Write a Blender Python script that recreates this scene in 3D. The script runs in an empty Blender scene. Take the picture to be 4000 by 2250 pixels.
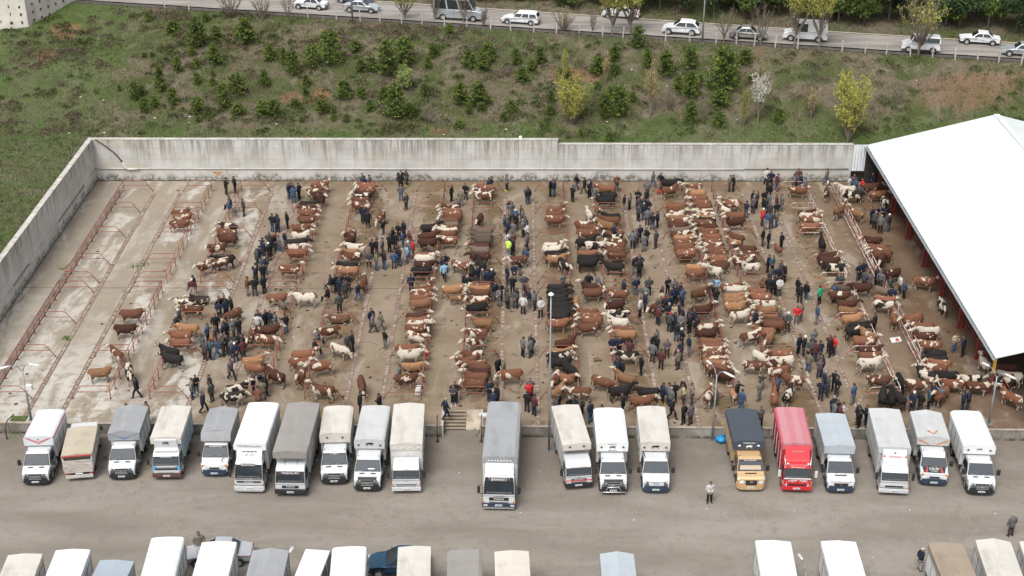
import bpy, bmesh, math, random
import numpy as np
from mathutils import Vector, Matrix, noise, kdtree

scene = bpy.context.scene
COL = scene.collection
R = math.radians
random.seed(7)

# ------------------------------------------------------------------ camera
CAM_H = 58.0
PITCH = R(26.87)
YAW = 0.0032
F_PX = 5556.0            # focal length in pixels of the 4000 px wide photograph
cam_d = bpy.data.cameras.new('camera')
cam_d.sensor_width = 36.0
cam_d.lens = 36.0 * F_PX / 4000.0
cam_d.clip_start = 0.5
cam_d.clip_end = 2000.0
cam = bpy.data.objects.new('camera', cam_d)
COL.objects.link(cam)
cam.location = (0, 0, CAM_H)
cam.rotation_euler = (math.pi / 2 - PITCH, 0, YAW)
scene.camera = cam

# ------------------------------------------------------------------ sky, sun, exposure (bright overcast)
SUN_ELEV, SUN_ROT = R(58), R(205)
world = bpy.data.worlds.new('World')
scene.world = world
world.use_nodes = True
wn, wl = world.node_tree.nodes, world.node_tree.links
bg = wn['Background']
sky = wn.new('ShaderNodeTexSky')
sky.sky_type = 'NISHITA'
sky.sun_disc = False
sky.sun_elevation = SUN_ELEV
sky.sun_rotation = SUN_ROT
sky.air_density = 1.0
sky.dust_density = 4.0
hsv = wn.new('ShaderNodeHueSaturation')
hsv.inputs['Saturation'].default_value = 0.22
wl.new(sky.outputs[0], hsv.inputs['Color'])
wl.new(hsv.outputs[0], bg.inputs['Color'])
bg.inputs['Strength'].default_value = 0.125
sun_d = bpy.data.lights.new('sun', 'SUN')
sun_d.energy = 1.35
sun_d.angle = R(24)
sun_d.color = (1.0, 0.97, 0.93)
sun = bpy.data.objects.new('sun', sun_d)
COL.objects.link(sun)
# light comes from behind the camera, a little from the side
sdir = Vector((math.sin(SUN_ROT) * math.cos(SUN_ELEV), math.cos(SUN_ROT) * math.cos(SUN_ELEV), math.sin(SUN_ELEV)))
sun.rotation_euler = sdir.to_track_quat('Z', 'Y').to_euler()
scene.view_settings.view_transform = 'Standard'
scene.view_settings.look = 'None'
scene.view_settings.gamma = 1.0
scene.view_settings.use_curve_mapping = False
scene.view_settings.exposure = 0.75
scene.cycles.use_denoising = True
scene.cycles.max_bounces = 6
scene.cycles.diffuse_bounces = 3

# ------------------------------------------------------------------ pixel -> place helpers
_r = Vector((math.cos(YAW), math.sin(YAW), 0))
_w = Vector((-math.sin(YAW) * math.cos(PITCH), math.cos(YAW) * math.cos(PITCH), -math.sin(PITCH)))
_u = _r.cross(_w)
CAMP = Vector((0, 0, CAM_H))

def ray(px, py):
    return _w + _r * ((px - 2000) / F_PX) - _u * ((py - 1125) / F_PX)

def G(px, py, z=0.0):
    d = ray(px, py)
    return CAMP + d * ((z - CAM_H) / d.z)

def proj(p):
    v = Vector(p) - CAMP
    d = v.dot(_w)
    return (2000 + F_PX * v.dot(_r) / d, 1125 - F_PX * v.dot(_u) / d)

def height_at(base, py):
    lo, hi = base.z, base.z + 40
    for _ in range(40):
        m = (lo + hi) / 2
        if proj((base.x, base.y, m))[1] > py: lo = m
        else: hi = m
    return lo

LOT = -0.95              # level of the lorry park below the yard

# ------------------------------------------------------------------ materials
MATS = {}
def srgb(r, g, b):
    f = lambda c: (c / 12.92 if c <= 0.04045 else ((c + 0.055) / 1.055) ** 2.4)
    return (f(r / 255), f(g / 255), f(b / 255))

def mat(name, col, rough=0.6, metal=0.0, var=0.0, scale=3.0, bump=0.0, spec=0.4, coat=0.0, rnd=0.0):
    if name in MATS: return MATS[name]
    m = bpy.data.materials.new(name); m.use_nodes = True
    nt = m.node_tree; b = nt.nodes['Principled BSDF']
    b.inputs['Base Color'].default_value = (*col, 1)
    b.inputs['Roughness'].default_value = rough
    b.inputs['Metallic'].default_value = metal
    b.inputs['Specular IOR Level'].default_value = spec
    b.inputs['Coat Weight'].default_value = coat
    if var > 0 or bump > 0 or rnd > 0:
        tc = nt.nodes.new('ShaderNodeTexCoord')
        oi = nt.nodes.new('ShaderNodeObjectInfo')
        add = nt.nodes.new('ShaderNodeVectorMath'); add.operation = 'ADD'
        mul = nt.nodes.new('ShaderNodeMath'); mul.operation = 'MULTIPLY'; mul.inputs[1].default_value = 37.0
        nt.links.new(oi.outputs['Random'], mul.inputs[0])
        nt.links.new(tc.outputs['Object'], add.inputs[0]); nt.links.new(mul.outputs[0], add.inputs[1])
        nz = nt.nodes.new('ShaderNodeTexNoise'); nz.inputs['Scale'].default_value = scale; nz.inputs['Detail'].default_value = 6
        nt.links.new(add.outputs[0], nz.inputs['Vector'])
        if var > 0 or rnd > 0:
            mr = nt.nodes.new('ShaderNodeMapRange')
            mr.inputs[1].default_value = 0.3; mr.inputs[2].default_value = 0.7
            mr.inputs[3].default_value = 1 - var; mr.inputs[4].default_value = 1 + var * 0.6
            nt.links.new(nz.outputs['Fac'], mr.inputs[0])
            src = mr.outputs[0]
            if rnd > 0:
                mr2 = nt.nodes.new('ShaderNodeMapRange')
                mr2.inputs[3].default_value = 1 - rnd; mr2.inputs[4].default_value = 1 + rnd
                nt.links.new(oi.outputs['Random'], mr2.inputs[0])
                mm = nt.nodes.new('ShaderNodeMath'); mm.operation = 'MULTIPLY'
                nt.links.new(src, mm.inputs[0]); nt.links.new(mr2.outputs[0], mm.inputs[1]); src = mm.outputs[0]
            mx = nt.nodes.new('ShaderNodeMix'); mx.data_type = 'RGBA'; mx.blend_type = 'MULTIPLY'
            mx.inputs[0].default_value = 1.0
            mx.inputs['A'].default_value = (*col, 1)
            nt.links.new(src, mx.inputs['B'])
            nt.links.new(mx.outputs['Result'], b.inputs['Base Color'])
        if bump > 0:
            bp = nt.nodes.new('ShaderNodeBump'); bp.inputs['Strength'].default_value = bump; bp.inputs['Distance'].default_value = 0.05
            nt.links.new(nz.outputs['Fac'], bp.inputs['Height']); nt.links.new(bp.outputs[0], b.inputs['Normal'])
    MATS[name] = m
    return m

class NG:
    """small helper to write node graphs"""
    def __init__(self, name, rough=0.85, spec=0.25):
        self.m = bpy.data.materials.new(name); self.m.use_nodes = True
        self.nt = self.m.node_tree; self.b = self.nt.nodes['Principled BSDF']
        self.b.inputs['Roughness'].default_value = rough
        self.b.inputs['Specular IOR Level'].default_value = spec
        self.tc = self.nt.nodes.new('ShaderNodeTexCoord')
        MATS[name] = self.m
    def link(self, a, b): self.nt.links.new(a, b)
    def mapped(self, sc=(1, 1, 1), out='Object', loc=(0, 0, 0)):
        mp = self.nt.nodes.new('ShaderNodeMapping')
        mp.inputs['Scale'].default_value = sc; mp.inputs['Location'].default_value = loc
        self.link(self.tc.outputs[out], mp.inputs['Vector']); return mp.outputs[0]
    def noise(self, vec, scale, detail=5, rough=0.55, dist=0.0):
        n = self.nt.nodes.new('ShaderNodeTexNoise')
        n.inputs['Scale'].default_value = scale; n.inputs['Detail'].default_value = detail
        n.inputs['Roughness'].default_value = rough; n.inputs['Distortion'].default_value = dist
        self.link(vec, n.inputs['Vector']); return n.outputs['Fac']
    def rng(self, v, a, b, c=0.0, d=1.0, smooth=True):
        n = self.nt.nodes.new('ShaderNodeMapRange')
        if smooth: n.interpolation_type = 'SMOOTHSTEP'
        for i, x in enumerate((a, b, c, d)): n.inputs[i + 1].default_value = x
        self.link(v, n.inputs[0]); return n.outputs[0]
    def math(self, op, a, b=None):
        n = self.nt.nodes.new('ShaderNodeMath'); n.operation = op
        for i, x in enumerate((a, b)):
            if x is None: continue
            if isinstance(x, (int, float)): n.inputs[i].default_value = x
            else: self.link(x, n.inputs[i])
        return n.outputs[0]
    def mix(self, fac, a, b, blend='MIX'):
        n = self.nt.nodes.new('ShaderNodeMix'); n.data_type = 'RGBA'; n.blend_type = blend
        if isinstance(fac, (int, float)): n.inputs[0].default_value = fac
        else: self.link(fac, n.inputs[0])
        for key, x in (('A', a), ('B', b)):
            if isinstance(x, tuple): n.inputs[key].default_value = (*x, 1)
            else: self.link(x, n.inputs[key])
        return n.outputs['Result']
    def sep(self, out='Object'):
        n = self.nt.nodes.new('ShaderNodeSeparateXYZ'); self.link(self.tc.outputs[out], n.inputs[0]); return n.outputs
    def color(self, c): self.link(c, self.b.inputs['Base Color'])
    def bump(self, h, strength=0.3, dist=0.05):
        bp = self.nt.nodes.new('ShaderNodeBump'); bp.inputs['Strength'].default_value = strength; bp.inputs['Distance'].default_value = dist
        self.link(h, bp.inputs['Height']); self.link(bp.outputs[0], self.b.inputs['Normal'])

# ------------------------------------------------------------------ mesh helpers
class MB:
    def __init__(self): self.v = []; self.f = []; self.mi = []; self.sm = []
    def add(self, vs, fs, mi=0, smooth=False):
        o = len(self.v); self.v += [tuple(p) for p in vs]
        for f in fs: self.f.append(tuple(i + o for i in f)); self.mi.append(mi); self.sm.append(smooth)
    def box(self, x0, x1, y0, y1, z0, z1, mi=0, M=None):
        vs = [Vector((x, y, z)) for x in (x0, x1) for y in (y0, y1) for z in (z0, z1)]
        if M is not None: vs = [M @ p for p in vs]
        self.add(vs, [(0, 1, 3, 2), (4, 6, 7, 5), (0, 4, 5, 1), (2, 3, 7, 6), (0, 2, 6, 4), (1, 5, 7, 3)], mi)
    def tube(self, pts, rad, n=8, mi=0, cap=True, flat=None):
        pts = [Vector(p) for p in pts]
        if not isinstance(rad, (list, tuple)): rad = [rad] * len(pts)
        rings = []
        prev = None
        for i, p in enumerate(pts):
            t = (pts[min(i + 1, len(pts) - 1)] - pts[max(i - 1, 0)])
            t = t.normalized() if t.length > 1e-9 else Vector((0, 0, 1))
            a = prev if prev is not None else (Vector((0, 0, 1)) if abs(t.z) < 0.9 else Vector((1, 0, 0)))
            s = t.cross(a).normalized(); a2 = s.cross(t).normalized(); prev = a2
            r = rad[i]; ra, rb = (r, r) if isinstance(r, (int, float)) else r
            rings.append([p + s * (math.cos(2 * math.pi * k / n) * ra) + a2 * (math.sin(2 * math.pi * k / n) * rb) for k in range(n)])
        self.loft(rings, mi, cap)
    def loft(self, rings, mi=0, cap=True, smooth=True):
        n = len(rings[0]); o = len(self.v)
        for r in rings: self.v += [tuple(p) for p in r]
        for i in range(len(rings) - 1):
            for k in range(n):
                a = o + i * n + k; b = o + i * n + (k + 1) % n
                self.f.append((a, b, b + n, a + n)); self.mi.append(mi); self.sm.append(smooth)
        if cap:
            self.f.append(tuple(o + k for k in reversed(range(n)))); self.mi.append(mi); self.sm.append(False)
            e = o + (len(rings) - 1) * n
            self.f.append(tuple(e + k for k in range(n))); self.mi.append(mi); self.sm.append(False)
    def ell(self, c, rx, ry, rz, nu=10, nv=7, mi=0, M=None):
        rings = []
        for j in range(1, nv):
            th = math.pi * j / nv
            rings.append([Vector((rx * math.sin(th) * math.cos(2 * math.pi * k / nu), ry * math.sin(th) * math.sin(2 * math.pi * k / nu), -rz * math.cos(th))) for k in range(nu)])
        if M is not None: rings = [[M @ p for p in r] for r in rings]
        cc = Vector(c); rings = [[p + cc for p in r] for r in rings]
        self.loft(rings, mi, True)
    def prism(self, prof, y0, y1, mi=0, inset=None):
        """profile [(x,z)] extruded between y0 and y1; inset(z)-> y reduction on both sides"""
        n = len(prof); vs = []
        for s, y in ((1, y0), (-1, y1)):
            for x, z in prof:
                d = inset(x, z) if inset else 0
                vs.append((x, y + s * d, z))
        fs = [tuple(range(n)), tuple(n + k for k in reversed(range(n)))]
        for k in range(n): fs.append((k, k + n, (k + 1) % n + n, (k + 1) % n))
        self.add(vs, fs, mi)
    def mesh(self, name, mats):
        me = bpy.data.meshes.new(name)
        me.from_pydata(self.v, [], self.f)
        for m in mats: me.materials.append(m)
        if len(mats) > 1: me.polygons.foreach_set('material_index', self.mi)
        me.polygons.foreach_set('use_smooth', self.sm)
        me.update()
        bm = bmesh.new(); bm.from_mesh(me); bmesh.ops.recalc_face_normals(bm, faces=bm.faces); bm.to_mesh(me); bm.free()
        return me
    def build(self, name, mats, parent=None, loc=None):
        if not isinstance(mats, (list, tuple)): mats = [mats]
        return link(name, self.mesh(name, mats), parent, loc)

def link(name, data, parent=None, loc=None):
    o = bpy.data.objects.new(name, data); COL.objects.link(o)
    if parent is not None: o.parent = parent
    if loc is not None: o.location = loc
    return o

def tag(o, label=None, cat=None, group=None, kind=None):
    if label: o['label'] = label
    if cat: o['category'] = cat
    if group: o['group'] = group
    if kind: o['kind'] = kind
    return o

def empty(name, loc=(0, 0, 0), rz=0.0, label=None, cat=None, group=None):
    o = bpy.data.objects.new(name, None); COL.objects.link(o)
    o.location = loc; o.rotation_euler = (0, 0, rz); o.empty_display_size = 0.2
    return tag(o, label, cat, group)

UNIT = {}
def ubox(name, parent, m, x0, x1, y0, y1, z0, z1, rot=None):
    """a block that shares one unit mesh per material"""
    if m.name not in UNIT:
        b = MB(); b.box(-.5, .5, -.5, .5, -.5, .5); UNIT[m.name] = b.mesh('block', [m])
    o = link(name, UNIT[m.name], parent)
    o.location = ((x0 + x1) / 2, (y0 + y1) / 2, (z0 + z1) / 2)
    o.scale = (x1 - x0, y1 - y0, z1 - z0)
    if rot: o.rotation_euler = rot
    return o

def lettering(body, size, parent, loc, rot, m, name='lettering', shear=0.0, sx=1.0):
    c = bpy.data.curves.new(name, 'FONT'); c.body = body; c.size = size
    c.align_x = 'CENTER'; c.align_y = 'CENTER'; c.extrude = 0.004; c.resolution_u = 2; c.shear = shear
    c.materials.append(m)
    tmp = bpy.data.objects.new('tmp', c); COL.objects.link(tmp)
    dg = bpy.context.evaluated_depsgraph_get()
    me = bpy.data.meshes.new_from_object(tmp.evaluated_get(dg)); me.name = name
    bpy.data.objects.remove(tmp); bpy.data.curves.remove(c)
    o = link(name, me, parent); o.location = loc; o.rotation_euler = rot; o.scale = (sx, 1, 1)
    return o

def mesh_np(name, V, F, mats, mi=None, smooth=False):
    me = bpy.data.meshes.new(name)
    V = np.asarray(V, np.float32); F = np.asarray(F, np.int32); k = F.shape[1]
    me.vertices.add(len(V)); me.vertices.foreach_set('co', V.ravel())
    me.loops.add(F.size); me.loops.foreach_set('vertex_index', F.ravel())
    me.polygons.add(len(F)); me.polygons.foreach_set('loop_start', np.arange(0, F.size, k, dtype=np.int32))
    me.polygons.foreach_set('loop_total', np.full(len(F), k, np.int32))
    for m in mats: me.materials.append(m)
    if mi is not None: me.polygons.foreach_set('material_index', np.asarray(mi, np.int32))
    if smooth: me.polygons.foreach_set('use_smooth', np.ones(len(F), bool))
    me.update(calc_edges=True); me.validate()
    return me

def ordinal(n):
    return f"{n}{'th' if 10 <= n % 100 <= 20 else {1: 'st', 2: 'nd', 3: 'rd'}.get(n % 10, 'th')}"
# ================================================================== THE SETTING
WALL_Y = G(1800, 709).y            # foot of the long retaining wall
WALL_X = G(382, 705).x             # foot of the side wall
WALL_T = 0.45
TOP_L, TOP_R = height_at(G(1800, 709), 545), height_at(G(2700, 709), 563)
STEP_X = G(2178, 709).x
WALL_END_X = G(3318, 709).x
ROAD_Z = 11.2
def road_near(x): return NEAR_A + NEAR_B * x
_a, _b = G(1300, 60, ROAD_Z), G(4000, 229, ROAD_Z)
NEAR_B = (_b.y - _a.y) / (_b.x - _a.x); NEAR_A = _a.y - NEAR_B * _a.x
_c, _d = G(2103, 50, ROAD_Z), G(4000, 177, ROAD_Z)
FAR_B = (_d.y - _c.y) / (_d.x - _c.x); FAR_A = _c.y - FAR_B * _c.x
def road_far(x): return max(FAR_A + FAR_B * x, road_near(x) + 5.5)
EDGE_L, EDGE_R = G(250, 1653), G(3900, 1679)
EDGE_B = (EDGE_R.y - EDGE_L.y) / (EDGE_R.x - EDGE_L.x)
def edge_y(x): return EDGE_L.y + EDGE_B * (x - EDGE_L.x)

def hill(x, y):
    """height of the grassy bank"""
    yw = WALL_Y + WALL_T
    top = TOP_L - 0.12 if x < STEP_X else TOP_R - 0.1
    yn = road_near(x) - 1.3
    if y <= yw:
        z = top + max(0, WALL_X - WALL_T - x) * 0.06
    elif y < yn:
        t = (y - yw) / (yn - yw)
        p = 0.55 * t + 0.45 * (t * t * (3 - 2 * t))
        z = top + (ROAD_Z - 0.15 - top) * p
        w = math.sin(math.pi * t)
        z += w * (0.75 * noise.noise(Vector((x * 0.13, y * 0.16, 3.1))) + 0.3 * noise.noise(Vector((x * 0.45, y * 0.5, 7.7))))
    elif y < road_far(x) + 0.8:
        z = ROAD_Z - 0.15
    else:
        z = ROAD_Z - 0.15 + (y - road_far(x) - 0.8) * 0.22
    return z

def on_hill(px, py):
    d = ray(px, py); t = 120.0
    for _ in range(900):
        p = CAMP + d * t
        if p.z <= hill(p.x, p.y): break
        t += 0.1
    return p

# ---- hillside sheet
def hill_material():
    g = NG('hillside_soil', 0.95, 0.1)
    P = g.mapped()
    n1 = g.noise(P, 0.16, 6, 0.6, 0.6); n2 = g.noise(P, 0.9, 6, 0.65); n3 = g.noise(P, 4.5, 5, 0.7); n4 = g.noise(P, 0.33, 4, 0.6, 1.0)
    n5 = g.noise(g.mapped(loc=(31, 17, 5)), 0.24, 5, 0.65, 0.8)
    X, Y, Z = g.sep()
    c = g.mix(g.rng(n1, 0.42, 0.58), (0.080, 0.100, 0.036), (0.155, 0.127, 0.090))
    c = g.mix(g.rng(n2, 0.48, 0.64, 0, 0.8), c, (0.055, 0.075, 0.022))
    c = g.mix(g.rng(n4, 0.53, 0.66, 0, 0.75), c, (0.185, 0.155, 0.118))
    strip_ = g.math('MULTIPLY', g.rng(Y, WALL_Y + 4.2, WALL_Y + 1.6), g.rng(X, -42, -36))
    lawn = g.rng(X, WALL_X + 1.5, WALL_X - 2.5)
    c = g.mix(g.math('MULTIPLY', g.math('MAXIMUM', strip_, lawn), g.rng(n2, 0.35, 0.6, 0.9, 0.35)), c, (0.075, 0.125, 0.032))
    c = g.mix(g.rng(n5, 0.63, 0.70, 0, 0.6), c, (0.23, 0.12, 0.065))
    for px_, py_, rx_, ry_ in ((3800, 350, 6.5, 1.5), (1240, 375, 1.6, 1.6), (1145, 390, 1.5, 1.3), (250, 120, 2.2, 2.0), (2250, 300, 3.2, 1.3), (1720, 512, 1.2, .8), (180, 215, 1.3, 1.5)):
        e_ = on_hill(px_, py_)
        dx_ = g.math('DIVIDE', g.math('SUBTRACT', X, e_.x), rx_); dy_ = g.math('DIVIDE', g.math('SUBTRACT', Y, e_.y), ry_)
        r2 = g.math('ADD', g.math('MULTIPLY', dx_, dx_), g.math('MULTIPLY', dy_, dy_))
        ms = g.rng(g.math('ADD', r2, g.math('MULTIPLY', g.math('SUBTRACT', n2, .5), 3.2)), 1.1, 0.35)
        c = g.mix(g.math('MULTIPLY', ms, .5 if rx_ > 4 else .8), c, (0.225, 0.125, 0.072))
    n6 = g.noise(g.mapped(loc=(70, 3, 5)), 1.9, 6, 0.7, 0.5)
    c = g.mix(g.rng(n6, 0.54, 0.68, 0.0, 0.6), c, (0.055, 0.052, 0.028))
    c = g.mix(g.rng(n3, 0.40, 0.7, 0.0, 0.55), c, (0.05, 0.048, 0.025))
    g.color(c); g.bump(n3, 0.8, 0.25)
    return g.m
M_HILL = hill_material()
def build_hill():
    V = []; F = []
    def grid(xs, ys):
        o = len(V)
        for y in ys:
            for x in xs: V.append((x, y, hill(x, y)))
        n = len(xs)
        for j in range(len(ys) - 1):
            for i in range(n - 1):
                a = o + j * n + i; F.append((a, a + 1, a + n + 1, a + n))
    xs = list(np.arange(-130, -60, 3.0)) + list(np.arange(-60, 75, 0.75)) + list(np.arange(75, 161, 3.0))
    ys = list(np.arange(WALL_Y + WALL_T, WALL_Y + 32, 0.6)) + list(np.arange(WALL_Y + 32.2, 260, 6.0)) + [320, 420, 600]
    grid(xs, ys)
    grid(list(np.arange(-130, -60, 4.0)) + list(np.linspace(-60, WALL_X - WALL_T, 24)), list(np.linspace(30, WALL_Y + WALL_T, 90)))
    o = link('hillside', mesh_np('hillside', V, F, [M_HILL], smooth=True))
    tag(o, 'grassy bank with dry grass and red soil patches above the concrete wall', 'hillside', kind='structure')
build_hill()

# ---- road on top of the bank
def strip(name, ya, yb, z, m, label, cat, x0=-130, x1=160, n=60):
    b = MB(); xs = np.linspace(x0, x1, n); vs = []
    for x in xs: vs += [(x, ya(x), z), (x, yb(x), z)]
    b.add(vs, [(2 * i, 2 * i + 2, 2 * i + 3, 2 * i + 1) for i in range(n - 1)])
    o = b.build(name, m); tag(o, label, cat, kind='structure'); return o
def road_material():
    g = NG('road_surface', 0.9, 0.2)
    P = g.mapped((0.12, 0.9, 1)); n1 = g.noise(P, 1.2, 5); n2 = g.noise(g.mapped(), 3.0, 6, 0.7)
    c = g.mix(g.rng(n1, 0.35, 0.65), (0.20, 0.185, 0.165), (0.30, 0.28, 0.255))
    c = g.mix(g.rng(n2, 0.5, 0.8, 0, 0.4), c, (0.13, 0.12, 0.105))
    g.color(c); g.bump(n2, 0.2, 0.02); return g.m
strip('road', road_near, road_far, ROAD_Z, road_material(), 'worn grey road along the top of the bank', 'road')
M_GUT = mat('road_gutter', (0.085, 0.075, 0.065), 0.95, var=0.4, scale=2.0)
strip('road_gutter', lambda x: road_near(x) - 1.0, lambda x: road_near(x) - 0.02, ROAD_Z - 0.11, M_GUT, 'dark muddy gutter along the near road edge', 'gutter')
M_KERB = mat('kerb_pale', (0.42, 0.36, 0.29), 0.9, var=0.3)
strip('road_verge', lambda x: road_far(x) + 0.02, lambda x: road_far(x) + 0.35, ROAD_Z + 0.06, M_KERB, 'pale stone edge along the far side of the road', 'kerb')

# ---- yard floor, lorry park
def yard_material():
    g = NG('yard_concrete', 0.82, 0.3)
    P = g.mapped(); X, Y, Z = g.sep()
    n1 = g.noise(P, 0.22, 6, 0.6, 0.4); n2 = g.noise(P, 1.1, 7, 0.65, 0.3); n3 = g.noise(P, 6.0, 5, 0.7)
    n4 = g.noise(g.mapped(loc=(9, 4, 1)), 0.5, 6, 0.65, 0.8)
    n5 = g.noise(g.mapped((1.0, 0.35, 1), loc=(3, 40, 2)), 0.42, 6, 0.62, 0.5)
    n6 = g.noise(g.mapped(loc=(60, 4, 9)), 0.8, 7, 0.7, 0.6)
    c = g.mix(g.rng(n1, 0.3, 0.7), (0.180, 0.134, 0.089), (0.240, 0.189, 0.135))
    # animal standings are dirtier than the gangways
    fr = g.math('FRACT', g.math('DIVIDE', g.math('ADD', X, 40.4 + 122.5), 12.25))
    d = g.math('ABSOLUTE', g.math('SUBTRACT', g.math('ABSOLUTE', g.math('SUBTRACT', fr, 0.375)), 0.25))
    pen = g.rng(d, 0.16, 0.03)
    side = g.rng(X, -26, -8, 0.25, 1.0)
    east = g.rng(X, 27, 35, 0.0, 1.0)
    dirt = g.math('MULTIPLY', g.math('MULTIPLY', pen, side), g.rng(n4, 0.38, 0.55))
    c = g.mix(g.math('MULTIPLY', dirt, 0.9), c, (0.115, 0.075, 0.042))
    c = g.mix(g.math('MULTIPLY', g.math('MULTIPLY', pen, g.rng(n2, 0.50, 0.62)), 0.7), c, (0.165, 0.108, 0.04))
    c = g.mix(g.math('MULTIPLY', g.rng(n6, 0.54, 0.66), g.rng(X, -44, -20, 0.45, 0.85)), c, (0.115, 0.082, 0.055))
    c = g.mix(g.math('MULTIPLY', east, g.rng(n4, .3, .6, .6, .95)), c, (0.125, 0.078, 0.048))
    c = g.mix(g.rng(X, 37.5, 40.0, 0.0, 0.9), c, (0.035, 0.026, 0.02))  # floor under the shed roof darkened in the colour to paint in its shade
    # foot of the back wall is damp
    c = g.mix(g.math('MULTIPLY', g.rng(Y, WALL_Y - 4.5, WALL_Y - 1.0), g.math('MULTIPLY', g.rng(n4, 0.3, 0.6), 0.75)), c, (0.16, 0.115, 0.07))
    # lime wash left over on the empty stands by the side wall
    west = g.rng(X, -18, -29); front = g.math('MULTIPLY', g.rng(Y, 112.0, 97.0), g.rng(X, -24, -36))
    c = g.mix(g.math('MULTIPLY', g.rng(X, -38.5, -41.0), g.rng(n6, 0.35, 0.55, .25, .8)), c, (0.125, 0.098, 0.07))
    lime = g.math('MULTIPLY', g.math('MULTIPLY', west, g.rng(g.math('ADD', n5, g.math('MULTIPLY', front, .10)), 0.465, 0.60)), g.math('MAXIMUM', front, g.rng(pen, 0.0, 0.6, 0.35, 1.0)))
    lime = g.math('MULTIPLY', lime, g.rng(n2, .62, .48, .25, 1.0))
    c = g.mix(g.math('MULTIPLY', lime, 0.85), c, (0.53, 0.515, 0.48))
    c = g.mix(g.math('MULTIPLY', g.rng(X, -20, -42), 0.45), c, (0.36, 0.325, 0.27))
    mid = g.math('MULTIPLY', g.rng(n5, 0.54, 0.66), 0.45)
    c = g.mix(mid, c, (0.36, 0.32, 0.26))
    c = g.mix(g.rng(n3, 0.55, 0.8, 0, 0.4), c, (0.15, 0.115, 0.08))
    g.color(c); g.bump(n3, 0.25, 0.03)
    g.link(g.rng(n4, 0.35, 0.65, 0.92, 0.55), g.b.inputs['Roughness'])
    return g.m
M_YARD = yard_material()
def lot_material():
    g = NG('lot_asphalt', 0.9, 0.25)
    P = g.mapped(); X, Y, Z = g.sep()
    n1 = g.noise(g.mapped((0.25, 1, 1)), 0.35, 6, 0.6, 0.5); n2 = g.noise(P, 1.4, 7, 0.65); n3 = g.noise(P, 9.0, 6, 0.75); n4 = g.noise(g.mapped(loc=(8, 3, 0)), 0.25, 5, 0.6, 0.8)
    n5 = g.noise(P, 30.0, 3, 0.7)
    c = g.mix(g.rng(n1, 0.3, 0.7), (0.186, 0.163, 0.137), (0.258, 0.231, 0.200))
    c = g.mix(g.rng(n4, 0.56, 0.72, 0, 0.55), c, (0.285, 0.225, 0.165))
    c = g.mix(g.rng(n2, 0.50, 0.68, 0, 0.5), c, (0.165, 0.145, 0.125))
    vor = g.nt.nodes.new('ShaderNodeTexVoronoi'); vor.feature = 'DISTANCE_TO_EDGE'; vor.inputs['Scale'].default_value = 3.2; g.link(P, vor.inputs['Vector'])
    crk = g.math('MULTIPLY', g.rng(vor.outputs['Distance'], 0.05, 0.0), g.rng(n4, 0.52, 0.62))
    c = g.mix(g.math('MULTIPLY', crk, 0.5), c, (0.09, 0.08, 0.07))
    c = g.mix(g.math('MULTIPLY', g.rng(Y, 84.0, 91.0), g.rng(n4, 0.35, 0.6, 0.2, 0.75)), c, (0.15, 0.125, 0.10))
    c = g.mix(g.rng(n3, 0.45, 0.75, 0, 0.3), c, (0.13, 0.115, 0.10))
    c = g.mix(g.rng(n5, 0.6, 0.8, 0, 0.25), c, (0.42, 0.39, 0.36))
    g.color(c); g.bump(n3, 0.3, 0.02); return g.m
M_LOT = lot_material()
b = MB(); b.add([(-300, -400, LOT), (300, -400, LOT), (300, edge_y(0) + 6, LOT), (-300, edge_y(0) + 6, LOT)], [(0, 1, 2, 3)])
tag(b.build('lorry_park_ground', M_LOT), 'worn grey brown asphalt of the lorry park', 'ground', kind='structure')

# raised yard with a bay cut out for the steps
ST_L, ST_M, ST_R = G(1727, 1656).x, G(1817, 1656).x, G(1880, 1656).x
ST_Y0, ST_Y1 = G(1770, 1680, LOT).y, G(1770, 1601).y
b = MB()
XA, XB = WALL_X - 0.2, 110.0
def pl(pts, z): return [(x, y, z) for x, y in pts]
yb = WALL_Y + 0.2
outline = [(XA, edge_y(XA)), (ST_L, edge_y(ST_L)), (ST_L, ST_Y1), (ST_R, ST_Y1), (ST_R, edge_y(ST_R)), (XB, edge_y(XB)), (XB, yb), (XA, yb)]
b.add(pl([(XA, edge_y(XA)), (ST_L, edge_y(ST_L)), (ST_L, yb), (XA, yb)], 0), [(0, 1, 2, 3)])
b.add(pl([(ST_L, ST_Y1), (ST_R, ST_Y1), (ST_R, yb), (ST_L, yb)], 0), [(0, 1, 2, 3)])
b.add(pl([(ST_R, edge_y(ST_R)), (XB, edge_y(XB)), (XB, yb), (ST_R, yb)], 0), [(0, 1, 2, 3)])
tag(b.build('yard_floor', M_YARD), 'stained concrete floor of the cattle yard', 'floor', kind='structure')

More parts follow.
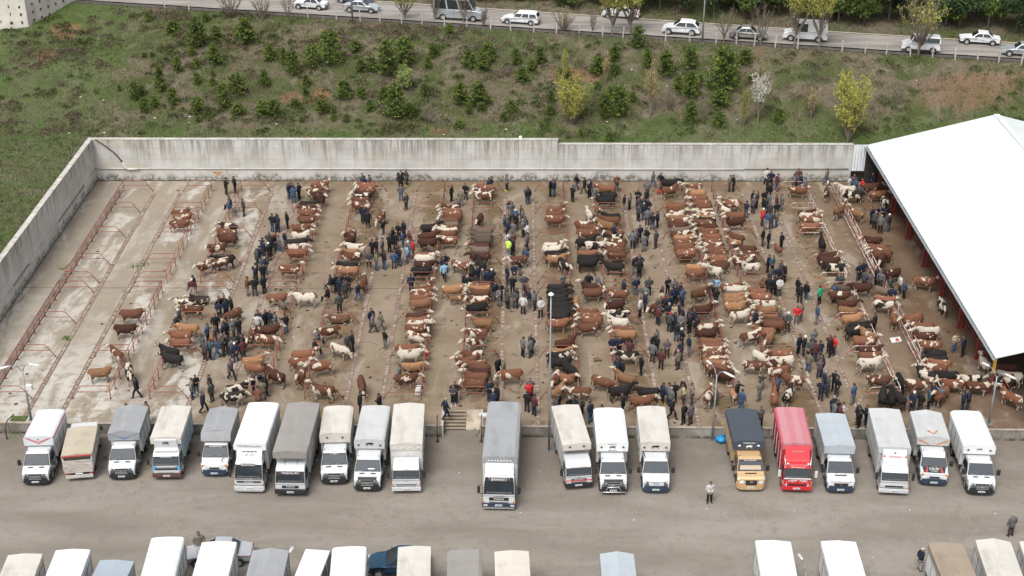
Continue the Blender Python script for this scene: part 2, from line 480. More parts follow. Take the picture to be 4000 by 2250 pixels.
# concrete face of the platform, panel by panel
def edge_material():
    g = NG('platform_concrete', 0.9, 0.2)
    n1 = g.noise(g.mapped((1, 1, 0.4)), 1.6, 6, 0.65); n2 = g.noise(g.mapped(loc=(4, 4, 4)), 0.35, 4); X, Y, Z = g.sep()
    c = g.mix(g.rng(n1, 0.3, 0.7), (0.125, 0.115, 0.095), (0.26, 0.245, 0.215))
    c = g.mix(g.rng(n2, 0.45, 0.65, 0, 0.7), c, (0.33, 0.32, 0.295))
    c = g.mix(g.math('MULTIPLY', g.rng(Z, -0.55, -0.93), g.rng(n1, 0.4, 0.6)), c, (0.045, 0.055, 0.025))
    g.color(c); g.bump(n1, 0.4, 0.04); return g.m
M_EDGE = edge_material()
root = empty('platform_wall', (0, 0, 0), 0, 'low stained concrete platform wall that lorries back up to', 'wall')
def wall_seg(x0, x1):
    b = MB()
    b.add([(x0, edge_y(x0) - 0.02, LOT), (x1, edge_y(x1) - 0.02, LOT), (x1, edge_y(x1) - 0.02, -0.03), (x0, edge_y(x0) - 0.02, -0.03),
           (x0, edge_y(x0) + 0.25, LOT), (x1, edge_y(x1) + 0.25, LOT), (x1, edge_y(x1) + 0.25, -0.03), (x0, edge_y(x0) + 0.25, -0.03)],
          [(0, 1, 2, 3), (4, 7, 6, 5), (0, 3, 7, 4), (1, 5, 6, 2), (3, 2, 6, 7)])
    b.build('panel', M_EDGE, root)
    b = MB(); e = 0.06
    b.add([(x0, edge_y(x0) - e, -0.03), (x1, edge_y(x1) - e, -0.03), (x1, edge_y(x1) - e, 0.012), (x0, edge_y(x0) - e, 0.012),
           (x0, edge_y(x0) + 0.16, -0.03), (x1, edge_y(x1) + 0.16, -0.03), (x1, edge_y(x1) + 0.16, 0.012), (x0, edge_y(x0) + 0.16, 0.012)],
          [(0, 1, 2, 3), (0, 3, 7, 4), (1, 5, 6, 2), (3, 2, 6, 7), (4, 7, 6, 5)])
    b.build('coping', M_COPE, root)
M_COPE = mat('coping_concrete', (0.33, 0.285, 0.23), 0.9, var=0.3, scale=1.2)
for s0, s1 in ((XA, ST_L), (ST_R, 75)):
    n = max(1, round((s1 - s0) / 3.1))
    for i in range(n):
        a, c = s0 + (s1 - s0) * i / n, s0 + (s1 - s0) * (i + 1) / n
        wall_seg(a + 0.012, c - 0.012)
b = MB()
for x in (ST_L, ST_R):
    b.box(x - 0.09, x + 0.09, edge_y(x), ST_Y1 + .1, LOT, 0.016)
b.build('cheek_wall', mat('pale_cheek', (0.48, 0.45, 0.40), 0.9, var=0.35, scale=1.5), root)

# steps between yard and lorry park
M_STEP = mat('step_concrete', (0.30, 0.245, 0.18), 0.92, var=0.4, scale=2.2, bump=0.4)
root = empty('concrete_stairs', ((ST_L + ST_M) / 2, ST_Y0, LOT), 0, 'worn concrete stairs leading up from the lorry park to the yard', 'stairs')
NS = 6; M_RISER = mat('step_riser', (0.105, 0.082, 0.058), 0.95, var=.4, scale=2)
for i in range(NS):
    z = -LOT * (i + 1) / (NS + 0.0) - 0.0
    y0 = (ST_Y1 - ST_Y0) * i / NS
    ubox('riser', root, M_RISER, -(ST_M - ST_L) / 2 + .1, (ST_M - ST_L) / 2, y0 - .015, y0 + .02, 0, z - 0.07 + 0.004 * i)
    ubox('step', root, M_STEP, -(ST_M - ST_L) / 2 + .1, (ST_M - ST_L) / 2, y0, y0 + (ST_Y1 - ST_Y0) / NS + 0.02, 0, z - 0.02 + 0.004 * i)
b = MB()
vs = []
for j in range(9):
    for i in range(7):
        t = j / 8; x = ST_M + 0.02 + (ST_R - ST_M - 0.13) * i / 6
        y = ST_Y0 + (ST_Y1 + 0.05 - ST_Y0) * t
        z = LOT + 0.03 + (0.93) * min(1, t * 1.08) + 0.10 * noise.noise(Vector((x * 2.1, y * 1.7, 0))) * (1 if 0 < j < 8 else 0) + (-0.10 if j == 4 else 0)
        vs.append((x, y, min(z, 0.02)))
b.add(vs, [(j * 7 + i, j * 7 + i + 1, j * 7 + i + 8, j * 7 + i + 7) for j in range(8) for i in range(6)])
tag(b.build('broken_ramp', mat('ramp_concrete', (0.36, 0.31, 0.24), 0.92, var=0.4, scale=1.6, bump=0.5)), 'broken concrete ramp slab beside the stairs', 'ramp')

# ---- retaining walls
def wall_material():
    g = NG('wall_concrete', 0.9, 0.2)
    X, Y, Z = g.sep(); P = g.mapped()
    ns = g.noise(g.mapped((1.1, 1.1, 0.07)), 2.0, 7, 0.7); ns2 = g.noise(g.mapped((2.6, 2.6, 0.10), loc=(5, 1, 2)), 2.2, 6, 0.7)
    n1 = g.noise(P, 0.55, 6, 0.6); n2 = g.noise(P, 3.0, 6, 0.7); n3 = g.noise(g.mapped((0.3, 0.3, 0.8)), 0.7, 5)
    nd = g.noise(g.mapped((0.8, 0.8, 0.0)), 0.9, 3)
    c = g.mix(g.rng(n1, 0.3, 0.7), (0.415, 0.405, 0.37), (0.53, 0.525, 0.50))
    c = g.mix(g.rng(n3, 0.52, 0.68, 0, 0.5), c, (0.45, 0.395, 0.305))
    top = g.rng(Z, 1.2, 5.1)
    st = g.math('MULTIPLY', g.rng(ns, 0.47, 0.60), g.math('ADD', g.math('MULTIPLY', top, 0.62), 0.07))
    c = g.mix(st, c, (0.155, 0.14, 0.12))
    st2 = g.math('MULTIPLY', g.rng(ns2, 0.50, 0.62), g.rng(Z, 2.2, 5.1, 0.0, 0.7))
    c = g.mix(st2, c, (0.11, 0.105, 0.095))
    low = g.math('SUBTRACT', g.math('MULTIPLY', nd, 2.2), Z)
    moss = g.math('MULTIPLY', g.rng(low, 0.15, 0.75), g.rng(n2, 0.35, 0.6))
    c = g.mix(g.math('MULTIPLY', moss, 0.85), c, (0.085, 0.08, 0.055))
    foot = g.rng(Z, 0.25, 0.02); c = g.mix(g.math('MULTIPLY', foot, 0.85), c, (0.05, 0.045, 0.03))
    # shutter joints
    fx = g.math('FRACT', g.math('DIVIDE', g.math('ADD', X, 200), 2.44)); jx = g.rng(g.math('ABSOLUTE', g.math('SUBTRACT', fx, 0.5)), 0.488, 0.497)
    fz = g.math('FRACT', g.math('DIVIDE', g.math('ADD', Z, 10), 1.25)); jz = g.rng(g.math('ABSOLUTE', g.math('SUBTRACT', fz, 0.5)), 0.475, 0.495)
    c = g.mix(g.math('MULTIPLY', g.math('MAXIMUM', jx, jz), 0.42), c, (0.2, 0.19, 0.17))
    g.color(c); g.bump(n2, 0.25, 0.03); return g.m
M_WALL = wall_material()
M_WTOP = mat('wall_coping', (0.45, 0.43, 0.39), 0.9, var=0.3, scale=1.5)
root = empty('retaining_wall', (0, WALL_Y, 0), 0, 'long tall stained concrete retaining wall behind the cattle yard', 'wall')
def slab(name, x0, x1, y0, y1, z0, z1, m, par):
    b = MB(); b.box(x0, x1, y0, y1, z0, z1); o = b.build(name, m, par); o.location = -par.location; return o
slab('wall_section', WALL_X - WALL_T, STEP_X, WALL_Y, WALL_Y + WALL_T, 0, TOP_L - 0.06, M_WALL, root)
slab('wall_section', STEP_X + 0.004, WALL_END_X, WALL_Y + 0.01, WALL_Y + WALL_T, 0, TOP_R - 0.06, M_WALL, root)
slab('wall_section', WALL_END_X + 0.004, 70, WALL_Y + 0.7, WALL_Y + 1.15, 0, TOP_R - 0.3, M_WALL, root)
slab('coping', WALL_X - WALL_T - .03, STEP_X - 0.002, WALL_Y - 0.03, WALL_Y + WALL_T + .03, TOP_L - 0.06, TOP_L, M_WTOP, root)
slab('coping', STEP_X + 0.006, WALL_END_X, WALL_Y - 0.02, WALL_Y + WALL_T + .03, TOP_R - 0.06, TOP_R, M_WTOP, root)
root = empty('side_wall', (WALL_X, 110, 0), 0, 'tall stained concrete wall along the side of the yard below the grass', 'wall')
slab('wall_section', WALL_X - WALL_T, WALL_X, 60, WALL_Y - 0.004, LOT, TOP_L - 0.09, M_WALL, root)
for k in range(12):
    y1 = WALL_Y - 0.05 - k * 6.2
    slab('coping', WALL_X - WALL_T - .04, WALL_X + 0.03, y1 - 6.17, y1, TOP_L - 0.09, TOP_L - 0.02 + (k % 3) * 0.012, M_WTOP, root)
# conduit pipe on both walls
M_PIPE = mat('white_conduit', (0.50, 0.49, 0.465), 0.6, var=0.25, scale=0.8)
M_PIPED = mat('grey_conduit', (0.19, 0.175, 0.16), 0.7, var=0.3)
PZ = height_at(G(1800, 709), 659)
root = empty('conduit_pipe', (0, WALL_Y, PZ), 0, 'thin white conduit running along the retaining walls', 'pipe')
b = MB(); b.tube([(WALL_X + .05, -0.07, 0)] + [(x, -0.07, 0.03 * noise.noise(Vector((x, 0, 0)))) for x in np.linspace(WALL_X + 2, G(2900, 700).x, 30)], 0.055, 6); b.build('pipe_run', M_PIPE, root)
b = MB(); b.tube([(x, -0.07, 0.004 * (x - G(2900, 700).x) + .02) for x in np.linspace(G(2900, 700).x, WALL_END_X - .3, 8)], 0.05, 6); b.build('pipe_run', M_PIPED, root)
yy = [WALL_Y - 0.1 - 4.6 * i for i in range(14)]
for i in range(13):
    b = MB(); b.tube([(WALL_X + 0.07, yy[i] - WALL_Y, 0), (WALL_X + 0.07, yy[i + 1] - WALL_Y, 0)], 0.06, 6)
    b.build('pipe_run', M_PIPE if i % 3 == 0 or i in (4, 8) else M_PIPED, root)
b = MB(); p0 = G(372, 541, 0)
c0 = Vector((WALL_X + 0.4, -0.10, TOP_L + .02 - PZ))
b.tube([c0, c0 + Vector((1.0, 0, -0.75)), c0 + Vector((2.0, 0, -1.7)), c0 + Vector((2.55, 0, -2.6))], 0.07, 6); b.build('pipe_run', mat('rusty_pipe', (0.09, 0.07, 0.055), 0.8, var=.3), root)
b = MB(); b.tube([c0 + Vector((2.55, -.02, -2.55)), c0 + Vector((2.8, -.02, -3.2)), c0 + Vector((3.2, -.02, -3.35)), c0 + Vector((4.2, -.02, -3.3))], [0.1, 0.15, 0.13, 0.1], 7); b.build('pipe_lagging', M_PIPE, root)

# faded graffiti on the wall
M_GRAF = mat('faded_orange_paint', (0.50, 0.27, 0.14), 0.9, var=0.5, scale=6)
def on_wall(px, py):
    d = ray(px, py); t = (WALL_Y - 0.012 - CAMP.y) / d.y; return CAMP + d * t
a = on_wall(851, 679)
root = empty('wall_graffiti', a, 0, 'faded orange paint smear low on the long wall above two standing men', 'graffiti')
b = MB(); b.add([(-.55, 0, .22), (-.1, 0, .25), (.35, 0, .24), (.57, 0, .2), (.25, 0, -.05), (0.02, 0, -.26), (-.3, 0, -.02)], [tuple(range(7))]); b.build('paint_patch', M_GRAF, root)
b = MB(); b.box(.88, .97, 0, .004, .0, .45); b.box(1.1, 2.1, 0, .004, -.06, -.02); b.build('paint_stroke', M_GRAF, root)
a = on_wall(1870, 612)
o = lettering('Dikkat', 0.85, None, a, (math.pi / 2, 0, 0), mat('ghost_paint', (0.42, 0.40, 0.36), 0.9), 'wall_writing', sx=1.2)
tag(o, 'ghostly grey painted letters fading on the long wall', 'writing')
a = on_wall(2478, 612)
tag(lettering('E', 1.0, None, a, (math.pi / 2, 0, 0), mat('ghost_red_paint', (0.42, 0.36, 0.32), 0.9), 'wall_writing'), 'faded reddish letter E painted on the long wall', 'writing')
# little white box on the coping
a = G(2033, 538, TOP_L); b = MB(); b.box(-.16, .16, -.1, .1, 0, .3); b.box(-.03, .03, -.03, .03, .3, .36); o = b.build('junction_box', mat('white_plastic', (0.75, 0.75, 0.73), 0.5)); o.location = (a.x, WALL_Y + .2, TOP_L); tag(o, 'small white junction box on top of the long wall', 'box')

# corrugated sheet and dark recess between wall and shed
M_SHEET = mat('white_sheet', (0.66, 0.68, 0.70), 0.5, var=0.12, scale=0.8)
root = empty('sheet_cladding', (WALL_END_X, WALL_Y, 0), 0, 'pale corrugated sheet cladding closing the gap beside the shed roof', 'cladding')
zb = height_at(G(3350, 709), 664)
for k in range(15):
    x0 = 0.0 + k * 0.3
    b = MB(); zt = TOP_R + .05 if k < 6 else TOP_R - 0.1 - (k - 6) * 0.02
    b.add([(x0, -0.10, zb), (x0 + .1, -0.10, zb), (x0 + .15, -0.16, zb), (x0 + .25, -0.16, zb), (x0 + .3, -0.10, zb),
           (x0, -0.10, zt), (x0 + .1, -0.10, zt), (x0 + .15, -0.16, zt), (x0 + .25, -0.16, zt), (x0 + .3, -0.10, zt)],
          [(i, i + 1, i + 6, i + 5) for i in range(4)])
    b.build('sheet_panel', M_SHEET, root)
b = MB(); b.box(0, 4.5, -.07, .3, zb - .12, zb); b.build('lintel', mat('dark_steel', (0.05, 0.05, 0.05), 0.6), root)
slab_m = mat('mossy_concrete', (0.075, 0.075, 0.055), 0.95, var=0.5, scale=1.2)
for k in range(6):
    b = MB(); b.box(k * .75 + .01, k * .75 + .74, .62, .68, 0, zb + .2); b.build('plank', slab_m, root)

# ---- concrete block in the upper corner
M_BLK = mat('block_concrete', (0.56, 0.53, 0.47), 0.9, var=0.25, scale=0.5)
M_HOLE = mat('weep_stain', (0.06, 0.05, 0.045), 0.95)
c0 = on_hill(112, 106)
root = empty('concrete_foundation', c0, 0, 'pale concrete foundation block with rows of weep holes on the bank', 'building')
b = MB(); HT = 4.6
b.box(-22, 0, 0, .35, -1.5, HT); b.build('front_wall', M_BLK, root)
b = MB(); D2 = Vector((0.42, 0.908, 0)); N2 = Vector((0.908, -0.42, 0))
b.add([(0.004, 0, -1.5), tuple(D2 * 16 + Vector((0.004, 0, -1.5))), tuple(D2 * 16 + Vector((0.004, 0, HT))), (0.004, 0, HT),
       (-.35, 0.36, -1.5), tuple(D2 * 16 + Vector((-.35, .36, -1.5))), tuple(D2 * 16 + Vector((-.35, .36, HT))), (-.35, .36, HT)], [(0, 1, 2, 3), (4, 7, 6, 5), (3, 2, 6, 7), (1, 5, 6, 2), (0, 3, 7, 4)])
b.build('side_wall', M_BLK, root)
b = MB(); b.add([(-22, -.1, HT), (0.05, -.1, HT), tuple(D2 * 16 + Vector((.05, 0, HT))), (-22, 15, HT), (-22, -.1, HT + .12), (0.05, -.1, HT + .12), tuple(D2 * 16 + Vector((.05, 0, HT + .12))), (-22, 15, HT + .12)],
      [(4, 5, 6, 7), (0, 1, 5, 4), (1, 2, 6, 5)]); b.build('roof_slab', mat('terracotta_slab', (0.47, 0.33, 0.24), 0.9, var=0.35, scale=0.6), root)
b = MB()
for k in range(10):
    for r in range(4):
        j1, j2, j3 = [.16 * noise.noise(Vector((k * 1.7, r * 2.3, q * 5.1))) for q in range(3)]
        b.box(-.77 - k * 1.25 + j1, -.55 - k * 1.25 + j2, -.03, 0, .5 + r * .95 + j3 - .1, .72 + r * .95 + j1)
for k in range(11):
    for r in range(4):
        p = D2 * (1 + k * 1.3); 
        b.box(p.x - .02, p.x + .12, p.y - .12, p.y + .12, .5 + r * .95, .74 + r * .95)
b.build('weep_hole', M_HOLE, root)['kind'] = 'stuff'
# ================================================================== SHED
GUT_X, GUT_Z = 36.6, 4.1
SH_Y0, SH_Y1 = G(3851, 1402, GUT_Z).y, G(3373, 570, GUT_Z).y
RX, RZ = 49.6, 7.5
M_ROOF = mat('white_roof_sheet', (0.60, 0.65, 0.64), 0.45, var=0.05, scale=0.25)
M_RED = mat('red_steel', (0.21, 0.040, 0.034), 0.5, var=0.25, scale=3)
M_GALV = mat('galvanised_gutter', (0.40, 0.43, 0.45), 0.4, metal=0.4, var=0.15)
M_YEL = mat('yellow_steel', (0.62, 0.42, 0.07), 0.5, var=0.15)
shed = empty('cattle_shed', (GUT_X, SH_Y0, 0), 0, 'open cattle shed with white sheet roof and red steel columns', 'shed')
L = SH_Y1 - SH_Y0
NP = 22
for side in (0, 1):
    for k in range(NP):
        y0, y1 = L * k / NP, L * (k + 1) / NP
        b = MB(); dx = RX - GUT_X; dz = RZ - GUT_Z
        xa, xb = (0, dx) if side == 0 else (2 * dx, dx)
        za, zb_ = 0.1, dz + .1
        st = 0.008 if k % 2 else 0.0
        b.add([(xa, y0, GUT_Z + za + st), (xb, y0, GUT_Z + zb_ + st), (xb, y1 - .004, GUT_Z + zb_ + st), (xa, y1 - .004, GUT_Z + za + st),
               (xa, y0, GUT_Z + za - .08), (xb, y0, GUT_Z + zb_ - .08), (xb, y1 - .004, GUT_Z + zb_ - .08), (xa, y1 - .004, GUT_Z + za - .08)],
              [(0, 1, 2, 3), (4, 7, 6, 5), (0, 4, 5, 1), (3, 2, 6, 7), (0, 3, 7, 4)])
        b.build('roof_sheet', M_ROOF, shed)
b = MB(); b.box(RX - GUT_X - .3, RX - GUT_X + .3, 0, L, RZ + .1, RZ + .14); b.build('ridge_cap', M_ROOF, shed)
NG_ = 11
for k in range(NG_):
    b = MB(); y0, y1 = L * k / NG_, L * (k + 1) / NG_
    b.add([(-.02, y0, GUT_Z + .1), (-.02, y0, GUT_Z - .12), (-.22, y0, GUT_Z - .12), (-.28, y0, GUT_Z + .06),
           (-.02, y1 - .03, GUT_Z + .1), (-.02, y1 - .03, GUT_Z - .12), (-.22, y1 - .03, GUT_Z - .12), (-.28, y1 - .03, GUT_Z + .06)],
          [(0, 1, 5, 4), (1, 2, 6, 5), (2, 3, 7, 6)])
    b.build('gutter', M_GALV, shed)
b = MB()
for x0, x1, z0, z1 in ((-.1, .1, 0, 0), ):
    pass
COLS_Y = [G(px, py).y for px, py in ((3537, 933), (3594, 1041), (3654, 1157), (3713, 1281), (3785, 1400))]
sp = COLS_Y[0] - COLS_Y[1]
COLS_Y = [COLS_Y[0] + sp * 2, COLS_Y[0] + sp] + COLS_Y
for y in COLS_Y:
    b = MB(); x = 37.9 - GUT_X
    b.box(x - .16, x + .16, y - SH_Y0 - .02, y - SH_Y0 + .02, 0.05, GUT_Z + .25)
    b.box(x - .18, x - .14, y - SH_Y0 - .13, y - SH_Y0 + .13, 0.05, GUT_Z + .25); b.box(x + .14, x + .18, y - SH_Y0 - .13, y - SH_Y0 + .13, 0.05, GUT_Z + .25)
    c = b.build('column', M_RED, shed)
    ubox('base_plate', c, M_RED, x - .3, x + .3, y - SH_Y0 - .25, y - SH_Y0 + .25, 0, .05)
    b = MB(); b.box(x, 2 * (RX - GUT_X) - x, y - SH_Y0 - .07, y - SH_Y0 + .07, GUT_Z - .1, GUT_Z + .15); b.build('tie_beam', M_RED, shed)
    for sgn in (0, 1):
        b = MB(); xa, xb = (0.2, RX - GUT_X) if sgn == 0 else (2 * (RX - GUT_X) - .2, RX - GUT_X)
        b.tube([(xa, y - SH_Y0, GUT_Z), (xb, y - SH_Y0, RZ - .05)], 0.1, 4); b.build('rafter', M_RED, shed)
x = G(3878, 1560).x - GUT_X
b = MB(); b.box(x - .10, x + .10, 1.6, 1.8, 1.9, GUT_Z + .2); b.build('corner_post', M_YEL, shed)
b = MB(); b.box(x - .09, x + .09, 1.61, 1.79, 0, 1.9); b.build('corner_post', M_RED, shed)
M_SEAM = mat('roof_seam', (0.53, 0.575, 0.565), .6)
for k in range(1, NP, 2):
    b = MB(); yk = L * k / NP; b.add([(0, yk - .02, GUT_Z + .115), (RX - GUT_X, yk - .02, RZ + .115), (RX - GUT_X, yk + .01, RZ + .115), (0, yk + .01, GUT_Z + .115)], [(0, 1, 2, 3)]); b.build('roof_seam', M_SEAM, shed)
# rails under the eaves, hay rack and back enclosure
for z in (.45, .85, 1.25):
    b = MB(); b.tube([(37.9 - GUT_X + .35, 0.6, z), (37.9 - GUT_X + .35, L - 1, z)], 0.045, 6); b.build('rail', M_RED, shed)
for z in (.6, 1.2):
    b = MB(); b.tube([(3.2, .6, z), (26, .6, z)], 0.04, 6); b.build('rail', mat('grey_rail', (0.35, 0.34, 0.33), 0.5, metal=.5), shed)
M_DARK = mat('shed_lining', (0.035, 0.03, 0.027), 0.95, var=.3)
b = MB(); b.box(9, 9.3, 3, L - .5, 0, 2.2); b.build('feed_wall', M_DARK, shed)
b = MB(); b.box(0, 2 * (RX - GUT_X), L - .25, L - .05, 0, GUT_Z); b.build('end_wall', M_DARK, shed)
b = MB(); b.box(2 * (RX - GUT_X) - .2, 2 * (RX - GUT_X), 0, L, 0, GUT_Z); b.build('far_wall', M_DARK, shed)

# ================================================================== RAILINGS
def tube_mat(name, ca, cb, sc):
    g = NG(name, 0.55, 0.4); n = g.noise(g.mapped(), sc, 5, 0.65)
    g.color(g.mix(g.rng(n, 0.42, 0.6), ca, cb)); return g.m
M_RAIL = tube_mat('red_pipe', (0.30, 0.088, 0.062), (0.19, 0.08, 0.06), 2.5)
M_RAILW = tube_mat('worn_white_pipe', (0.60, 0.55, 0.51), (0.36, 0.11, 0.08), 1.1)
M_RAILD = tube_mat('dull_red_pipe', (0.26, 0.07, 0.05), (0.17, 0.085, 0.07), 2.0)
def px_x(px, py=750): return G(px, py).x
ROWS = [  # pixel of the row at the far end, side of the pens (+1 = +x), material
    (483, 1), (827, -1), (943, 1), (1282, -1), (1398, 1), (1739, -1), (1855, 1), (2200, -1), (2314, 1), (2662, -1), (2778, 1), (3138, -1), (3256, 1)]
BAY_PY = [748, 833, 930, 1036, 1108, 1145, 1266, 1397, 1560]
BAY_Y = [G(2000, y).y for y in BAY_PY]
RAIL_X = []
NAMES = ['first', 'second', 'third', 'fourth', 'fifth', 'sixth', 'seventh', 'eighth', 'ninth', 'tenth', 'eleventh', 'twelfth', 'thirteenth']
RH = 1.18
POST = {}
def post_mesh(m):
    if m.name not in POST:
        b = MB(); b.tube([(0, 0, 0), (0, 0, RH)], 0.036, 6); b.box(-.09, .09, -.09, .09, 0, .015); POST[m.name] = b.mesh('post', [m])
    return POST[m.name]
DIV = {}
def div_mesh(m, side):
    k = (m.name, side)
    if k not in DIV:
        b = MB(); s = side
        b.tube([(s * .05, 0, RH - .02), (s * 2.05, 0, RH - .02), (s * 2.25, 0, RH - .08), (s * 3.0, 0, 0.02)], 0.033, 6)
        b.tube([(s * .05, 0, .62), (s * 2.62, 0, .62)], 0.03, 6)
        b.box(s * 3.0 - .1, s * 3.0 + .1, -.08, .08, 0, .02)
        DIV[k] = b.mesh('divider', [m])
    return DIV[k]
for i, (px, side) in enumerate(ROWS):
    x = px_x(px); RAIL_X.append(x)
    m = M_RAIL if i < 4 else (M_RAILD if i < 11 else M_RAILW)
    yb0, yb1 = BAY_Y[0], BAY_Y[-1]
    look = 'empty at the far end' if i == 0 else ('white and red double' if i == 12 else 'red')
    root = empty('pipe_railing', (x, yb1, 0), 0, f'{"red" if i < 11 else "worn white and red"} pipe railing with pen dividers, {NAMES[i]} railing from the side wall', 'railing', 'pipe railings of the cattle yard')
    segs = [(BAY_Y[0], BAY_Y[4]), (BAY_Y[5], BAY_Y[8])]
    for ya, yc in segs:
        for z in (RH - .02, .62):
            b = MB(); b.tube([(0, ya - yb1, z), (0, yc - yb1, z)], 0.033, 6); b.build('rail', m, root)
        if i == 12:
            for z in (RH - .1, .5):
                b = MB(); b.tube([(-.42, ya - yb1, z), (-.42, yc - yb1, z)], 0.033, 6); b.build('rail', m, root)
    ys = []
    for ya, yc in segs:
        n = 12 if ya > BAY_Y[4] else 12
        for k in range(n + 1): ys.append(ya + (yc - ya) * k / n)
    for y in ys: link('post', post_mesh(m), root, (0, y - yb1, 0))
    if i < 12:
        for k, y in enumerate(BAY_Y):
            o = link('divider', div_mesh(m, side), root, (0, y - yb1, 0))
if True:   # feed kerb along the first railing
    b = MB(); b.box(RAIL_X[0] - .75, RAIL_X[0] - .12, BAY_Y[-1], BAY_Y[0], 0, .12)
    tag(b.build('feed_kerb', mat('kerb_dusty_red', (0.19, 0.145, 0.12), 0.9, var=.4, scale=1.5)), 'low dusty red kerb beside the first railing from the side wall', 'kerb')

# ================================================================== DRAIN CHANNELS
M_CH = mat('drain_bed', (0.175, 0.13, 0.095), 0.95, var=.4, scale=2)
M_BR = [mat('drain_brick_a', (0.31, 0.235, 0.195), 0.9, var=.35, scale=5), mat('drain_brick_b', (0.25, 0.175, 0.14), 0.9, var=.35, scale=5), mat('drain_brick_c', (0.36, 0.31, 0.255), 0.9, var=.3, scale=5)]
CH = [602, 702, 1060, 1166, 1518, 1623, 1973, 2080, 2431, 2538, 2901, 3008]
rb = random.Random(3)
for i, px in enumerate(CH):
    x = px_x(px, 757); ya, yc = G(2000, 757).y, edge_y(x) + .02
    root = empty('drain_channel', (x, yc, 0), 0, f'brick lined drain channel in the floor, {NAMES[i]} channel from the side wall', 'drain', 'drain channels of the yard'); root['kind'] = 'structure'
    b = MB(); b.box(-.15, .15, 0, ya - yc, .002, .006); b.build('channel_bed', M_CH, root)
    b = MB(); y = 0.05
    V = []; 
    while y < ya - yc - .25:
        l = rb.uniform(.16, .26)
        if rb.random() < .93:
            dx = rb.uniform(-.02, .02); w = rb.uniform(.10, .135); h = rb.uniform(.022, .04)
            b.box(-w + dx, w + dx, y, y + l - .05, .006, h, rb.choice((0, 0, 1, 1, 2) if i < 4 else (0, 1, 1, 1, 2)))
        y += l
    o = b.build('drain_stones', M_BR, root); o['kind'] = 'stuff'
    for s in (-1, 1):
        ubox('channel_edge', root, mat('channel_edge', (0.235, 0.175, 0.135), 0.9, var=.4, scale=2), s * .17 - .02, s * .17 + .02, 0, ya - yc, 0.0, .03)
# expansion joint with weeds
jy = G(2000, 1127).y
b = MB(); b.box(WALL_X, 36, jy - .05, jy + .05, .002, .007)
tag(b.build('floor_joint', mat('joint_dirt', (0.10, 0.085, 0.06), 0.95, var=.4)), 'dark joint line across the yard floor', 'joint', kind='structure')

# ================================================================== LAMP POSTS
M_POLE = mat('galvanised_pole', (0.28, 0.30, 0.31), 0.45, metal=0.5, var=0.15, scale=1.2)
M_LAMP = mat('white_lamp', (0.62, 0.62, 0.61), 0.35)
def lamp_head(b, p, d, l=.75):
    d = Vector(d).normalized(); p = Vector(p)
    b.tube([p, p + d * l * .25, p + d * l * .7, p + d * l], [.05, (.10, .07), (.13, .08), (.04, .03)], 8)
def lamp_post(base, top_z, r, label, heads=(), flood=None, arm=True):
    root = empty('lamp_post', base, 0, label, 'lamp post', 'lamp posts')
    h = top_z - base.z
    b = MB(); b.tube([(0, 0, 0), (0, 0, h * .35), (0, 0, h)], [r, r * .85, r * .55], 8); b.box(-.2, .2, -.2, .2, 0, .03); b.build('pole', M_POLE, root)
    for hd in heads:
        d = Vector(hd); a = Vector((0, 0, h)); e = a + Vector((d.x, d.y, 0)) + Vector((0, 0, .35))
        b = MB(); b.tube([a - Vector((0, 0, .3)), a + (e - a) * .4 + Vector((0, 0, .1)), e], .035, 6); b.build('arm', M_POLE, root)
        b = MB(); lamp_head(b, e, (d.x, d.y, -.15), .95); b.build('lamp_head', M_LAMP, root)
    return root, h
# tall mast with a round lamp
p = G(2144, 1762, LOT); zt = height_at(p, 1150)
rt, h = lamp_post(p, zt, .085, 'tall grey mast with one round white lamp beside the beige box lorry')
b = MB(); rings = [[Vector((r_ * math.cos(2 * math.pi * k / 16), r_ * math.sin(2 * math.pi * k / 16), z)) for k in range(16)] for r_, z in ((.05, h - .10), (.20, h - .04), (.22, h + .02), (.15, h + .08), (.06, h + .15))]
b.loft(rings); b.build('lamp_head', M_LAMP, rt)
p = G(2781, 1722, LOT); zt = height_at(p, 1463)
lamp_post(p, zt, .085, 'twin arm lamp post behind the black topped lorry', heads=((-.3, .9, 0), (.45, -.2, 0)))
p = G(122, 1640, 0); zt = height_at(p, 1440)
rt, h = lamp_post(p, zt, .11, 'lamp post with floodlight behind the lorry with red chevrons', heads=((-.8, -.2, 0), (.5, .1, 0)))
b = MB(); b.box(.1, .55, -.25, .05, h - 1.75, h - 1.35); b.tube([(0, 0, h - 1.5), (.2, -.1, h - 1.5)], .04, 6); b.build('floodlight', M_LAMP, rt)
p = G(3862, 1655, 0); zt = height_at(p, 1470)
lamp_post(p, zt, .085, 'twin arm lamp post at the front corner of the shed', heads=((-.35, .9, 0), (.45, -.2, 0)))
for (bx, by, hx, hy, lab) in ((1128, 2330, 1149, 2180, 'lamp post between the lorries of the lower row, its white head beside a grey roof'), (3136, 2330, 3129, 2208, 'lamp post of the lower row between two white lorry roofs')):
    p = G(bx, by, LOT); zt = height_at(p, hy + 25)
    lamp_post(p, zt, .1, lab, heads=((.12 if bx < 2000 else -.1, .75, 0),))
for (bx, by, lab) in ((1377, 86, 'grey street light pole at the road edge near the silver saloon'), (2743, 168, 'grey street light pole at the road edge near the white crossover')):
    p = on_hill(bx, by); lamp_post(p, p.z + 8.5, .11, lab, heads=((0, .9, 0),))

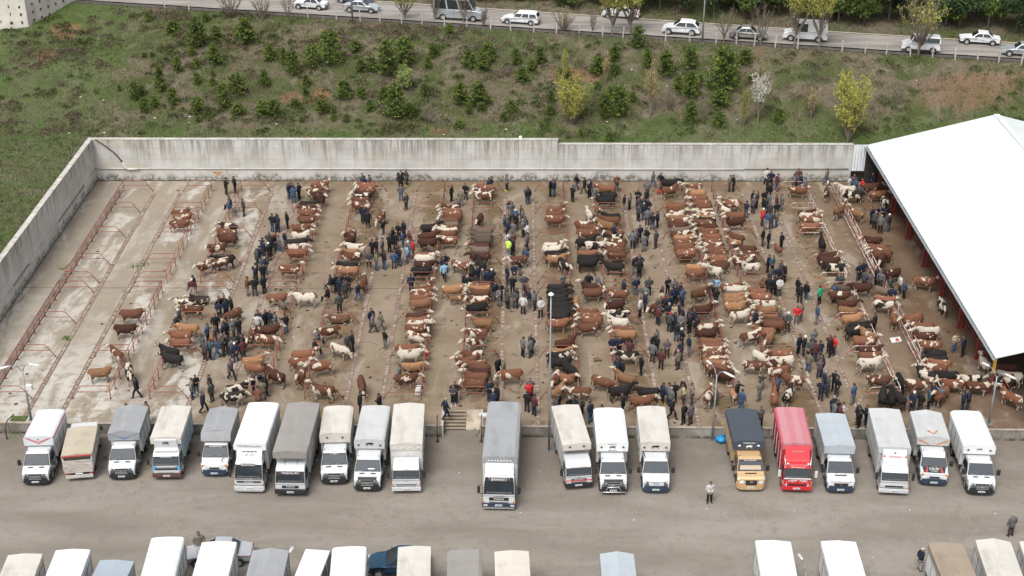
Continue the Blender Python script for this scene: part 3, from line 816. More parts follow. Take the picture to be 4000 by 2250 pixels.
# ================================================================== POSTS ALONG THE ROAD
M_POSTW = mat('whitewashed_post', (0.44, 0.41, 0.365), 0.9, var=.3, scale=4)
PM = MB(); PM.box(-.06, .06, -.06, .06, -.4, 1.25); PM.add([(-.06, -.06, 1.25), (.06, -.06, 1.25), (.06, .06, 1.25), (-.06, .06, 1.25), (0, 0, 1.3)], [(0, 1, 4), (1, 2, 4), (2, 3, 4), (3, 0, 4)])
PMESH = PM.mesh('road_post', [M_POSTW])
posts = [(662, 12), (742, 36), (1208, 59), (1316, 72), (1415, 61), (1488, 78), (1572, 80), (1653, 82), (1738, 91), (1826, 95), (1917, 101), (1995, 101),
         (2084, 113), (2172, 117), (2261, 128), (2352, 135), (2431, 142), (2511, 147), (2597, 153), (2690, 155), (2791, 157), (2868, 160), (2940, 171),
         (3024, 180), (3112, 186), (3287, 200), (3375, 203), (3461, 212), (3552, 215), (3638, 220), (3730, 233), (3818, 236), (3900, 245), (3989, 253)]
for k, (x, y) in enumerate(posts):
    p = on_hill(x, y); p.y = min(p.y, road_near(p.x) - 1.15); p.z = hill(p.x, p.y)
    o = link('road_post', PMESH, None, p); o.rotation_euler = (rb.uniform(-.06, .06), rb.uniform(-.08, .08), rb.uniform(0, .4))
    tag(o, f'whitewashed concrete post on the verge, {ordinal(len(posts) - k)} post counted from the shed end', 'post', 'whitewashed posts along the road')
# ================================================================== VEGETATION
rv = random.Random(11)
nrv = np.random.default_rng(5)
def leaf_mat(name, col, var=.35, rnd=.18):
    m = mat(name, col, 0.75, var=var, scale=1.6, spec=.2, rnd=rnd)
    return m
M_PINE = leaf_mat('pine_needles', (0.047, 0.076, 0.022))
M_PINEY = leaf_mat('young_pine_tips', (0.15, 0.19, 0.035))
M_YELL = leaf_mat('spring_yellow_leaves', (0.35, 0.345, 0.075), rnd=.1)
M_PALE = leaf_mat('pale_buds', (0.36, 0.29, 0.13), rnd=.1)
M_LEAF = leaf_mat('fresh_leaves', (0.072, 0.108, 0.026))
M_LEAFD = leaf_mat('dark_leaves', (0.035, 0.055, 0.022))
M_BLOS = leaf_mat('white_blossom', (0.55, 0.55, 0.46), rnd=.05)
M_BARK = mat('bark', (0.16, 0.13, 0.10), 0.95, var=.3)
M_TWIG = mat('bare_twigs', (0.185, 0.15, 0.115), 0.95, var=.3)

def tris_cloud(P, size, nrm=None, jitter=1.0, stretch=1.0):
    """one small triangle pair (leaf) per point"""
    n = len(P)
    a = nrv.normal(size=(n, 3)); a /= np.linalg.norm(a, axis=1, keepdims=True)
    b = nrv.normal(size=(n, 3)); b -= a * (a * b).sum(1, keepdims=True); b /= np.linalg.norm(b, axis=1, keepdims=True)
    s = size * nrv.uniform(.6, 1.3, (n, 1))
    V = np.stack([P - a * s * stretch, P + b * s * .55, P + a * s * stretch, P - b * s * .55], 1).reshape(-1, 3)
    F = np.arange(4 * n).reshape(n, 4)
    return V, F

def conifer_mesh(kind, n=2600):
    """crown of unit height 1, width 1: tufted branches in whorls, open gaps"""
    P = []; T = []
    nb = 46
    for k in range(nb):
        z = .06 + .92 * (k / nb) ** 0.9
        ang = k * 2.4 + rv.uniform(-.4, .4)
        reach = .5 * (1 - z) ** (.30 if kind == 0 else .42) * (min(1, .66 + z * 2.0)) * rv.uniform(.6, 1.12) + .03
        m = int(n / nb)
        for j in range(m):
            t = rv.random() ** .6
            r = reach * t
            sp = .05 + .10 * (1 - z)
            P.append((r * math.cos(ang) + rv.gauss(0, sp * .55), r * math.sin(ang) + rv.gauss(0, sp * .55), z + .10 * t + rv.gauss(0, .022)))
            T.append(1 if (t > .62 and rv.random() < .6) or rv.random() < .08 else 0)
    P = np.array(P)
    V, F = tris_cloud(P, .034, stretch=1.2)
    return mesh_np('crown', V, F, [M_PINE, M_PINEY], T)

def trunk_mesh(name, h, r, m, lean=.05):
    b = MB(); b.tube([(0, 0, -.1), (rv.uniform(-lean, lean) * .5, 0, h * .5), (rv.uniform(-lean, lean), rv.uniform(-lean, lean), h)], [r, r * .7, r * .2], 6)
    return b.mesh(name, [m])

def branch_tree(n_main, spread, leafn, leaf_size, lm, twig_r=.011, up=1.0, leaf_lo=.3, second=5, name='crown', fork=.04):
    """many rising limbs with side twigs (unit height); returns wood mesh, leaf mesh"""
    b = MB(); LP = []
    b.tube([(0, 0, -.03), (.008, 0, fork * .5), (0, 0, fork + .03)], [twig_r * 2.4, twig_r * 2.0, twig_r * 1.6], 6, cap=False)
    for k in range(n_main):
        ang = 2 * math.pi * k / n_main + rv.uniform(-.4, .4)
        s = spread * rv.uniform(.35, 1.0); h = rv.uniform(.72, 1.0) * up
        f0 = fork * rv.uniform(.55, 1.0); pts = [Vector((0, 0, f0))]
        for j in range(1, 5):
            t = j / 4
            pts.append(Vector((s * t ** .8 * math.cos(ang) + rv.gauss(0, .014), s * t ** .8 * math.sin(ang) + rv.gauss(0, .014), f0 + (h - f0) * (t ** 1.05))))
        b.tube(pts, [twig_r * 1.6, twig_r * 1.2, twig_r * .9, twig_r * .6, twig_r * .25], 4, cap=False)
        for j in range(second):
            t = rv.uniform(.25, .95); i = min(3, int(t * 4)); p = pts[i].lerp(pts[i + 1], t * 4 - i)
            q = p + Vector((rv.gauss(0, .10), rv.gauss(0, .10), rv.uniform(.06, .20))) * (1.15 - t * .5)
            b.tube([p, p.lerp(q, .5) + Vector((0, 0, .01)), q], [twig_r * .5, twig_r * .35, twig_r * .15], 3, cap=False)
            for _ in range(max(1, leafn // (n_main * second))):
                u = rv.random(); c = p.lerp(q, u)
                if c.z > leaf_lo: LP.append((c.x + rv.gauss(0, .022), c.y + rv.gauss(0, .022), c.z + rv.gauss(0, .02)))
    wood = b.mesh('branches', [M_TWIG])
    leaf = None
    if leafn and LP:
        V, F = tris_cloud(np.array(LP), leaf_size, stretch=1.6); leaf = mesh_np(name, V, F, [lm])
    return wood, leaf

def broad_mesh(n, lm, lumps=9, squash=.8):
    P = []; 
    C = [(rv.uniform(-.3, .3), rv.uniform(-.3, .3), rv.uniform(.30, .8), rv.uniform(.16, .27)) for _ in range(lumps)]
    for _ in range(n):
        x, y, z, r = rv.choice(C)
        d = Vector((rv.gauss(0, 1), rv.gauss(0, 1), rv.gauss(0, 1))).normalized() * r * rv.random() ** .35
        P.append((x + d.x, y + d.y, max(.03, z + d.z * squash)))
    V, F = tris_cloud(np.array(P), .038); return mesh_np('crown', V, F, [lm])

CON = [conifer_mesh(0), conifer_mesh(1), conifer_mesh(0, 2300), conifer_mesh(1, 2800)]
TRK = trunk_mesh('trunk', .8, .025, M_BARK)
YEL = [branch_tree(22, .40, 7000, .0125, M_YELL, second=12, leaf_lo=.18, twig_r=.008), branch_tree(16, .20, 3000, .012, M_YELL, second=10, leaf_lo=.2, twig_r=.009), branch_tree(13, .46, 3600, .0125, M_YELL, second=14, leaf_lo=.52, twig_r=.009, fork=.26)]
PALE = [branch_tree(9, .17, 900, .018, M_PALE), branch_tree(12, .28, 900, .017, M_PALE)]
BARE = [branch_tree(13, .46, 0, 0, None, second=20, twig_r=.009), branch_tree(9, .42, 0, 0, None, second=24, fork=.28, twig_r=.009)]
BUD = [branch_tree(16, .45, 600, .014, M_PALE, second=14), branch_tree(13, .5, 1500, .012, M_YELL, second=18, leaf_lo=.5, fork=.25)]
BLO = branch_tree(9, .34, 1600, .016, M_BLOS, leaf_lo=.4, fork=.34, second=9)
BRO = [broad_mesh(2600, M_LEAF, 12), broad_mesh(2600, M_LEAFD, 11), broad_mesh(2200, M_LEAF, 9)]
BUSHL = broad_mesh(1300, leaf_mat('light_shrub_leaves', (0.19, 0.23, 0.075)), 8, .9)

def place_tree(name, parts, p, h, w, label, cat, group):
    root = empty(name, p, rv.uniform(0, 6.28), label, cat, group)
    for nm, me in parts:
        if me is None: continue
        o = link(nm, me, root); o.scale = (w, w, h)
    return root
S4 = 1000 / 2576
def tpx(x0, x, y): return x0 + x * S4, y * S4
con = []
T1 = "1745,340,120,150;1990,470,230,190;2160,650,170,150;2180,400,130,120;2470,440,230,220;1790,720,140,110;1980,690,110,80;1930,560,90,80;1620,930,240,120;1360,1010,170,110;1430,950,90,80;1740,1045,150,130;1460,1130,140,100;1560,1080,110,90;1200,915,60,45;1990,1150,160,150;2250,1090,230,150;2390,950,190,200;2400,1150,100,140;1990,850,110,90;2140,770,60,50;2140,860,70,70;1995,1230,60,60;1450,580,50,60;1530,575,50,50;2070,220,80,80;1490,210,70,80"
T2 = "140,610,160,120;290,660,160,100;370,760,230,160;560,680,200,170;750,650,300,250;90,870,150,100;510,870,110,100;500,960,90,70;890,990,160,180;1060,990,110,110;70,1170,150,150;190,1190,170,150;390,1070,70,110;670,1130,110,130;780,1150,70,60;780,1210,60,80;910,1230,80,70;1150,1120,110,90;1320,770,330,190;1500,660,260,230;1060,720,120,120;1170,720,130,110;1000,520,110,120;1410,1200,310,200;1300,1040,150,130;1560,1180,130,110;1700,950,100,90;1780,580,130,110;1730,700,120,100;2150,690,180,140;2290,720,160,140;2330,600,150,190;2060,1060,210,140;2240,1080,230,190;2140,1150,100,80;2270,1120,90,90;2040,1290,90,100;2490,1220,80,80;2560,1110,100,100;1950,370,120,100;1560,1290,60,80;460,1230,60,60"
T3 = "40,660,160,100;280,650,160,110;200,720,110,110;100,830,140,120;860,750,170,140;1030,620,140,110;1040,750,110,110;1265,480,200,140;1360,690,180,110;1550,770,230,170;1790,700,200,140;2120,920,400,270;2340,650,140,140;1670,920,150,110;1800,990,240,150;1790,840,110,110;1900,820,70,60;1080,1180,290,180;920,1200,230,120;1000,990,110,150;1210,1020,90,100;860,900,80,80;1790,1210,180,130;2090,1080,160,180;2080,1270,130,130;2410,830,90,90;390,1020,100,80;520,800,120,150;380,1150,90,90;10,1130,80,90;975,1420,90,90;690,1380,80,70"
T4 = "100,1230,130,130"
nc = 0
for x0, s in ((0, T1), (1000, T2), (2000, T3), (3000, T4)):
    for e in s.split(';'):
        x, y, h, w = map(float, e.split(','))
        px, py = tpx(x0, x, y); p = on_hill(px, py)
        d = (p - CAMP).dot(_w); s_ = d / F_PX
        H = h * S4 * s_ / .93 * 1.02; W = w * S4 * s_ * rv.uniform(1.18, 1.42)
        nc += 1
        k = rv.randrange(4)
        size = 'tiny' if H < .9 else 'small' if H < 1.8 else 'bushy' if H < 3 else 'large'
        o = place_tree('pine_tree', [('crown', CON[k]), ('trunk', TRK)], p - Vector((0, 0, .05)), H, W, None, 'tree', 'young conifers on the bank')
        con.append((o, size))
# every conifer gets a label that tells it apart: its size and its count along the bank
roots = [c_[0] for c_ in con]
order = sorted(range(len(roots)), key=lambda i: roots[i].location.x)
for rank, i in enumerate(order):
    o = roots[i]; up = (o.location.y - WALL_Y) / max(1, road_near(o.location.x) - WALL_Y)
    where = 'low on the bank near the wall' if up < .33 else 'halfway up the bank' if up < .66 else 'high on the bank near the road'
    o['label'] = f"{con[i][1]} green conifer {where}, {ordinal(rank + 1)} from the concrete foundation block"
def spec(kind, x0, x, y, h, w, label, name='spring_tree', cat='tree', group=None):
    px, py = tpx(x0, x, y); p = on_hill(px, py); d = (p - CAMP).dot(_w) / F_PX
    H, W = h * S4 * d / .93, w * S4 * d * 1.2
    wood, leaf = kind
    place_tree(name, [('trunk', wood), ('crown', leaf)], p - Vector((0, 0, .1)), H, W * 1.0, label, cat, group)
spec(YEL[0], 2000, 610, 1260, 490, 400, 'large yellow green willow shrub low on the bank', 'willow_shrub', 'shrub')
spec(YEL[1], 2000, 525, 850, 350, 150, 'slim yellow poplar sapling high on the bank', 'poplar_sapling')
spec(PALE[0], 2000, 1390, 1190, 610, 240, 'tall pale poplar sapling in the middle of the bank', 'poplar_sapling')
spec(PALE[0], 2000, 940, 860, 360, 160, 'thin pale sapling with few leaves between conifers', 'poplar_sapling')
spec(YEL[1], 2000, 2330, 1280, 390, 160, 'slim yellow sapling below the blossom tree', 'poplar_sapling')
spec(BARE[0], 2000, 1590, 1110, 210, 190, 'bare tan shrub beside the pale poplar', 'bare_shrub', 'shrub')
spec(BARE[1], 2000, 1920, 1250, 260, 180, 'bare grey shrub standing beside the blossom tree', 'bare_shrub', 'shrub')
spec(BLO, 2000, 2470, 1250, 490, 300, 'small tree covered in white blossom low on the bank', 'blossom_tree')
spec(PALE[1], 2000, 2520, 830, 230, 150, 'small orange budded shrub above the blossom tree', 'budding_shrub', 'shrub')
spec(YEL[0], 3000, 800, 1430, 720, 430, 'tall yellow green willow beside the shed roof', 'willow_tree')
spec(PALE[1], 3000, 430, 1200, 340, 220, 'pale yellow shrub between blossom tree and willow', 'budding_shrub', 'shrub')
spec(BARE[1], 3000, 1290, 1080, 220, 140, 'faint orange sapling on the bank above the shed roof', 'bare_shrub', 'shrub')
spec(YEL[2], 3000, 270, 465, 680, 430, 'yellow green roadside tree in front of the white panel van', 'roadside_tree')
spec(YEL[2], 3000, 510, 490, 680, 400, 'yellow roadside tree behind the tail of the white panel van', 'roadside_tree')
spec(BUD[1], 3000, 1510, 565, 640, 470, 'pale spreading roadside tree in front of the small white van', 'roadside_tree')
spec(YEL[2], 2000, 1010, 355, 560, 430, 'yellow roadside tree in front of the white saloon', 'roadside_tree')
spec(YEL[2], 2000, 1190, 345, 560, 420, 'second yellow roadside tree beside the white saloon', 'roadside_tree')
spec(BUD[0], 2000, 520, 315, 260, 270, 'low brown budding roadside bush beside the white estate car', 'roadside_bush', 'bush')
spec(BARE[1], 2000, 2130, 440, 340, 280, 'bare roadside tree in front of the grey saloon', 'roadside_tree')
spec(BARE[1], 2000, 2500, 465, 420, 260, 'bare roadside tree at the bonnet of the grey saloon', 'roadside_tree')
spec(BARE[0], 2000, 810, 320, 240, 120, 'thin bare sapling at the road edge behind the post row', 'roadside_tree')
spec(BARE[1], 1000, 330, 250, 330, 190, 'bare roadside tree at the tail of the old white saloon', 'roadside_tree')
spec(BUD[1], 1000, 1500, 200, 330, 300, 'budding roadside tree between silver saloon and minibus', 'roadside_tree')
spec(BARE[1], 1000, 1800, 215, 330, 190, 'bare roadside tree at the tail of the silver minibus', 'roadside_tree')
spec(BARE[1], 1000, 2090, 245, 360, 200, 'bare roadside tree in front of the silver minibus', 'roadside_tree')
spec(BARE[0], 1000, 2290, 275, 260, 140, 'bare roadside sapling ahead of the silver minibus', 'roadside_tree')
spec(BARE[0], 0, 2320, 170, 260, 340, 'tangled grey bare bush at the upper end of the post row', 'roadside_bush', 'bush')
spec(BARE[0], 1000, 70, 190, 260, 260, 'tangled dark bush at the tail of the old white saloon', 'roadside_bush', 'bush')
spec(BARE[1], 1000, 1740, 1250, 200, 260, 'dark bramble thicket low on the bank above the wall', 'bramble_bush', 'bush')
spec(BARE[1], 1000, 2460, 790, 130, 260, 'grey bramble thicket halfway up the bank', 'bramble_bush', 'bush')
spec(BARE[0], 0, 620, 870, 110, 150, 'heap of grey dead branches on the bank', 'dead_branches', 'branches')
px, py = tpx(1000, 1520, 900); p = on_hill(px, py); d = (p - CAMP).dot(_w) / F_PX
place_tree('light_shrub', [('crown', BUSHL), ('trunk', TRK)], p, 260 * S4 * d, 240 * S4 * d * 1.15, 'light green leafy shrub in the middle of the bank', 'shrub', None)
# trees and bushes beyond the road
far = []
xx = 14.0
while xx < 66:
    far.append((xx + rv.uniform(-.6, .6), rv.uniform(.9, 2.2), rv.uniform(4.5, 7.0), rv.uniform(4.2, 5.8), rv.choice((0, 1, 1, 2)))); xx += rv.uniform(2.1, 3.0)
xx = 16.0
while xx < 72:
    far.append((xx, rv.uniform(4, 7), rv.uniform(6, 8.5), rv.uniform(5, 7), rv.choice((0, 1, 1)))); xx += rv.uniform(3.0, 4.2)
xx = -12.0
while xx < 15:
    far.append((xx, rv.uniform(1.2, 3.0), rv.uniform(1.6, 3.0), rv.uniform(3.0, 4.4), rv.choice((1, 1, 2)))); xx += rv.uniform(2.2, 3.2)
far.sort()
for k, (x, dy, h, w, m) in enumerate(far):
    y = road_far(x) + .5 + dy + w * .22
    kind = ('fresh green', 'dark green', 'green')[m]
    place_tree('hedge_tree', [('crown', BRO[m]), ('trunk', TRK)], Vector((x, y, hill(x, y) - .1)), h, w, f'{kind} leafy {"tree" if h > 3.2 else "bush"} beyond the road, {ordinal(len(far) - k)} counted back from the silver car', 'tree' if h > 3.2 else 'bush', 'trees and bushes beyond the road')

# ---- grass and dry weeds on the bank (stuff)
def blades(n, m, name, label, hmin, hmax, field, wide=.05):
    V = []; F = []
    X = nrv.uniform(-62, 66, n * 4); Y = nrv.uniform(96, WALL_Y + 34, n * 4); c = 0
    for x, y in zip(X, Y):
        if y < WALL_Y + WALL_T + .05:
            if x > WALL_X - WALL_T - .08: continue
        elif y > road_near(x) - 1.0 and y < road_far(x) + .4: continue
        if c0.x - 22 < x < c0.x + 7 and y > c0.y - .2: continue
        v = field(x, y)
        if rv.random() > v: continue
        z = hill(x, y); h = rv.uniform(hmin, hmax)
        for _ in range(3):
            a = rv.uniform(0, 3.14); dx, dy = math.cos(a) * wide, math.sin(a) * wide
            lx, ly = rv.gauss(0, .6) * h, rv.gauss(0, .6) * h; ox, oy = rv.gauss(0, .10), rv.gauss(0, .10)
            o = len(V); V += [(x + ox - dx, y + oy - dy, z - .03), (x + ox + dx, y + oy + dy, z - .03), (x + ox + lx, y + oy + ly, z + h)]; F.append((o, o + 1, o + 2))
        c += 1
        if c >= n: break
    o = link(name, mesh_np(name, V, F, [m])); tag(o, label, 'grass', kind='stuff')
f1 = lambda x, y: max(0, min(1, .30 + 1.5 * noise.noise(Vector((x * .12, y * .12, 0))) + (.5 if y < WALL_Y + 3.0 else 0)))
f2 = lambda x, y: max(0, min(1, .42 - 1.2 * noise.noise(Vector((x * .12, y * .12, 0))) + .5 * noise.noise(Vector((x * .5, y * .5, 9)))))
f3 = lambda x, y: max(0, min(1, .15 + 1.6 * noise.noise(Vector((x * .2, y * .2, 20)))))
blades(20000, mat('grass_green', (0.085, 0.118, 0.036), .8, var=.4, scale=.5, spec=.2), 'green_grass', 'short green spring grass on the bank', .08, .28, f1)
blades(32000, mat('grass_dry', (0.215, 0.182, 0.130), .85, var=.35, scale=.4, spec=.2), 'dry_grass', 'pale dry grass and weeds on the bank', .09, .30, f2, .03)
def scrub(n, m, name, label, field, r0, r1, hs):
    V = []; F = []; c = 0
    while c < n:
        x = rv.uniform(-60, 66); y = rv.uniform(WALL_Y + 1.2, WALL_Y + 26)
        if y > road_near(x) - 1.6 or rv.random() > field(x, y): continue
        c += 1; r = rv.uniform(r0, r1); z0 = hill(x, y)
        k = int(26 * r / r0)
        for _ in range(k):
            a = rv.uniform(0, 6.28); q = rv.random() ** .6; px_, py_ = x + r * q * math.cos(a), y + r * q * math.sin(a)
            h = hs * r * (1 - q * q) * rv.uniform(.4, 1.1) + .03
            t = rv.uniform(0, 3.14); s = rv.uniform(.05, .11); dx, dy = math.cos(t) * s, math.sin(t) * s
            o = len(V); V += [(px_ - dx, py_ - dy, z0 + h - .05), (px_ + dx, py_ + dy, z0 + h - .03), (px_ + rv.gauss(0, .07), py_ + rv.gauss(0, .07), z0 + h + rv.uniform(.06, .2))]; F.append((o, o + 1, o + 2))
    tag(link(name, mesh_np(name, V, F, [m])), label, 'scrub', kind='stuff')
scrub(340, mat('scrub_brown', (0.125, 0.098, 0.07), .9, var=.3, scale=.6, spec=.1), 'dead_scrub', 'low brown brambles and dead scrub on the bank', lambda x, y: max(0.04, min(1, .2 + 1.5 * noise.noise(Vector((x * .11, y * .15, 41))))), .35, 1.1, .55)
scrub(420, mat('scrub_olive', (0.072, 0.092, 0.03), .9, var=.35, scale=.6, spec=.1), 'green_scrub', 'low olive green scrub and ground cover on the bank', lambda x, y: max(0.05, min(1, .25 + 1.5 * noise.noise(Vector((x * .13, y * .17, 77))))), .3, .9, .6)
blades(12000, mat('weed_brown', (0.155, 0.115, 0.075), .9, var=.35, scale=.4, spec=.2), 'brown_weeds', 'brown dead weeds on the bank', .1, .4, f3, .045)
# ================================================================== VEHICLES
M_WHITE = mat('white_paint', (0.53, 0.545, 0.555), 0.35, coat=.3, var=.05, scale=1.5)
M_CREAM = mat('cream_paint', (0.66, 0.63, 0.56), 0.4, coat=.2, var=.08, scale=1.5)
M_GLASS = mat('dark_glass', (0.022, 0.028, 0.032), 0.07, spec=.6)
M_GLASSB = mat('bluish_glass', (0.050, 0.060, 0.068), 0.10, spec=.55)
M_BLACK = mat('black_plastic', (0.022, 0.023, 0.025), 0.55)
M_BLUEB = mat('dark_blue_bumper', (0.03, 0.045, 0.075), 0.45)
M_TYRE = mat('tyre_rubber', (0.02, 0.02, 0.02), 0.85)
M_RIM = mat('grey_rim', (0.45, 0.45, 0.45), 0.4, metal=.5)
M_CHROME = mat('chrome', (0.72, 0.72, 0.72), 0.2, metal=.8)
M_LAMPG = mat('lamp_glass', (0.50, 0.52, 0.52), 0.12, spec=.8)
M_AMBER = mat('amber_lens', (0.60, 0.20, 0.03), 0.25)
M_PLATE = mat('number_plate', (0.75, 0.75, 0.74), 0.5)
M_PBLUE = mat('plate_blue', (0.03, 0.08, 0.35), 0.5)
M_INK = mat('black_print', (0.03, 0.03, 0.035), 0.7)
M_REDP = mat('red_print', (0.50, 0.05, 0.05), 0.6)
M_WHP = mat('white_print', (0.78, 0.78, 0.77), 0.6)
M_BLUP = mat('blue_print', (0.06, 0.14, 0.36), 0.6)
M_ORP = mat('orange_print', (0.50, 0.19, 0.06), 0.6)
M_GRYP = mat('grey_print', (0.17, 0.165, 0.16), 0.6)
M_CHAS = mat('chassis_dark', (0.03, 0.028, 0.026), 0.8)
M_PLANK = mat('grey_board', (0.42, 0.41, 0.385), 0.75, var=.35, scale=2.5, rnd=.15)
M_PLANKW = mat('white_board', (0.60, 0.60, 0.585), 0.7, var=.25, scale=2.5, rnd=.1)
M_POSTG = mat('steel_post', (0.33, 0.33, 0.32), 0.6, metal=.3)
M_INSIDE = mat('load_dark', (0.05, 0.045, 0.04), 0.95)
def tarp_mat(name, col, stain=.12):
    if name in MATS: return MATS[name]
    g = NG(name, 0.55, 0.35)
    n1 = g.noise(g.mapped((.5, 1.2, 1)), .9, 6, .6, .3); n2 = g.noise(g.mapped(), 7, 4); 
    dk = tuple(c * (1 - stain * 1.8) for c in col)
    c = g.mix(g.rng(n1, .45, .72), col, dk); g.color(c); g.bump(n1, .35, .06); return g.m

WHEEL = None
def wheel_mesh():
    global WHEEL
    if WHEEL is None:
        b = MB(); n = 18
        for r0, mi in ((1.0, 0),):
            rings = [[Vector((r * math.cos(2 * math.pi * k / n), y, r * math.sin(2 * math.pi * k / n))) for k in range(n)] for r, y in ((.62, -.5), (.93, -.5), (1, -.35), (1, .35), (.93, .5), (.62, .5))]
            b.loft(rings, 0, False)
        t = b.mesh('tyre', [M_TYRE])
        b = MB(); rings = [[Vector((r * math.cos(2 * math.pi * k / n), y, r * math.sin(2 * math.pi * k / n))) for k in range(n)] for r, y in ((.63, .46), (.5, .36), (.25, .38), (.12, .5))]
        b.loft(rings, 0, True); rings2 = [[Vector((p.x, -p.y, p.z)) for p in r] for r in rings]; b.loft(rings2, 0, True)
        WHEEL = (t, b.mesh('rim', [M_RIM]))
    return WHEEL
def wheel(parent, x, y, r, w):
    t, rm = wheel_mesh()
    o = link('wheel', t, parent, (x, y, r)); o.scale = (r, w, r)
    link('rim', rm, o)
    return o
def quad(name, parent, pts, m, thick=0.0):
    b = MB(); b.add(pts, [tuple(range(len(pts)))]); return b.build(name, m, parent)
def panel_on(p0, p1, p2, p3, du0, du1, dv0, dv1, off):
    """a quad inside the bilinear patch p0 p1 p2 p3 (u along p0->p1, v along p0->p3), pushed out by off"""
    P = [Vector(p) for p in (p0, p1, p2, p3)]
    nrm = (P[1] - P[0]).cross(P[3] - P[0]).normalized()
    f = lambda u, v: (P[0] * (1 - u) + P[1] * u) * (1 - v) + (P[3] * (1 - u) + P[2] * u) * v + nrm * off
    return [f(du0, dv0), f(du1, dv0), f(du1, dv1), f(du0, dv1)]

def bevel(o, w=.03, seg=2):
    md = o.modifiers.new('edge', 'BEVEL'); md.width = w; md.segments = seg; md.limit_method = 'ANGLE'; md.angle_limit = R(25)
    return o

def bull(parent, m, size, M):
    """running bull drawn as a flat print"""
    pts = [(-.95, -.1), (-.8, .12), (-.5, .28), (-.1, .36), (.25, .42), (.48, .34), (.62, .40), (.72, .30), (.92, .32), (.86, .22), (.95, .10), (.86, .0), (.7, .02), (.55, -.05),
           (.6, -.28), (.88, -.42), (.78, -.48), (.5, -.36), (.38, -.14), (-.1, -.12), (-.35, -.05), (-.45, -.30), (-.72, -.52), (-.82, -.48), (-.62, -.28), (-.66, -.02), (-.8, .02)]
    b = MB(); b.add([M @ Vector((x * size, z * size, .006)) for x, z in pts], [tuple(range(len(pts)))])
    return b.build('bull_emblem', m, parent)

def text_on(parent, body, size, p, nrm, up, m, sx=1.0, shear=0):
    n = Vector(nrm).normalized(); u = Vector(up); u = (u - n * u.dot(n)).normalized(); r_ = u.cross(n)
    Mx = Matrix((r_, u, n)).transposed().to_euler()
    return lettering(body, size, parent, Vector(p) + n * .012, Mx, m, sx=sx, shear=shear)

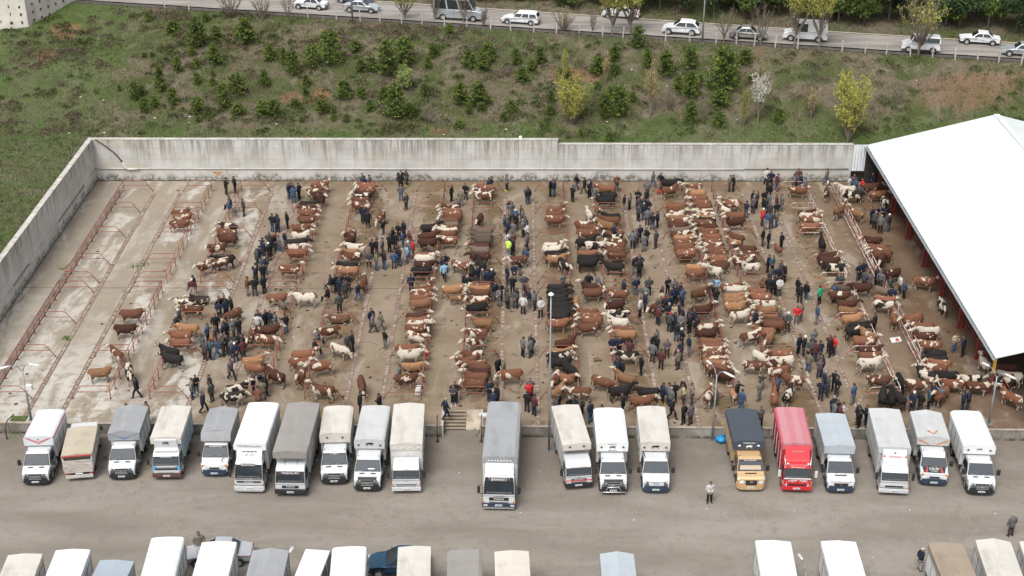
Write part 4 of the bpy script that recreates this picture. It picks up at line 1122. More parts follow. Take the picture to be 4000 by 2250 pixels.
def van_cab(root, L, W, paint, style):
    """bonneted light-lorry cab, bumper face at x=0, facing +x; L is the length to the load bed"""
    h = 2.12
    wsb, wst = -.66, -1.20          # windscreen foot and head
    nose = 1.02 if style != 'old' else .92; WB = 1.31
    prof = [(-.05, .42), (-.01, .75), (-.05, nose), (-.22, nose + .14), (wsb, WB), (wst, h - .08), (wst - .25, h), (-L + .05, h), (-L + .05, .42)]
    ins = lambda x, z: (0.02 + max(0, (z - 1.25)) * .19) + (max(0, .35 + x) ** 2 * .55)
    b = MB(); b.prism(prof, -W / 2, W / 2, 0, ins); body = bevel(b.build('cab_body', paint, root), .07, 3)
    hw = lambda x, z: W / 2 - ins(x, z)
    # windscreen
    P = [(wsb, -hw(wsb, WB), WB), (wsb, hw(wsb, WB), WB), (wst, hw(wst, h - .08), h - .08), (wst, -hw(wst, h - .08), h - .08)]
    q = panel_on(*P, .05, .95, .04, .95, .012); ws = quad('windscreen', root, q, M_GLASSB)
    ws_frame = quad('windscreen_seal', root, panel_on(*P, .02, .98, -.10, .97, .006), M_BLACK)
    quad('dashboard', root, panel_on(*P, .10, .90, .05, .16, .014), M_DASH)
    b = MB(); b.tube([(-.035, -W * .38, 1.03), (-.02, 0, 1.035), (-.035, W * .38, 1.03)], .012, 4); b.build('bonnet_gap', M_BLACK, root)
    for k in (.28, .62):
        w0, w1 = panel_on(*P, k, k + .01, .06, .06, .03)[0], panel_on(*P, k + .26, k + .27, .16, .16, .03)[0]
        b = MB(); b.tube([w0, w1], .012, 4); b.build('wiper', M_BLACK, root)
    # side windows and doors
    for s in (-1, 1):
        y = lambda x, z: s * (hw(x, z) + .012)
        pts = [(wsb - .12, y(wsb, 1.38), 1.38), (wst - .12, y(wst, h - .2), h - .2), (-L + .35, y(-L, h - .2), h - .2), (-L + .35, y(-L, 1.36), 1.36)]
        quad('side_window', root, pts, M_GLASS)
        y2 = s * (W / 2 + .004)
        dr = quad('door', root, [(wsb - .1, y2 * .985, .62), (wsb - .1, y2 * .985, 1.25), (-L + .3, y2 * .985, 1.25), (-L + .3, y2 * .985, .62)], paint)
        ubox('handle', dr, M_BLACK, -L + .4, -L + .58, y2 - .02, y2 + .02, 1.12, 1.16)
        # mirror
        mr = MB(); mx = wsb - .12; my = s * (W / 2 + .22)
        mr.box(mx - .08, mx + .06, my - .13, my + .13, 1.32, 1.76); mo = bevel(mr.build('mirror', M_BLACK, root), .03)
        b = MB(); b.tube([(mx, s * (hw(mx, 1.4)), 1.42), (mx, my, 1.45)], .025, 5); b.build('mirror_arm', M_BLACK, root)
        # headlight
        zl = .80 if style == 'old' else .86
        b = MB()
        b.add([(.05, s * (W * .26), zl - .12), (.035, s * (W * .40), zl - .09), (-.16, s * (W * .497), zl + .12), (-.30, s * (W * .485), zl + .33), (-.10, s * (W * .40), zl + .26), (.01, s * (W * .27), zl + .12)], [(0, 1, 2, 3, 4, 5)])
        b.build('headlight', M_LAMPG if style in ('old', 'light', 'gold') else M_LAMPD, root)
        if style == 'old': ubox('indicator', root, M_AMBER, -.12, -.02, s * W * .43 - .07, s * W * .43 + .07, .90, 1.02)
        # roof marker
        b = MB(); b.ell((wst - .28, s * .72, h + .02), .06, .04, .035, 6, 5); b.build('roof_marker', M_BLACK, root)
    # grille, bumper, plate
    if style == 'new':
        b = MB(); b.add([(.11, -.40, .62), (.11, .40, .62), (.06, .52, .84), (.0, .46, 1.04), (.0, -.46, 1.04), (.06, -.52, .84)], [(0, 1, 2, 3, 4, 5)]); g = b.build('grille', M_BLACK, root)
        for k in range(3): ubox('grille_bar', g, M_CHROME, .10 - k * .03, .125 - k * .03, -.44, .44, .68 + k * .11, .715 + k * .11)
        ubox('badge', g, M_CHROME, .08, .10, -.10, .10, .80, .86)
    elif style == 'gold':
        b = MB(); b.add([(.035, -.40, .50), (.035, .40, .50), (.01, .40, 1.0), (.01, -.40, 1.0)], [(0, 1, 2, 3)]); g = b.build('grille', M_BLACK, root)
        ubox('badge', g, M_CHROME, .03, .05, -.12, .12, .86, .94)
    elif style == 'light':
        b = MB(); b.add([(.035, -.45, .66), (.035, .45, .66), (.0, .50, .93), (.0, -.50, .93)], [(0, 1, 2, 3)]); g = b.build('grille', M_BLACK, root)
        ubox('badge', g, mat('grey_badge', (.3, .1, .1), .4), .03, .045, -.08, .08, .80, .85)
    elif style == 'daily':
        b = MB(); b.add([(.035, -.50, .52), (.035, .50, .52), (.03, .55, .72), (.03, -.55, .72)], [(0, 1, 2, 3)]); g = b.build('grille', M_BLACK, root)
        ubox('badge', root, M_GRYP, .005, .012, -.22, .22, .88, .93)
    else:
        b = MB(); b.add([(.03, -.35, .76), (.03, .35, .76), (.0, .38, .88), (.0, -.38, .88)], [(0, 1, 2, 3)]); b.build('grille', M_BLACK, root)
    b = MB(); bp = [(-.55, -W / 2 - .012), (-.20, -W / 2 + .0), (.03, -W * .40), (.09, -W * .2), (.10, 0), (.09, W * .2), (.03, W * .40), (-.20, W / 2 - .0), (-.55, W / 2 + .012)]
    zt_ = .70 if style != 'gold' else .60
    vs = [(x, y, z) for z in (.26, zt_) for x, y in bp]; n = len(bp)
    b.add(vs, [(i, i + 1, i + 1 + n, i + n) for i in range(n - 1)] + [tuple(range(n, 2 * n)), tuple(reversed(range(n)))])
    bm_ = {'gold': paint, 'old': M_BLUEB}.get(style, M_BLUEB if style in ('daily', 'light') else M_BLACK)
    b.build('bumper', bm_, root)
    pz = .46 if style != 'old' else .44
    pt = ubox('number_plate', root, M_PLATE, .105, .12, -.26, .26, pz - .06, pz + .06)
    plate_marks(root, .121, pz)
    # bonnet vents
    if style == 'new':
        for s in (-1, 1): quad('bonnet_vent', root, [(-.50, s * .22, 1.268), (-.48, s * .58, 1.262), (-.58, s * .58, 1.298), (-.60, s * .22, 1.304)], M_BLACK)
    if style in ('gold', 'light'):
        quad('bonnet_vent', root, [(-.46, -.42, 1.258), (-.46, .42, 1.258), (-.56, .42, 1.292), (-.56, -.42, 1.292)], M_BLACK)
    wheel(root, -.95, -W / 2 + .16, .37, .24); wheel(root, -.95, W / 2 - .16, .37, .24)
    b = MB()
    for s in (-1, 1): b.tube([(-.95 + .46 * math.cos(t), s * (W / 2 - .01), .37 + .46 * math.sin(t)) for t in np.linspace(0, math.pi, 9)], .05, 4)
    b.build('wheel_arch', M_BLACK, root)
    return P, h
M_DASH = mat('dashboard_grey', (0.085, 0.09, 0.092), .5, var=.4, scale=4)
M_LAMPD = mat('dark_lamp_glass', (0.07, 0.075, 0.08), 0.15, spec=.6)
def plate_marks(root, x, z):
    ubox('plate_band', root, M_PBLUE, x, x + .003, .215, .255, z - .055, z + .055)
    for a, c in ((-.18, -.10), (-.06, .06), (.10, .17)): ubox('plate_mark', root, M_INK, x, x + .003, a, c, z - .03, z + .03)

def cabover(root, L, W, paint, opt):
    """forward-control lorry cab"""
    h = opt.get('h', 2.35); zb = opt.get('zb', 1.30)
    prof = [(-.03, .45), (0, .9), (-.02, zb), (-.30, h - .28), (-.52, h - .06), (-.75, h), (-L + .06, h), (-L + .06, .45)]
    ins = lambda x, z: .015 + max(0, z - 1.35) * .11 + max(0, .12 + x) * .35
    hw = lambda x, z: W / 2 - ins(x, z)
    b = MB(); b.prism(prof, -W / 2, W / 2, 0, ins); bevel(b.build('cab_body', paint, root), .06, 3)
    P = [(-.02, -hw(-.02, zb), zb), (-.02, hw(-.02, zb), zb), (-.30, hw(-.3, h - .28), h - .28), (-.30, -hw(-.3, h - .28), h - .28)]
    quad('windscreen_seal', root, panel_on(*P, .02, .98, .0, .98, .006), M_BLACK)
    quad('windscreen', root, panel_on(*P, .045, .955, .05, .93, .012), M_GLASS)
    quad('dashboard', root, panel_on(*P, .10, .90, .06, .20, .014), M_DASH)
    ubox('panel_gap', root, M_BLACK, -.2, .012, -W * .485, W * .485, .655, .70)
    ubox('panel_line', root, M_GRYP, -.02, .008, -W * .47, W * .47, zb - .13, zb - .11)
    for k in (.18, .55):
        w0 = panel_on(*P, k, k + .01, .03, .03, .03)[0]; w1 = panel_on(*P, k + .26, k + .27, .12, .12, .03)[0]
        b = MB(); b.tube([w0, w1], .012, 4); b.build('wiper', M_BLACK, root)
    for s in (-1, 1):
        y = lambda x, z: s * (hw(x, z) + .012)
        quad('side_window', root, [(-.22, y(-.2, zb + .05), zb + .05), (-.50, y(-.5, h - .3), h - .3), (-L + .45, y(-L, h - .3), h - .3), (-L + .45, y(-L, zb + .05), zb + .05)], M_GLASS)
        yy_ = s * (W / 2 - .004)
        d = quad('door', root, [(-.2, yy_, .62), (-.2, yy_, zb - .03), (-L + .35, yy_, zb - .03), (-L + .35, yy_, .62)], opt.get('doorpaint', paint))
        ubox('handle', d, M_BLACK, -L + .42, -L + .6, yy_ - .02, yy_ + .02, 1.08, 1.13)
        my = s * (W / 2 + .24); b = MB(); b.box(-.20, -.06, my - .10, my + .10, zb + .05, zb + .58); bevel(b.build('mirror', opt.get('mirror', M_BLACK), root), .03)
        b = MB(); b.tube([(-.2, s * hw(-.2, zb + .7), zb + .7), (-.15, my, zb + .62), (-.15, my, zb - .02), (-.2, s * (W / 2), zb - .1)], .02, 5); b.build('mirror_arm', M_BLACK, root)
        b = MB(); zl = opt.get('zl', .78)
        if opt.get('lamp', 'box') == 'box': b.box(-.06, .035, s * W * .36 - .17, s * W * .36 + .17, zl - .09, zl + .11)
        else: b.add([(.03, s * W * .33, zl - .18), (-.02, s * W * .485, zl - .12), (-.10, s * W * .492, zl + .26), (.01, s * W * .36, zl + .18)], [(0, 1, 2, 3)])
        b.build('headlight', M_LAMPG, root)
        ubox('indicator', root, M_AMBER, -.10, .028, s * W * .47 - .04, s * W * .47 + .04, zl - .08, zl + .06)
    # front panel details
    g = opt.get('grille', (.95, 1.10, .8)); zz0, zz1, gw = g
    gr = ubox('grille', root, M_BLACK, -.02, .022, -W * gw / 2, W * gw / 2, zz0, zz1)
    b = MB(); b.box(-.25, .07, -W / 2 - .01, W / 2 + .01, .32, .66); bevel(b.build('bumper', opt.get('bumper', paint), root), .03)
    if opt.get('fog'):
        for s in (-1, 1): ubox('fog_lamp', root, M_LAMPG, .06, .085, s * W * .4 - .14, s * W * .4 + .14, .42, .56)
    ubox('number_plate', root, M_PLATE, .075, .09, -.26, .26, .43, .55); plate_marks(root, .091, .49)
    wheel(root, -.95, -W / 2 + .16, .42, .26); wheel(root, -.95, W / 2 - .16, .42, .26)
    if opt.get('lip'): ubox('bumper_lip', root, M_CHROME, .0, .12, -W * .45, W * .45, .24, .32)
    return P, h

def fairing(root, L, W, h, zt, paint, tail):
    """wind deflector from the cab roof up to the front of the load body"""
    prof = [(-.60, h - .02), (-.75, h + .16), (-tail + .15, zt - .08), (-tail + .02, zt - .08), (-tail + .02, h - .02)]
    ins = lambda x, z: .16 - (x + .6) * -.03 + max(0, z - h) * .05
    b = MB(); b.prism(prof, -W / 2, W / 2, 0, ins); bevel(b.build('roof_fairing', paint, root), .08, 3)
    return (Vector((-.75, 0, h + .16)), Vector((-tail + .15, 0, zt - .08)))

def load_body(root, xf, xr, W, ze, tarp, board, opt):
    """load bed from xf (front, behind or above the cab) to xr (tail); ze = eaves height"""
    fl = .98
    bed = opt.get('bed', xf)
    for s in (-1, 1): ubox('chassis_rail', root, M_CHAS, xr + .1, bed + 1.2, s * .38 - .06, s * .38 + .06, .55, .78)
    ubox('bed_floor', root, M_CHAS, xr, bed, -W / 2 + .02, W / 2 - .02, .82, fl)
    rad = .40 if W < 2.3 else .48
    for s in (-1, 1): wheel(root, xr + 1.45, s * (W / 2 - .30), rad, .46)
    for s in (-1, 1): ubox('mudguard', root, M_CHAS, xr + .95, xr + 1.95, s * (W / 2 - .3) - .25, s * (W / 2 - .3) + .25, .83 + .0, .845)
    # boards along both sides
    nb = opt.get('boards', 6); top = ze - opt.get('skirt', .42)
    hgt = (top - fl) / nb
    for s in (-1, 1):
        for k in range(nb):
            z0 = fl + k * hgt
            ubox('side_board', root, board, xr + .02, bed - .02, s * (W / 2 - .025) - .02, s * (W / 2 - .025) + .02, z0 + .015, z0 + hgt - (.018 if k < 2 else .06))
        n = max(3, round((bed - xr) / 1.15))
        for k in range(n + 1):
            x = xr + .05 + (bed - xr - .1) * k / n
            ubox('stanchion', root, opt.get('post', M_POSTG), x - .03, x + .03, s * (W / 2 + .012) - .016, s * (W / 2 + .012) + .016, fl - .1, ze - .1)
        quad('inner_lining', root, [(xr, s * (W / 2 - .06), fl), (bed, s * (W / 2 - .06), fl), (bed, s * (W / 2 - .06), ze - .05), (xr, s * (W / 2 - .06), ze - .05)], M_INSIDE)
    ubox('headboard', root, board, bed - .06, bed, -W / 2 + .03, W / 2 - .03, fl, ze - .08)
    for s in (-1, 1):
        d = ubox('tail_door', root, board, xr - .03, xr + .03, (0.01 if s > 0 else -W / 2 + .03), (W / 2 - .03 if s > 0 else -.01), fl, ze - .08)
    ubox('tail_bar', root, M_CHAS, xr - .02, xr + .12, -W / 2 + .1, W / 2 - .1, .45, .58)
    for s in (-1, 1): ubox('tail_lamp', root, M_REDP, xr - .04, xr + .0, s * (W / 2 - .25) - .12, s * (W / 2 - .25) + .12, .62, .76)
    # tarpaulin: cross-section lofted along the body, sagging between the hoops
    rise = opt.get('rise', .10); shape = opt.get('shape', 'flat'); sk = opt.get('skirt', .42)
    hw = W / 2 + .035
    if shape == 'gable': sec = [(-hw, ze - sk), (-hw, ze), (-hw * .5, ze + rise * .5), (0, ze + rise), (hw * .5, ze + rise * .5), (hw, ze), (hw, ze - sk)]
    elif shape == 'chamfer': sec = [(-hw, ze - sk), (-hw, ze - .10), (-hw + .22, ze + .06), (0, ze + rise), (hw - .22, ze + .06), (hw, ze - .10), (hw, ze - sk)]
    elif shape == 'round': sec = [(-hw, ze - sk), (-hw, ze - .14), (-hw + .05, ze - .03), (-hw + .18, ze + .04), (-hw * .45, ze + rise * .8), (0, ze + rise), (hw * .45, ze + rise * .8), (hw - .18, ze + .04), (hw - .05, ze - .03), (hw, ze - .14), (hw, ze - sk)]
    else: sec = [(-hw, ze - sk), (-hw, ze - .03), (-hw + .04, ze), (-hw * .5, ze + rise * .55), (0, ze + rise), (hw * .5, ze + rise * .55), (hw - .04, ze), (hw, ze - .03), (hw, ze - sk)]
    n = len(sec); ns = max(6, int((xf - xr) / .3)); rs = random.Random(int(xr * 1000) % 997)
    V = []; F = []
    for j in range(ns + 1):
        x = xr - .04 + (xf + .04 - xr + .04) * j / ns
        sag = -.022 * abs(math.sin(math.pi * j * 3.0 / ns * 1.0)) if 0 < j < ns else 0
        for i, (y, z) in enumerate(sec):
            mid = 0 < i < n - 1
            zz = z
            if not mid and x > bed + .02: zz = opt.get('over', ze - .6)
            V.append((x, y, zz + (sag + rs.uniform(-.007, .007) if mid and i not in (1, n - 2) else 0)))
    for j in range(ns):
        for i in range(n - 1): a = j * n + i; F.append((a, a + 1, a + n + 1, a + n))
    b = MB(); b.add(V, F, 0, False); t = b.build('tarpaulin', tarp, root)
    # rear flap
    e = len(sec); rear = [(xr - .045, y, z) for y, z in sec]; b = MB(); b.add(rear, [tuple(range(e))]); b.build('rear_flap', tarp, t)
    # front face
    over = opt.get('over', ze - .5); fsl = opt.get('slope', .0)
    fr = [(xf + .045, y, z) for y, z in sec[1:-1]]
    face_lo = [(xf + .045 - fsl, hw - .02, over), (xf + .045 - fsl, -hw + .02, over)]
    b = MB(); b.add([(x, y, z) for x, y, z in fr] + face_lo, [tuple(range(len(fr) + 2))]); b.build('front_face', opt.get('facemat', tarp), t)
    if bed < xf - .3:
        b = MB(); b.add([(bed, -hw, over), (xf + .04, -hw, over), (xf + .04, hw, over), (bed, hw, over)], [(0, 1, 2, 3)]); b.build('overhang_floor', M_WHITE, root)
    if opt.get('rope'):
        b = MB()
        for k in range(int((xf - xr) / .45)):
            x = xr + .2 + k * .45
            for s in (-1, 1): b.tube([(x, s * (hw + .004), ze - sk), (x + .2, s * (hw + .01), ze - sk - .22)], .008, 3)
        o = b.build('tie_cord', M_INK, t)
    return V

def vents(root, xf, zf, ys, m, z0):
    for y in ys:
        b = MB(); b.add([(xf + .07, y - .10, z0), (xf + .07, y + .10, z0), (xf - .10, y, z0 + .30), (xf + .13, y, z0 + .02)], [(0, 3, 2), (3, 1, 2), (0, 1, 3)]); b.build('vent_flap', m, root)

TR = []
S3 = .31746
def lorry(spec):
    x0, s = spec['tile']; T = lambda p: (x0 + p[0] * s, spec.get('y0', 1540) + p[1] * s)
    ze = spec['ze']; zw = LOT + ze
    FL, FR, RR, RL = [G(*T(p), zw) for p in spec['roof']]
    F0, R0 = (FL + FR) / 2, (RL + RR) / 2
    bp = G(*T(spec['bumper']), LOT + .32)
    ax = (F0 - R0); ax.z = 0; L = ax.length; ax.normalize()
    W = ((FL - FR).length + (RL - RR).length) / 2
    W = max(1.95, min(2.5, W * spec.get('ws', 1.0)))
    # bumper point along the axis of the body
    off = (bp - F0).dot(ax); lat = (bp - F0).dot(Vector((ax.y, -ax.x, 0)))
    front = F0 + ax * off; ang = math.atan2(ax.y, ax.x)
    root = empty('livestock_lorry' if spec['cab'] != 'none' else 'box_lorry', (front.x, front.y, LOT), ang, spec['label'], 'lorry', spec.get('group', 'lorries backed up to the yard'))
    xf = -off; xr = xf - L
    if spec.get('dbg', True): print('LORRY', spec['label'][:30], 'L %.2f W %.2f off %.2f lat %.2f ang %.1f' % (L, W, off, lat, math.degrees(ang)))
    return root, xf, xr, W, ze
TW = tarp_mat('tarp_white', (0.68, 0.695, 0.69), .06)
TOW = tarp_mat('tarp_offwhite', (0.52, 0.495, 0.445), .14)
TGW = tarp_mat('tarp_greywhite', (0.46, 0.465, 0.465), .08)
TG = tarp_mat('tarp_grey', (0.285, 0.292, 0.30), .10)
TTA = tarp_mat('tarp_taupe', (0.255, 0.24, 0.222), .06)
TBE = tarp_mat('tarp_beige', (0.42, 0.365, 0.285), .14)
TCH = tarp_mat('tarp_charcoal', (0.055, 0.066, 0.082), .06)
TBL = tarp_mat('tarp_blue_grey', (0.37, 0.41, 0.44), .05)
TMI = tarp_mat('tarp_mint', (0.62, 0.69, 0.67), .06)
TTN = tarp_mat('tarp_tan', (0.29, 0.235, 0.18), .12)
def pink_tarp():
    g = NG('tarp_pink_stripes', .5, .35); X, Y, Z = g.sep()
    n = g.noise(g.mapped((.5, 1, 1)), 1.0, 5)
    f = g.math('FRACT', g.math('MULTIPLY', g.math('ADD', Y, 1.37), 1.08))
    c = g.mix(g.rng(f, .48, .52), (0.44, 0.175, 0.195), (0.465, 0.215, 0.235)); c = g.mix(g.rng(g.math('ABSOLUTE', Y), .95, 1.02), c, (0.45, 0.09, 0.12)); g.color(g.mix(g.rng(n, .4, .8, 0, .2), c, (.4, .12, .15))); return g.m
TPK = pink_tarp()
M_GOLD = mat('gold_paint', (0.53, 0.355, 0.19), .35, metal=.2, coat=.3)
M_REDC = mat('red_paint', (0.52, 0.02, 0.028), .35, coat=.4)
M_CYAN = mat('light_blue_paint', (0.10, 0.36, 0.60), .35, coat=.3)
M_REDB = mat('red_board', (0.34, 0.03, 0.04), .6, var=.25)
M_GOLDB = mat('gold_board', (0.40, 0.27, 0.13), .6, var=.3)
M_BLUB = mat('blue_white_board', (0.36, 0.47, 0.53), .6, var=.45, scale=1.2)
A_, B_, C_, D_, E_, F_, G_ = (0, .31056), (700, S3), (1250, S3), (1800, S3), (2100, S3), (2700, S3), (3350, .31738)
NEWC = dict
def chevron(root, xf, W, z0, z1, m, w=.10, n=1, x=.055, gap=.16):
    for k in range(n):
        b = MB(); d = k * gap
        for s in (-1, 1):
            b.add([(xf + x, s * (W * .46 - d), z1 - d * .2), (xf + x, s * (W * .46 - d - w * 1.3), z1 - d * .2), (xf + x, 0, z0 + w * .4 + d * .9), (xf + x, 0, z0 - w * .6 + d * .9)], [(0, 1, 2, 3)])
        b.build('chevron_print', m, root)
def face_M(xf, z): return Matrix(((0, 0, 1, xf + .055), (1, 0, 0, 0), (0, 1, 0, z), (0, 0, 0, 1)))

def build_vans():
    def van(spec, tarp, board, paint, style, body_opt, extra=None, cabw=2.0):
        root, xf, xr, W, ze = lorry(spec)
        bed = min(xf - .5, -2.25)
        o = dict(bed=bed, over=2.26, skirt=.45, shape='flat', rise=.10); o.update(body_opt)
        load_body(root, xf, xr, W, ze, tarp, board, o)
        P, h = van_cab(root, -bed + .02, min(cabw, W), paint, style)
        if extra: extra(root, xf, xr, W, ze, P)
        return root
    # 1 white van, red chevrons
    def ex1(r, xf, xr, W, ze, P):
        chevron(r, xf, W, 2.40, ze - .05, M_REDP, .07, 2); text_on(r, '✶', .25, (xf + .05, 0, ze - .2), (1, 0, 0), (0, 0, 1), M_GRYP)
        for s in (-1, 1): ubox('side_stripe', r, M_REDP, xr + .3, xf - .1, s * (W / 2 + .045) - .004, s * (W / 2 + .045) + .004, ze - .22, ze - .10)
    van(dict(tile=A_, y0=1580, ze=2.95, roof=[(295, 415), (655, 405), (815, 75), (460, 75)], bumper=(440, 985), cab='v', label='white tarp lorry with red chevrons above a white cab, end of the row'), tarp_mat('tarp_cool_white', (0.58, 0.60, 0.63), .04), M_PLANKW, M_WHITE, 'new', dict(shape='round'), ex1)
    # 3 grey gable tarp, blue V
    def ex3(r, xf, xr, W, ze, P):
        b = MB()
        for s in (-1, 1):
            for t0, t1, w in ((.0, .16, .05), (.2, .34, .05), (.4, .55, .06), (.6, 1.0, .09)):
                f = lambda t, d: (xf + .056, s * (W * .46 * (1 - t)), 2.36 + d + (ze - 2.42) * (1 - t))
                b.add([f(t0, 0), f(t1, 0), f(t1, w), f(t0, w)], [(0, 1, 2, 3)])
        b.build('arrow_print', M_BLUP, r)
    van(dict(tile=A_, y0=1580, ze=2.85, roof=[(1368, 360), (1735, 360), (1868, 30), (1475, 40)], bumper=(1545, 915), cab='v', label='grey gabled tarp lorry with blue arrow print and white cab'), TG, M_PLANKW, M_WHITE, 'new', dict(shape='gable', rise=.26), ex3)
    # 5 old van, grey hip tarp
    def ex5(r, xf, xr, W, ze, P):
        q = panel_on(*P, .06, .94, .80, .95, .016); quad('sun_strip', r, q, M_BLACK)
        c = (Vector(q[0]) + Vector(q[2])) / 2; text_on(r, 'KAHRAMANLAR', .11, c, (.82, 0, .57), (0, 0, 1), M_WHP, sx=1.15)
        b = MB(); ring = [(-.45 + .16 * math.sin(t), .62 + .16 * math.cos(t)) for t in np.linspace(.5, 5.8, 16)] + [(-.45 + .12 * math.sin(t) + .02, .62 + .12 * math.cos(t) + .05) for t in np.linspace(5.5, .8, 14)]
        b.add([(x, y, 1.225 - (x + .45) * .5) for x, y in ring], [tuple(range(len(ring)))]); b.build('crescent_emblem', M_GRYP, r)
    van(dict(tile=B_, ze=2.85, roof=[(275, 470), (625, 470), (727, 185), (375, 182)], bumper=(422, 980), cab='v', label='grey hipped tarp on an older white lorry with a crescent on its bonnet'), TG, M_PLANK, M_WHITE, 'old', dict(shape='gable', rise=.25, slope=-.28, over=2.3), ex5)
    # 8
    def ex8(r, xf, xr, W, ze, P):
        q = panel_on(*P, .05, .95, .86, .97, .016); quad('sun_strip', r, q, M_BLACK); c = (Vector(q[0]) + Vector(q[2])) / 2
        text_on(r, 'C* ||||||| 4', .12, c, (.82, 0, .57), (0, 0, 1), M_WHP, sx=1.2); vents(r, xf, ze, (-.55, .55), M_INK, ze - .30)
    van(dict(tile=C_, ze=2.95, roof=[(0, 492), (362, 490), (410, 155), (45, 157)], bumper=(160, 1080), cab='v', label='off white tarp lorry with black lettered sun strip and two roof vents'), TOW, M_PLANKW, M_WHITE, 'new', dict(shape='chamfer', rise=.12), ex8)
    # 9 bull
    def ex9(r, xf, xr, W, ze, P):
        bull(r, M_INK, .34, face_M(xf, (ze + 2.35) / 2)); vents(r, xf, ze, (-.78, .78), M_INK, ze - .42)
        quad('bonnet_strip', r, [(-.06, -.66, 1.045), (-.06, .66, 1.045), (-.24, .70, 1.185), (-.24, -.70, 1.185)], M_INK)
        b = MB(); b.ell((-.80, .25, 1.50), .06, .3, .05, 8, 5); b.build('dashboard_litter', M_WHP, r)
    van(dict(tile=C_, ze=2.95, roof=[(420, 567), (792, 565), (865, 152), (515, 150)], bumper=(592, 1165), cab='v', label='pale grey tarp lorry with a single black bull print above the cab'), TGW, M_PLANKW, M_WHITE, 'new', dict(shape='round'), ex9)
    # 13 bright white, bull bar
    def ex13(r, xf, xr, W, ze, P):
        bull(r, M_INK, .26, face_M(xf, ze - .33)); text_on(r, 'MAŞALLAH', .12, (xf + .05, 0, ze - .08), (1, 0, 0), (0, 0, 1), M_INK); text_on(r, 'HAYVANCILIK', .10, (xf + .05, 0, ze - .60), (1, 0, 0), (0, 0, 1), M_INK)
        vents(r, xf, ze, (-.78, .78), M_INK, ze - .35)
        b = MB(); b.tube([(.18, -.55, .38), (.20, -.42, .78), (.20, .42, .78), (.18, .55, .38)], .035, 6); b.tube([(.12, -.95, .33), (.18, -.5, .36), (.18, .5, .36), (.12, .95, .33)], .035, 6); b.build('bull_bar', M_CHROME, r)
        quad('bonnet_strip', r, [(-.06, -.66, 1.045), (-.06, .66, 1.045), (-.24, .70, 1.185), (-.24, -.70, 1.185)], M_INK)
    van(dict(tile=E_, ze=2.95, roof=[(735, 600), (1110, 600), (1060, 178), (690, 185)], bumper=(932, 1195), cab='v', label='bright white tarp lorry with chrome bull bar and lettered bull print'), TW, M_PLANKW, M_WHITE, 'new', dict(shape='chamfer', rise=.11), ex13)
    # 14 cream, bull
    def ex14(r, xf, xr, W, ze, P):
        bull(r, M_INK, .34, face_M(xf, ze - .34)); vents(r, xf, ze, (-.78, .78), M_INK, ze - .42)
        b = MB(); 
        for s in (-1, 1): b.tube([(-1.5, s * .78, 2.25), (-2.0, s * .85, 2.3)], .035, 5)
        b.build('horn_trumpet', M_INK, r)
    van(dict(tile=E_, ze=2.95, roof=[(1275, 598), (1627, 592), (1570, 157), (1222, 157)], bumper=(1460, 1185), cab='v', label='cream tarp lorry with bull print and round headlamps beside the empty bay'), TOW, M_PLANKW, M_WHITE, 'daily', dict(shape='flat'), ex14)
    # 15 charcoal and gold
    def ex15(r, xf, xr, W, ze, P):
        bull(r, M_WHP, .27, face_M(xf, ze - .42)); text_on(r, 'MAŞALLAH', .17, (xf + .05, 0, ze - .12), (1, 0, 0), (0, 0, 1), M_WHP); vents(r, xf, ze, (-.68, .68), M_WHP, ze - .38)
        q = panel_on(*P, .05, .95, .80, .97, .016); quad('sun_strip', r, q, M_BLACK); c = (Vector(q[0]) + Vector(q[2])) / 2
        text_on(r, 'ALLAH KORUSUN', .11, c, (.82, 0, .57), (0, 0, 1), M_WHP)
        quad('sun_shade', r, panel_on(*P, .10, .90, .08, .50, .014), mat('tan_shade', (.42, .34, .26), .7))
    van(dict(tile=F_, ze=2.95, roof=[(527, 580), (905, 577), (800, 187), (427, 190)], bumper=(742, 1160), cab='v', label='charcoal topped lorry with gold cab and white lettering'), TCH, M_GOLDB, M_GOLD, 'gold', dict(shape='flat', facemat=TCH), ex15)
    # 17 pale blue grey
    van(dict(tile=F_, ze=2.9, roof=[(1647, 640), (2015, 632), (1890, 242), (1537, 247)], bumper=(1832, 1185), cab='v', label='plain pale blue grey tarp lorry with white cab beside the pink lorry'), TBL, M_PLANK, M_WHITE, 'light', dict(shape='flat'))
    # 19 orange V, black bonnet
    def ex19(r, xf, xr, W, ze, P):
        b = MB()
        for s in (-1, 1):
            b.add([(xf + .056, s * W * .47, ze - .08), (xf + .056, s * W * .47, ze - .22), (xf + .056, s * W * .14, 2.30), (xf + .056, s * W * .08, 2.34)], [(0, 1, 2, 3)])
        b.build('chevron_print', M_ORP, r)
        b = MB()
        for s in (-1, 1): b.add([(xf - .75, s * .42, ze + .20), (xf - .75, s * .30, ze + .215), (xf - .25, 0, ze + .27), (xf - .12, 0, ze + .27)], [(0, 1, 2, 3)])
        b.build('roof_chevron', M_ORP, r)
        quad('bonnet_wrap', r, [(-.20, -.74, 1.075), (-.20, .74, 1.075), (-.62, .84, 1.315), (-.62, -.84, 1.315)], M_INK)
        n = (.50, 0, .866); text_on(r, 'ÇELİK', .22, (-.46, 0, 1.235), n, (-1, 0, .4), M_WHP, sx=1.2); text_on(r, 'KARDEŞLER', .09, (-.30, 0, 1.145), n, (-1, 0, .4), M_WHP)
        for s in (-1, 1): quad('bonnet_flash', r, [(-.21, s * .50, 1.095), (-.21, s * .64, 1.095), (-.60, s * .48, 1.32), (-.60, s * .43, 1.32)], M_REDP)
        quad('sun_strip', r, panel_on(*P, .05, .95, .72, .97, .016), M_WHP)
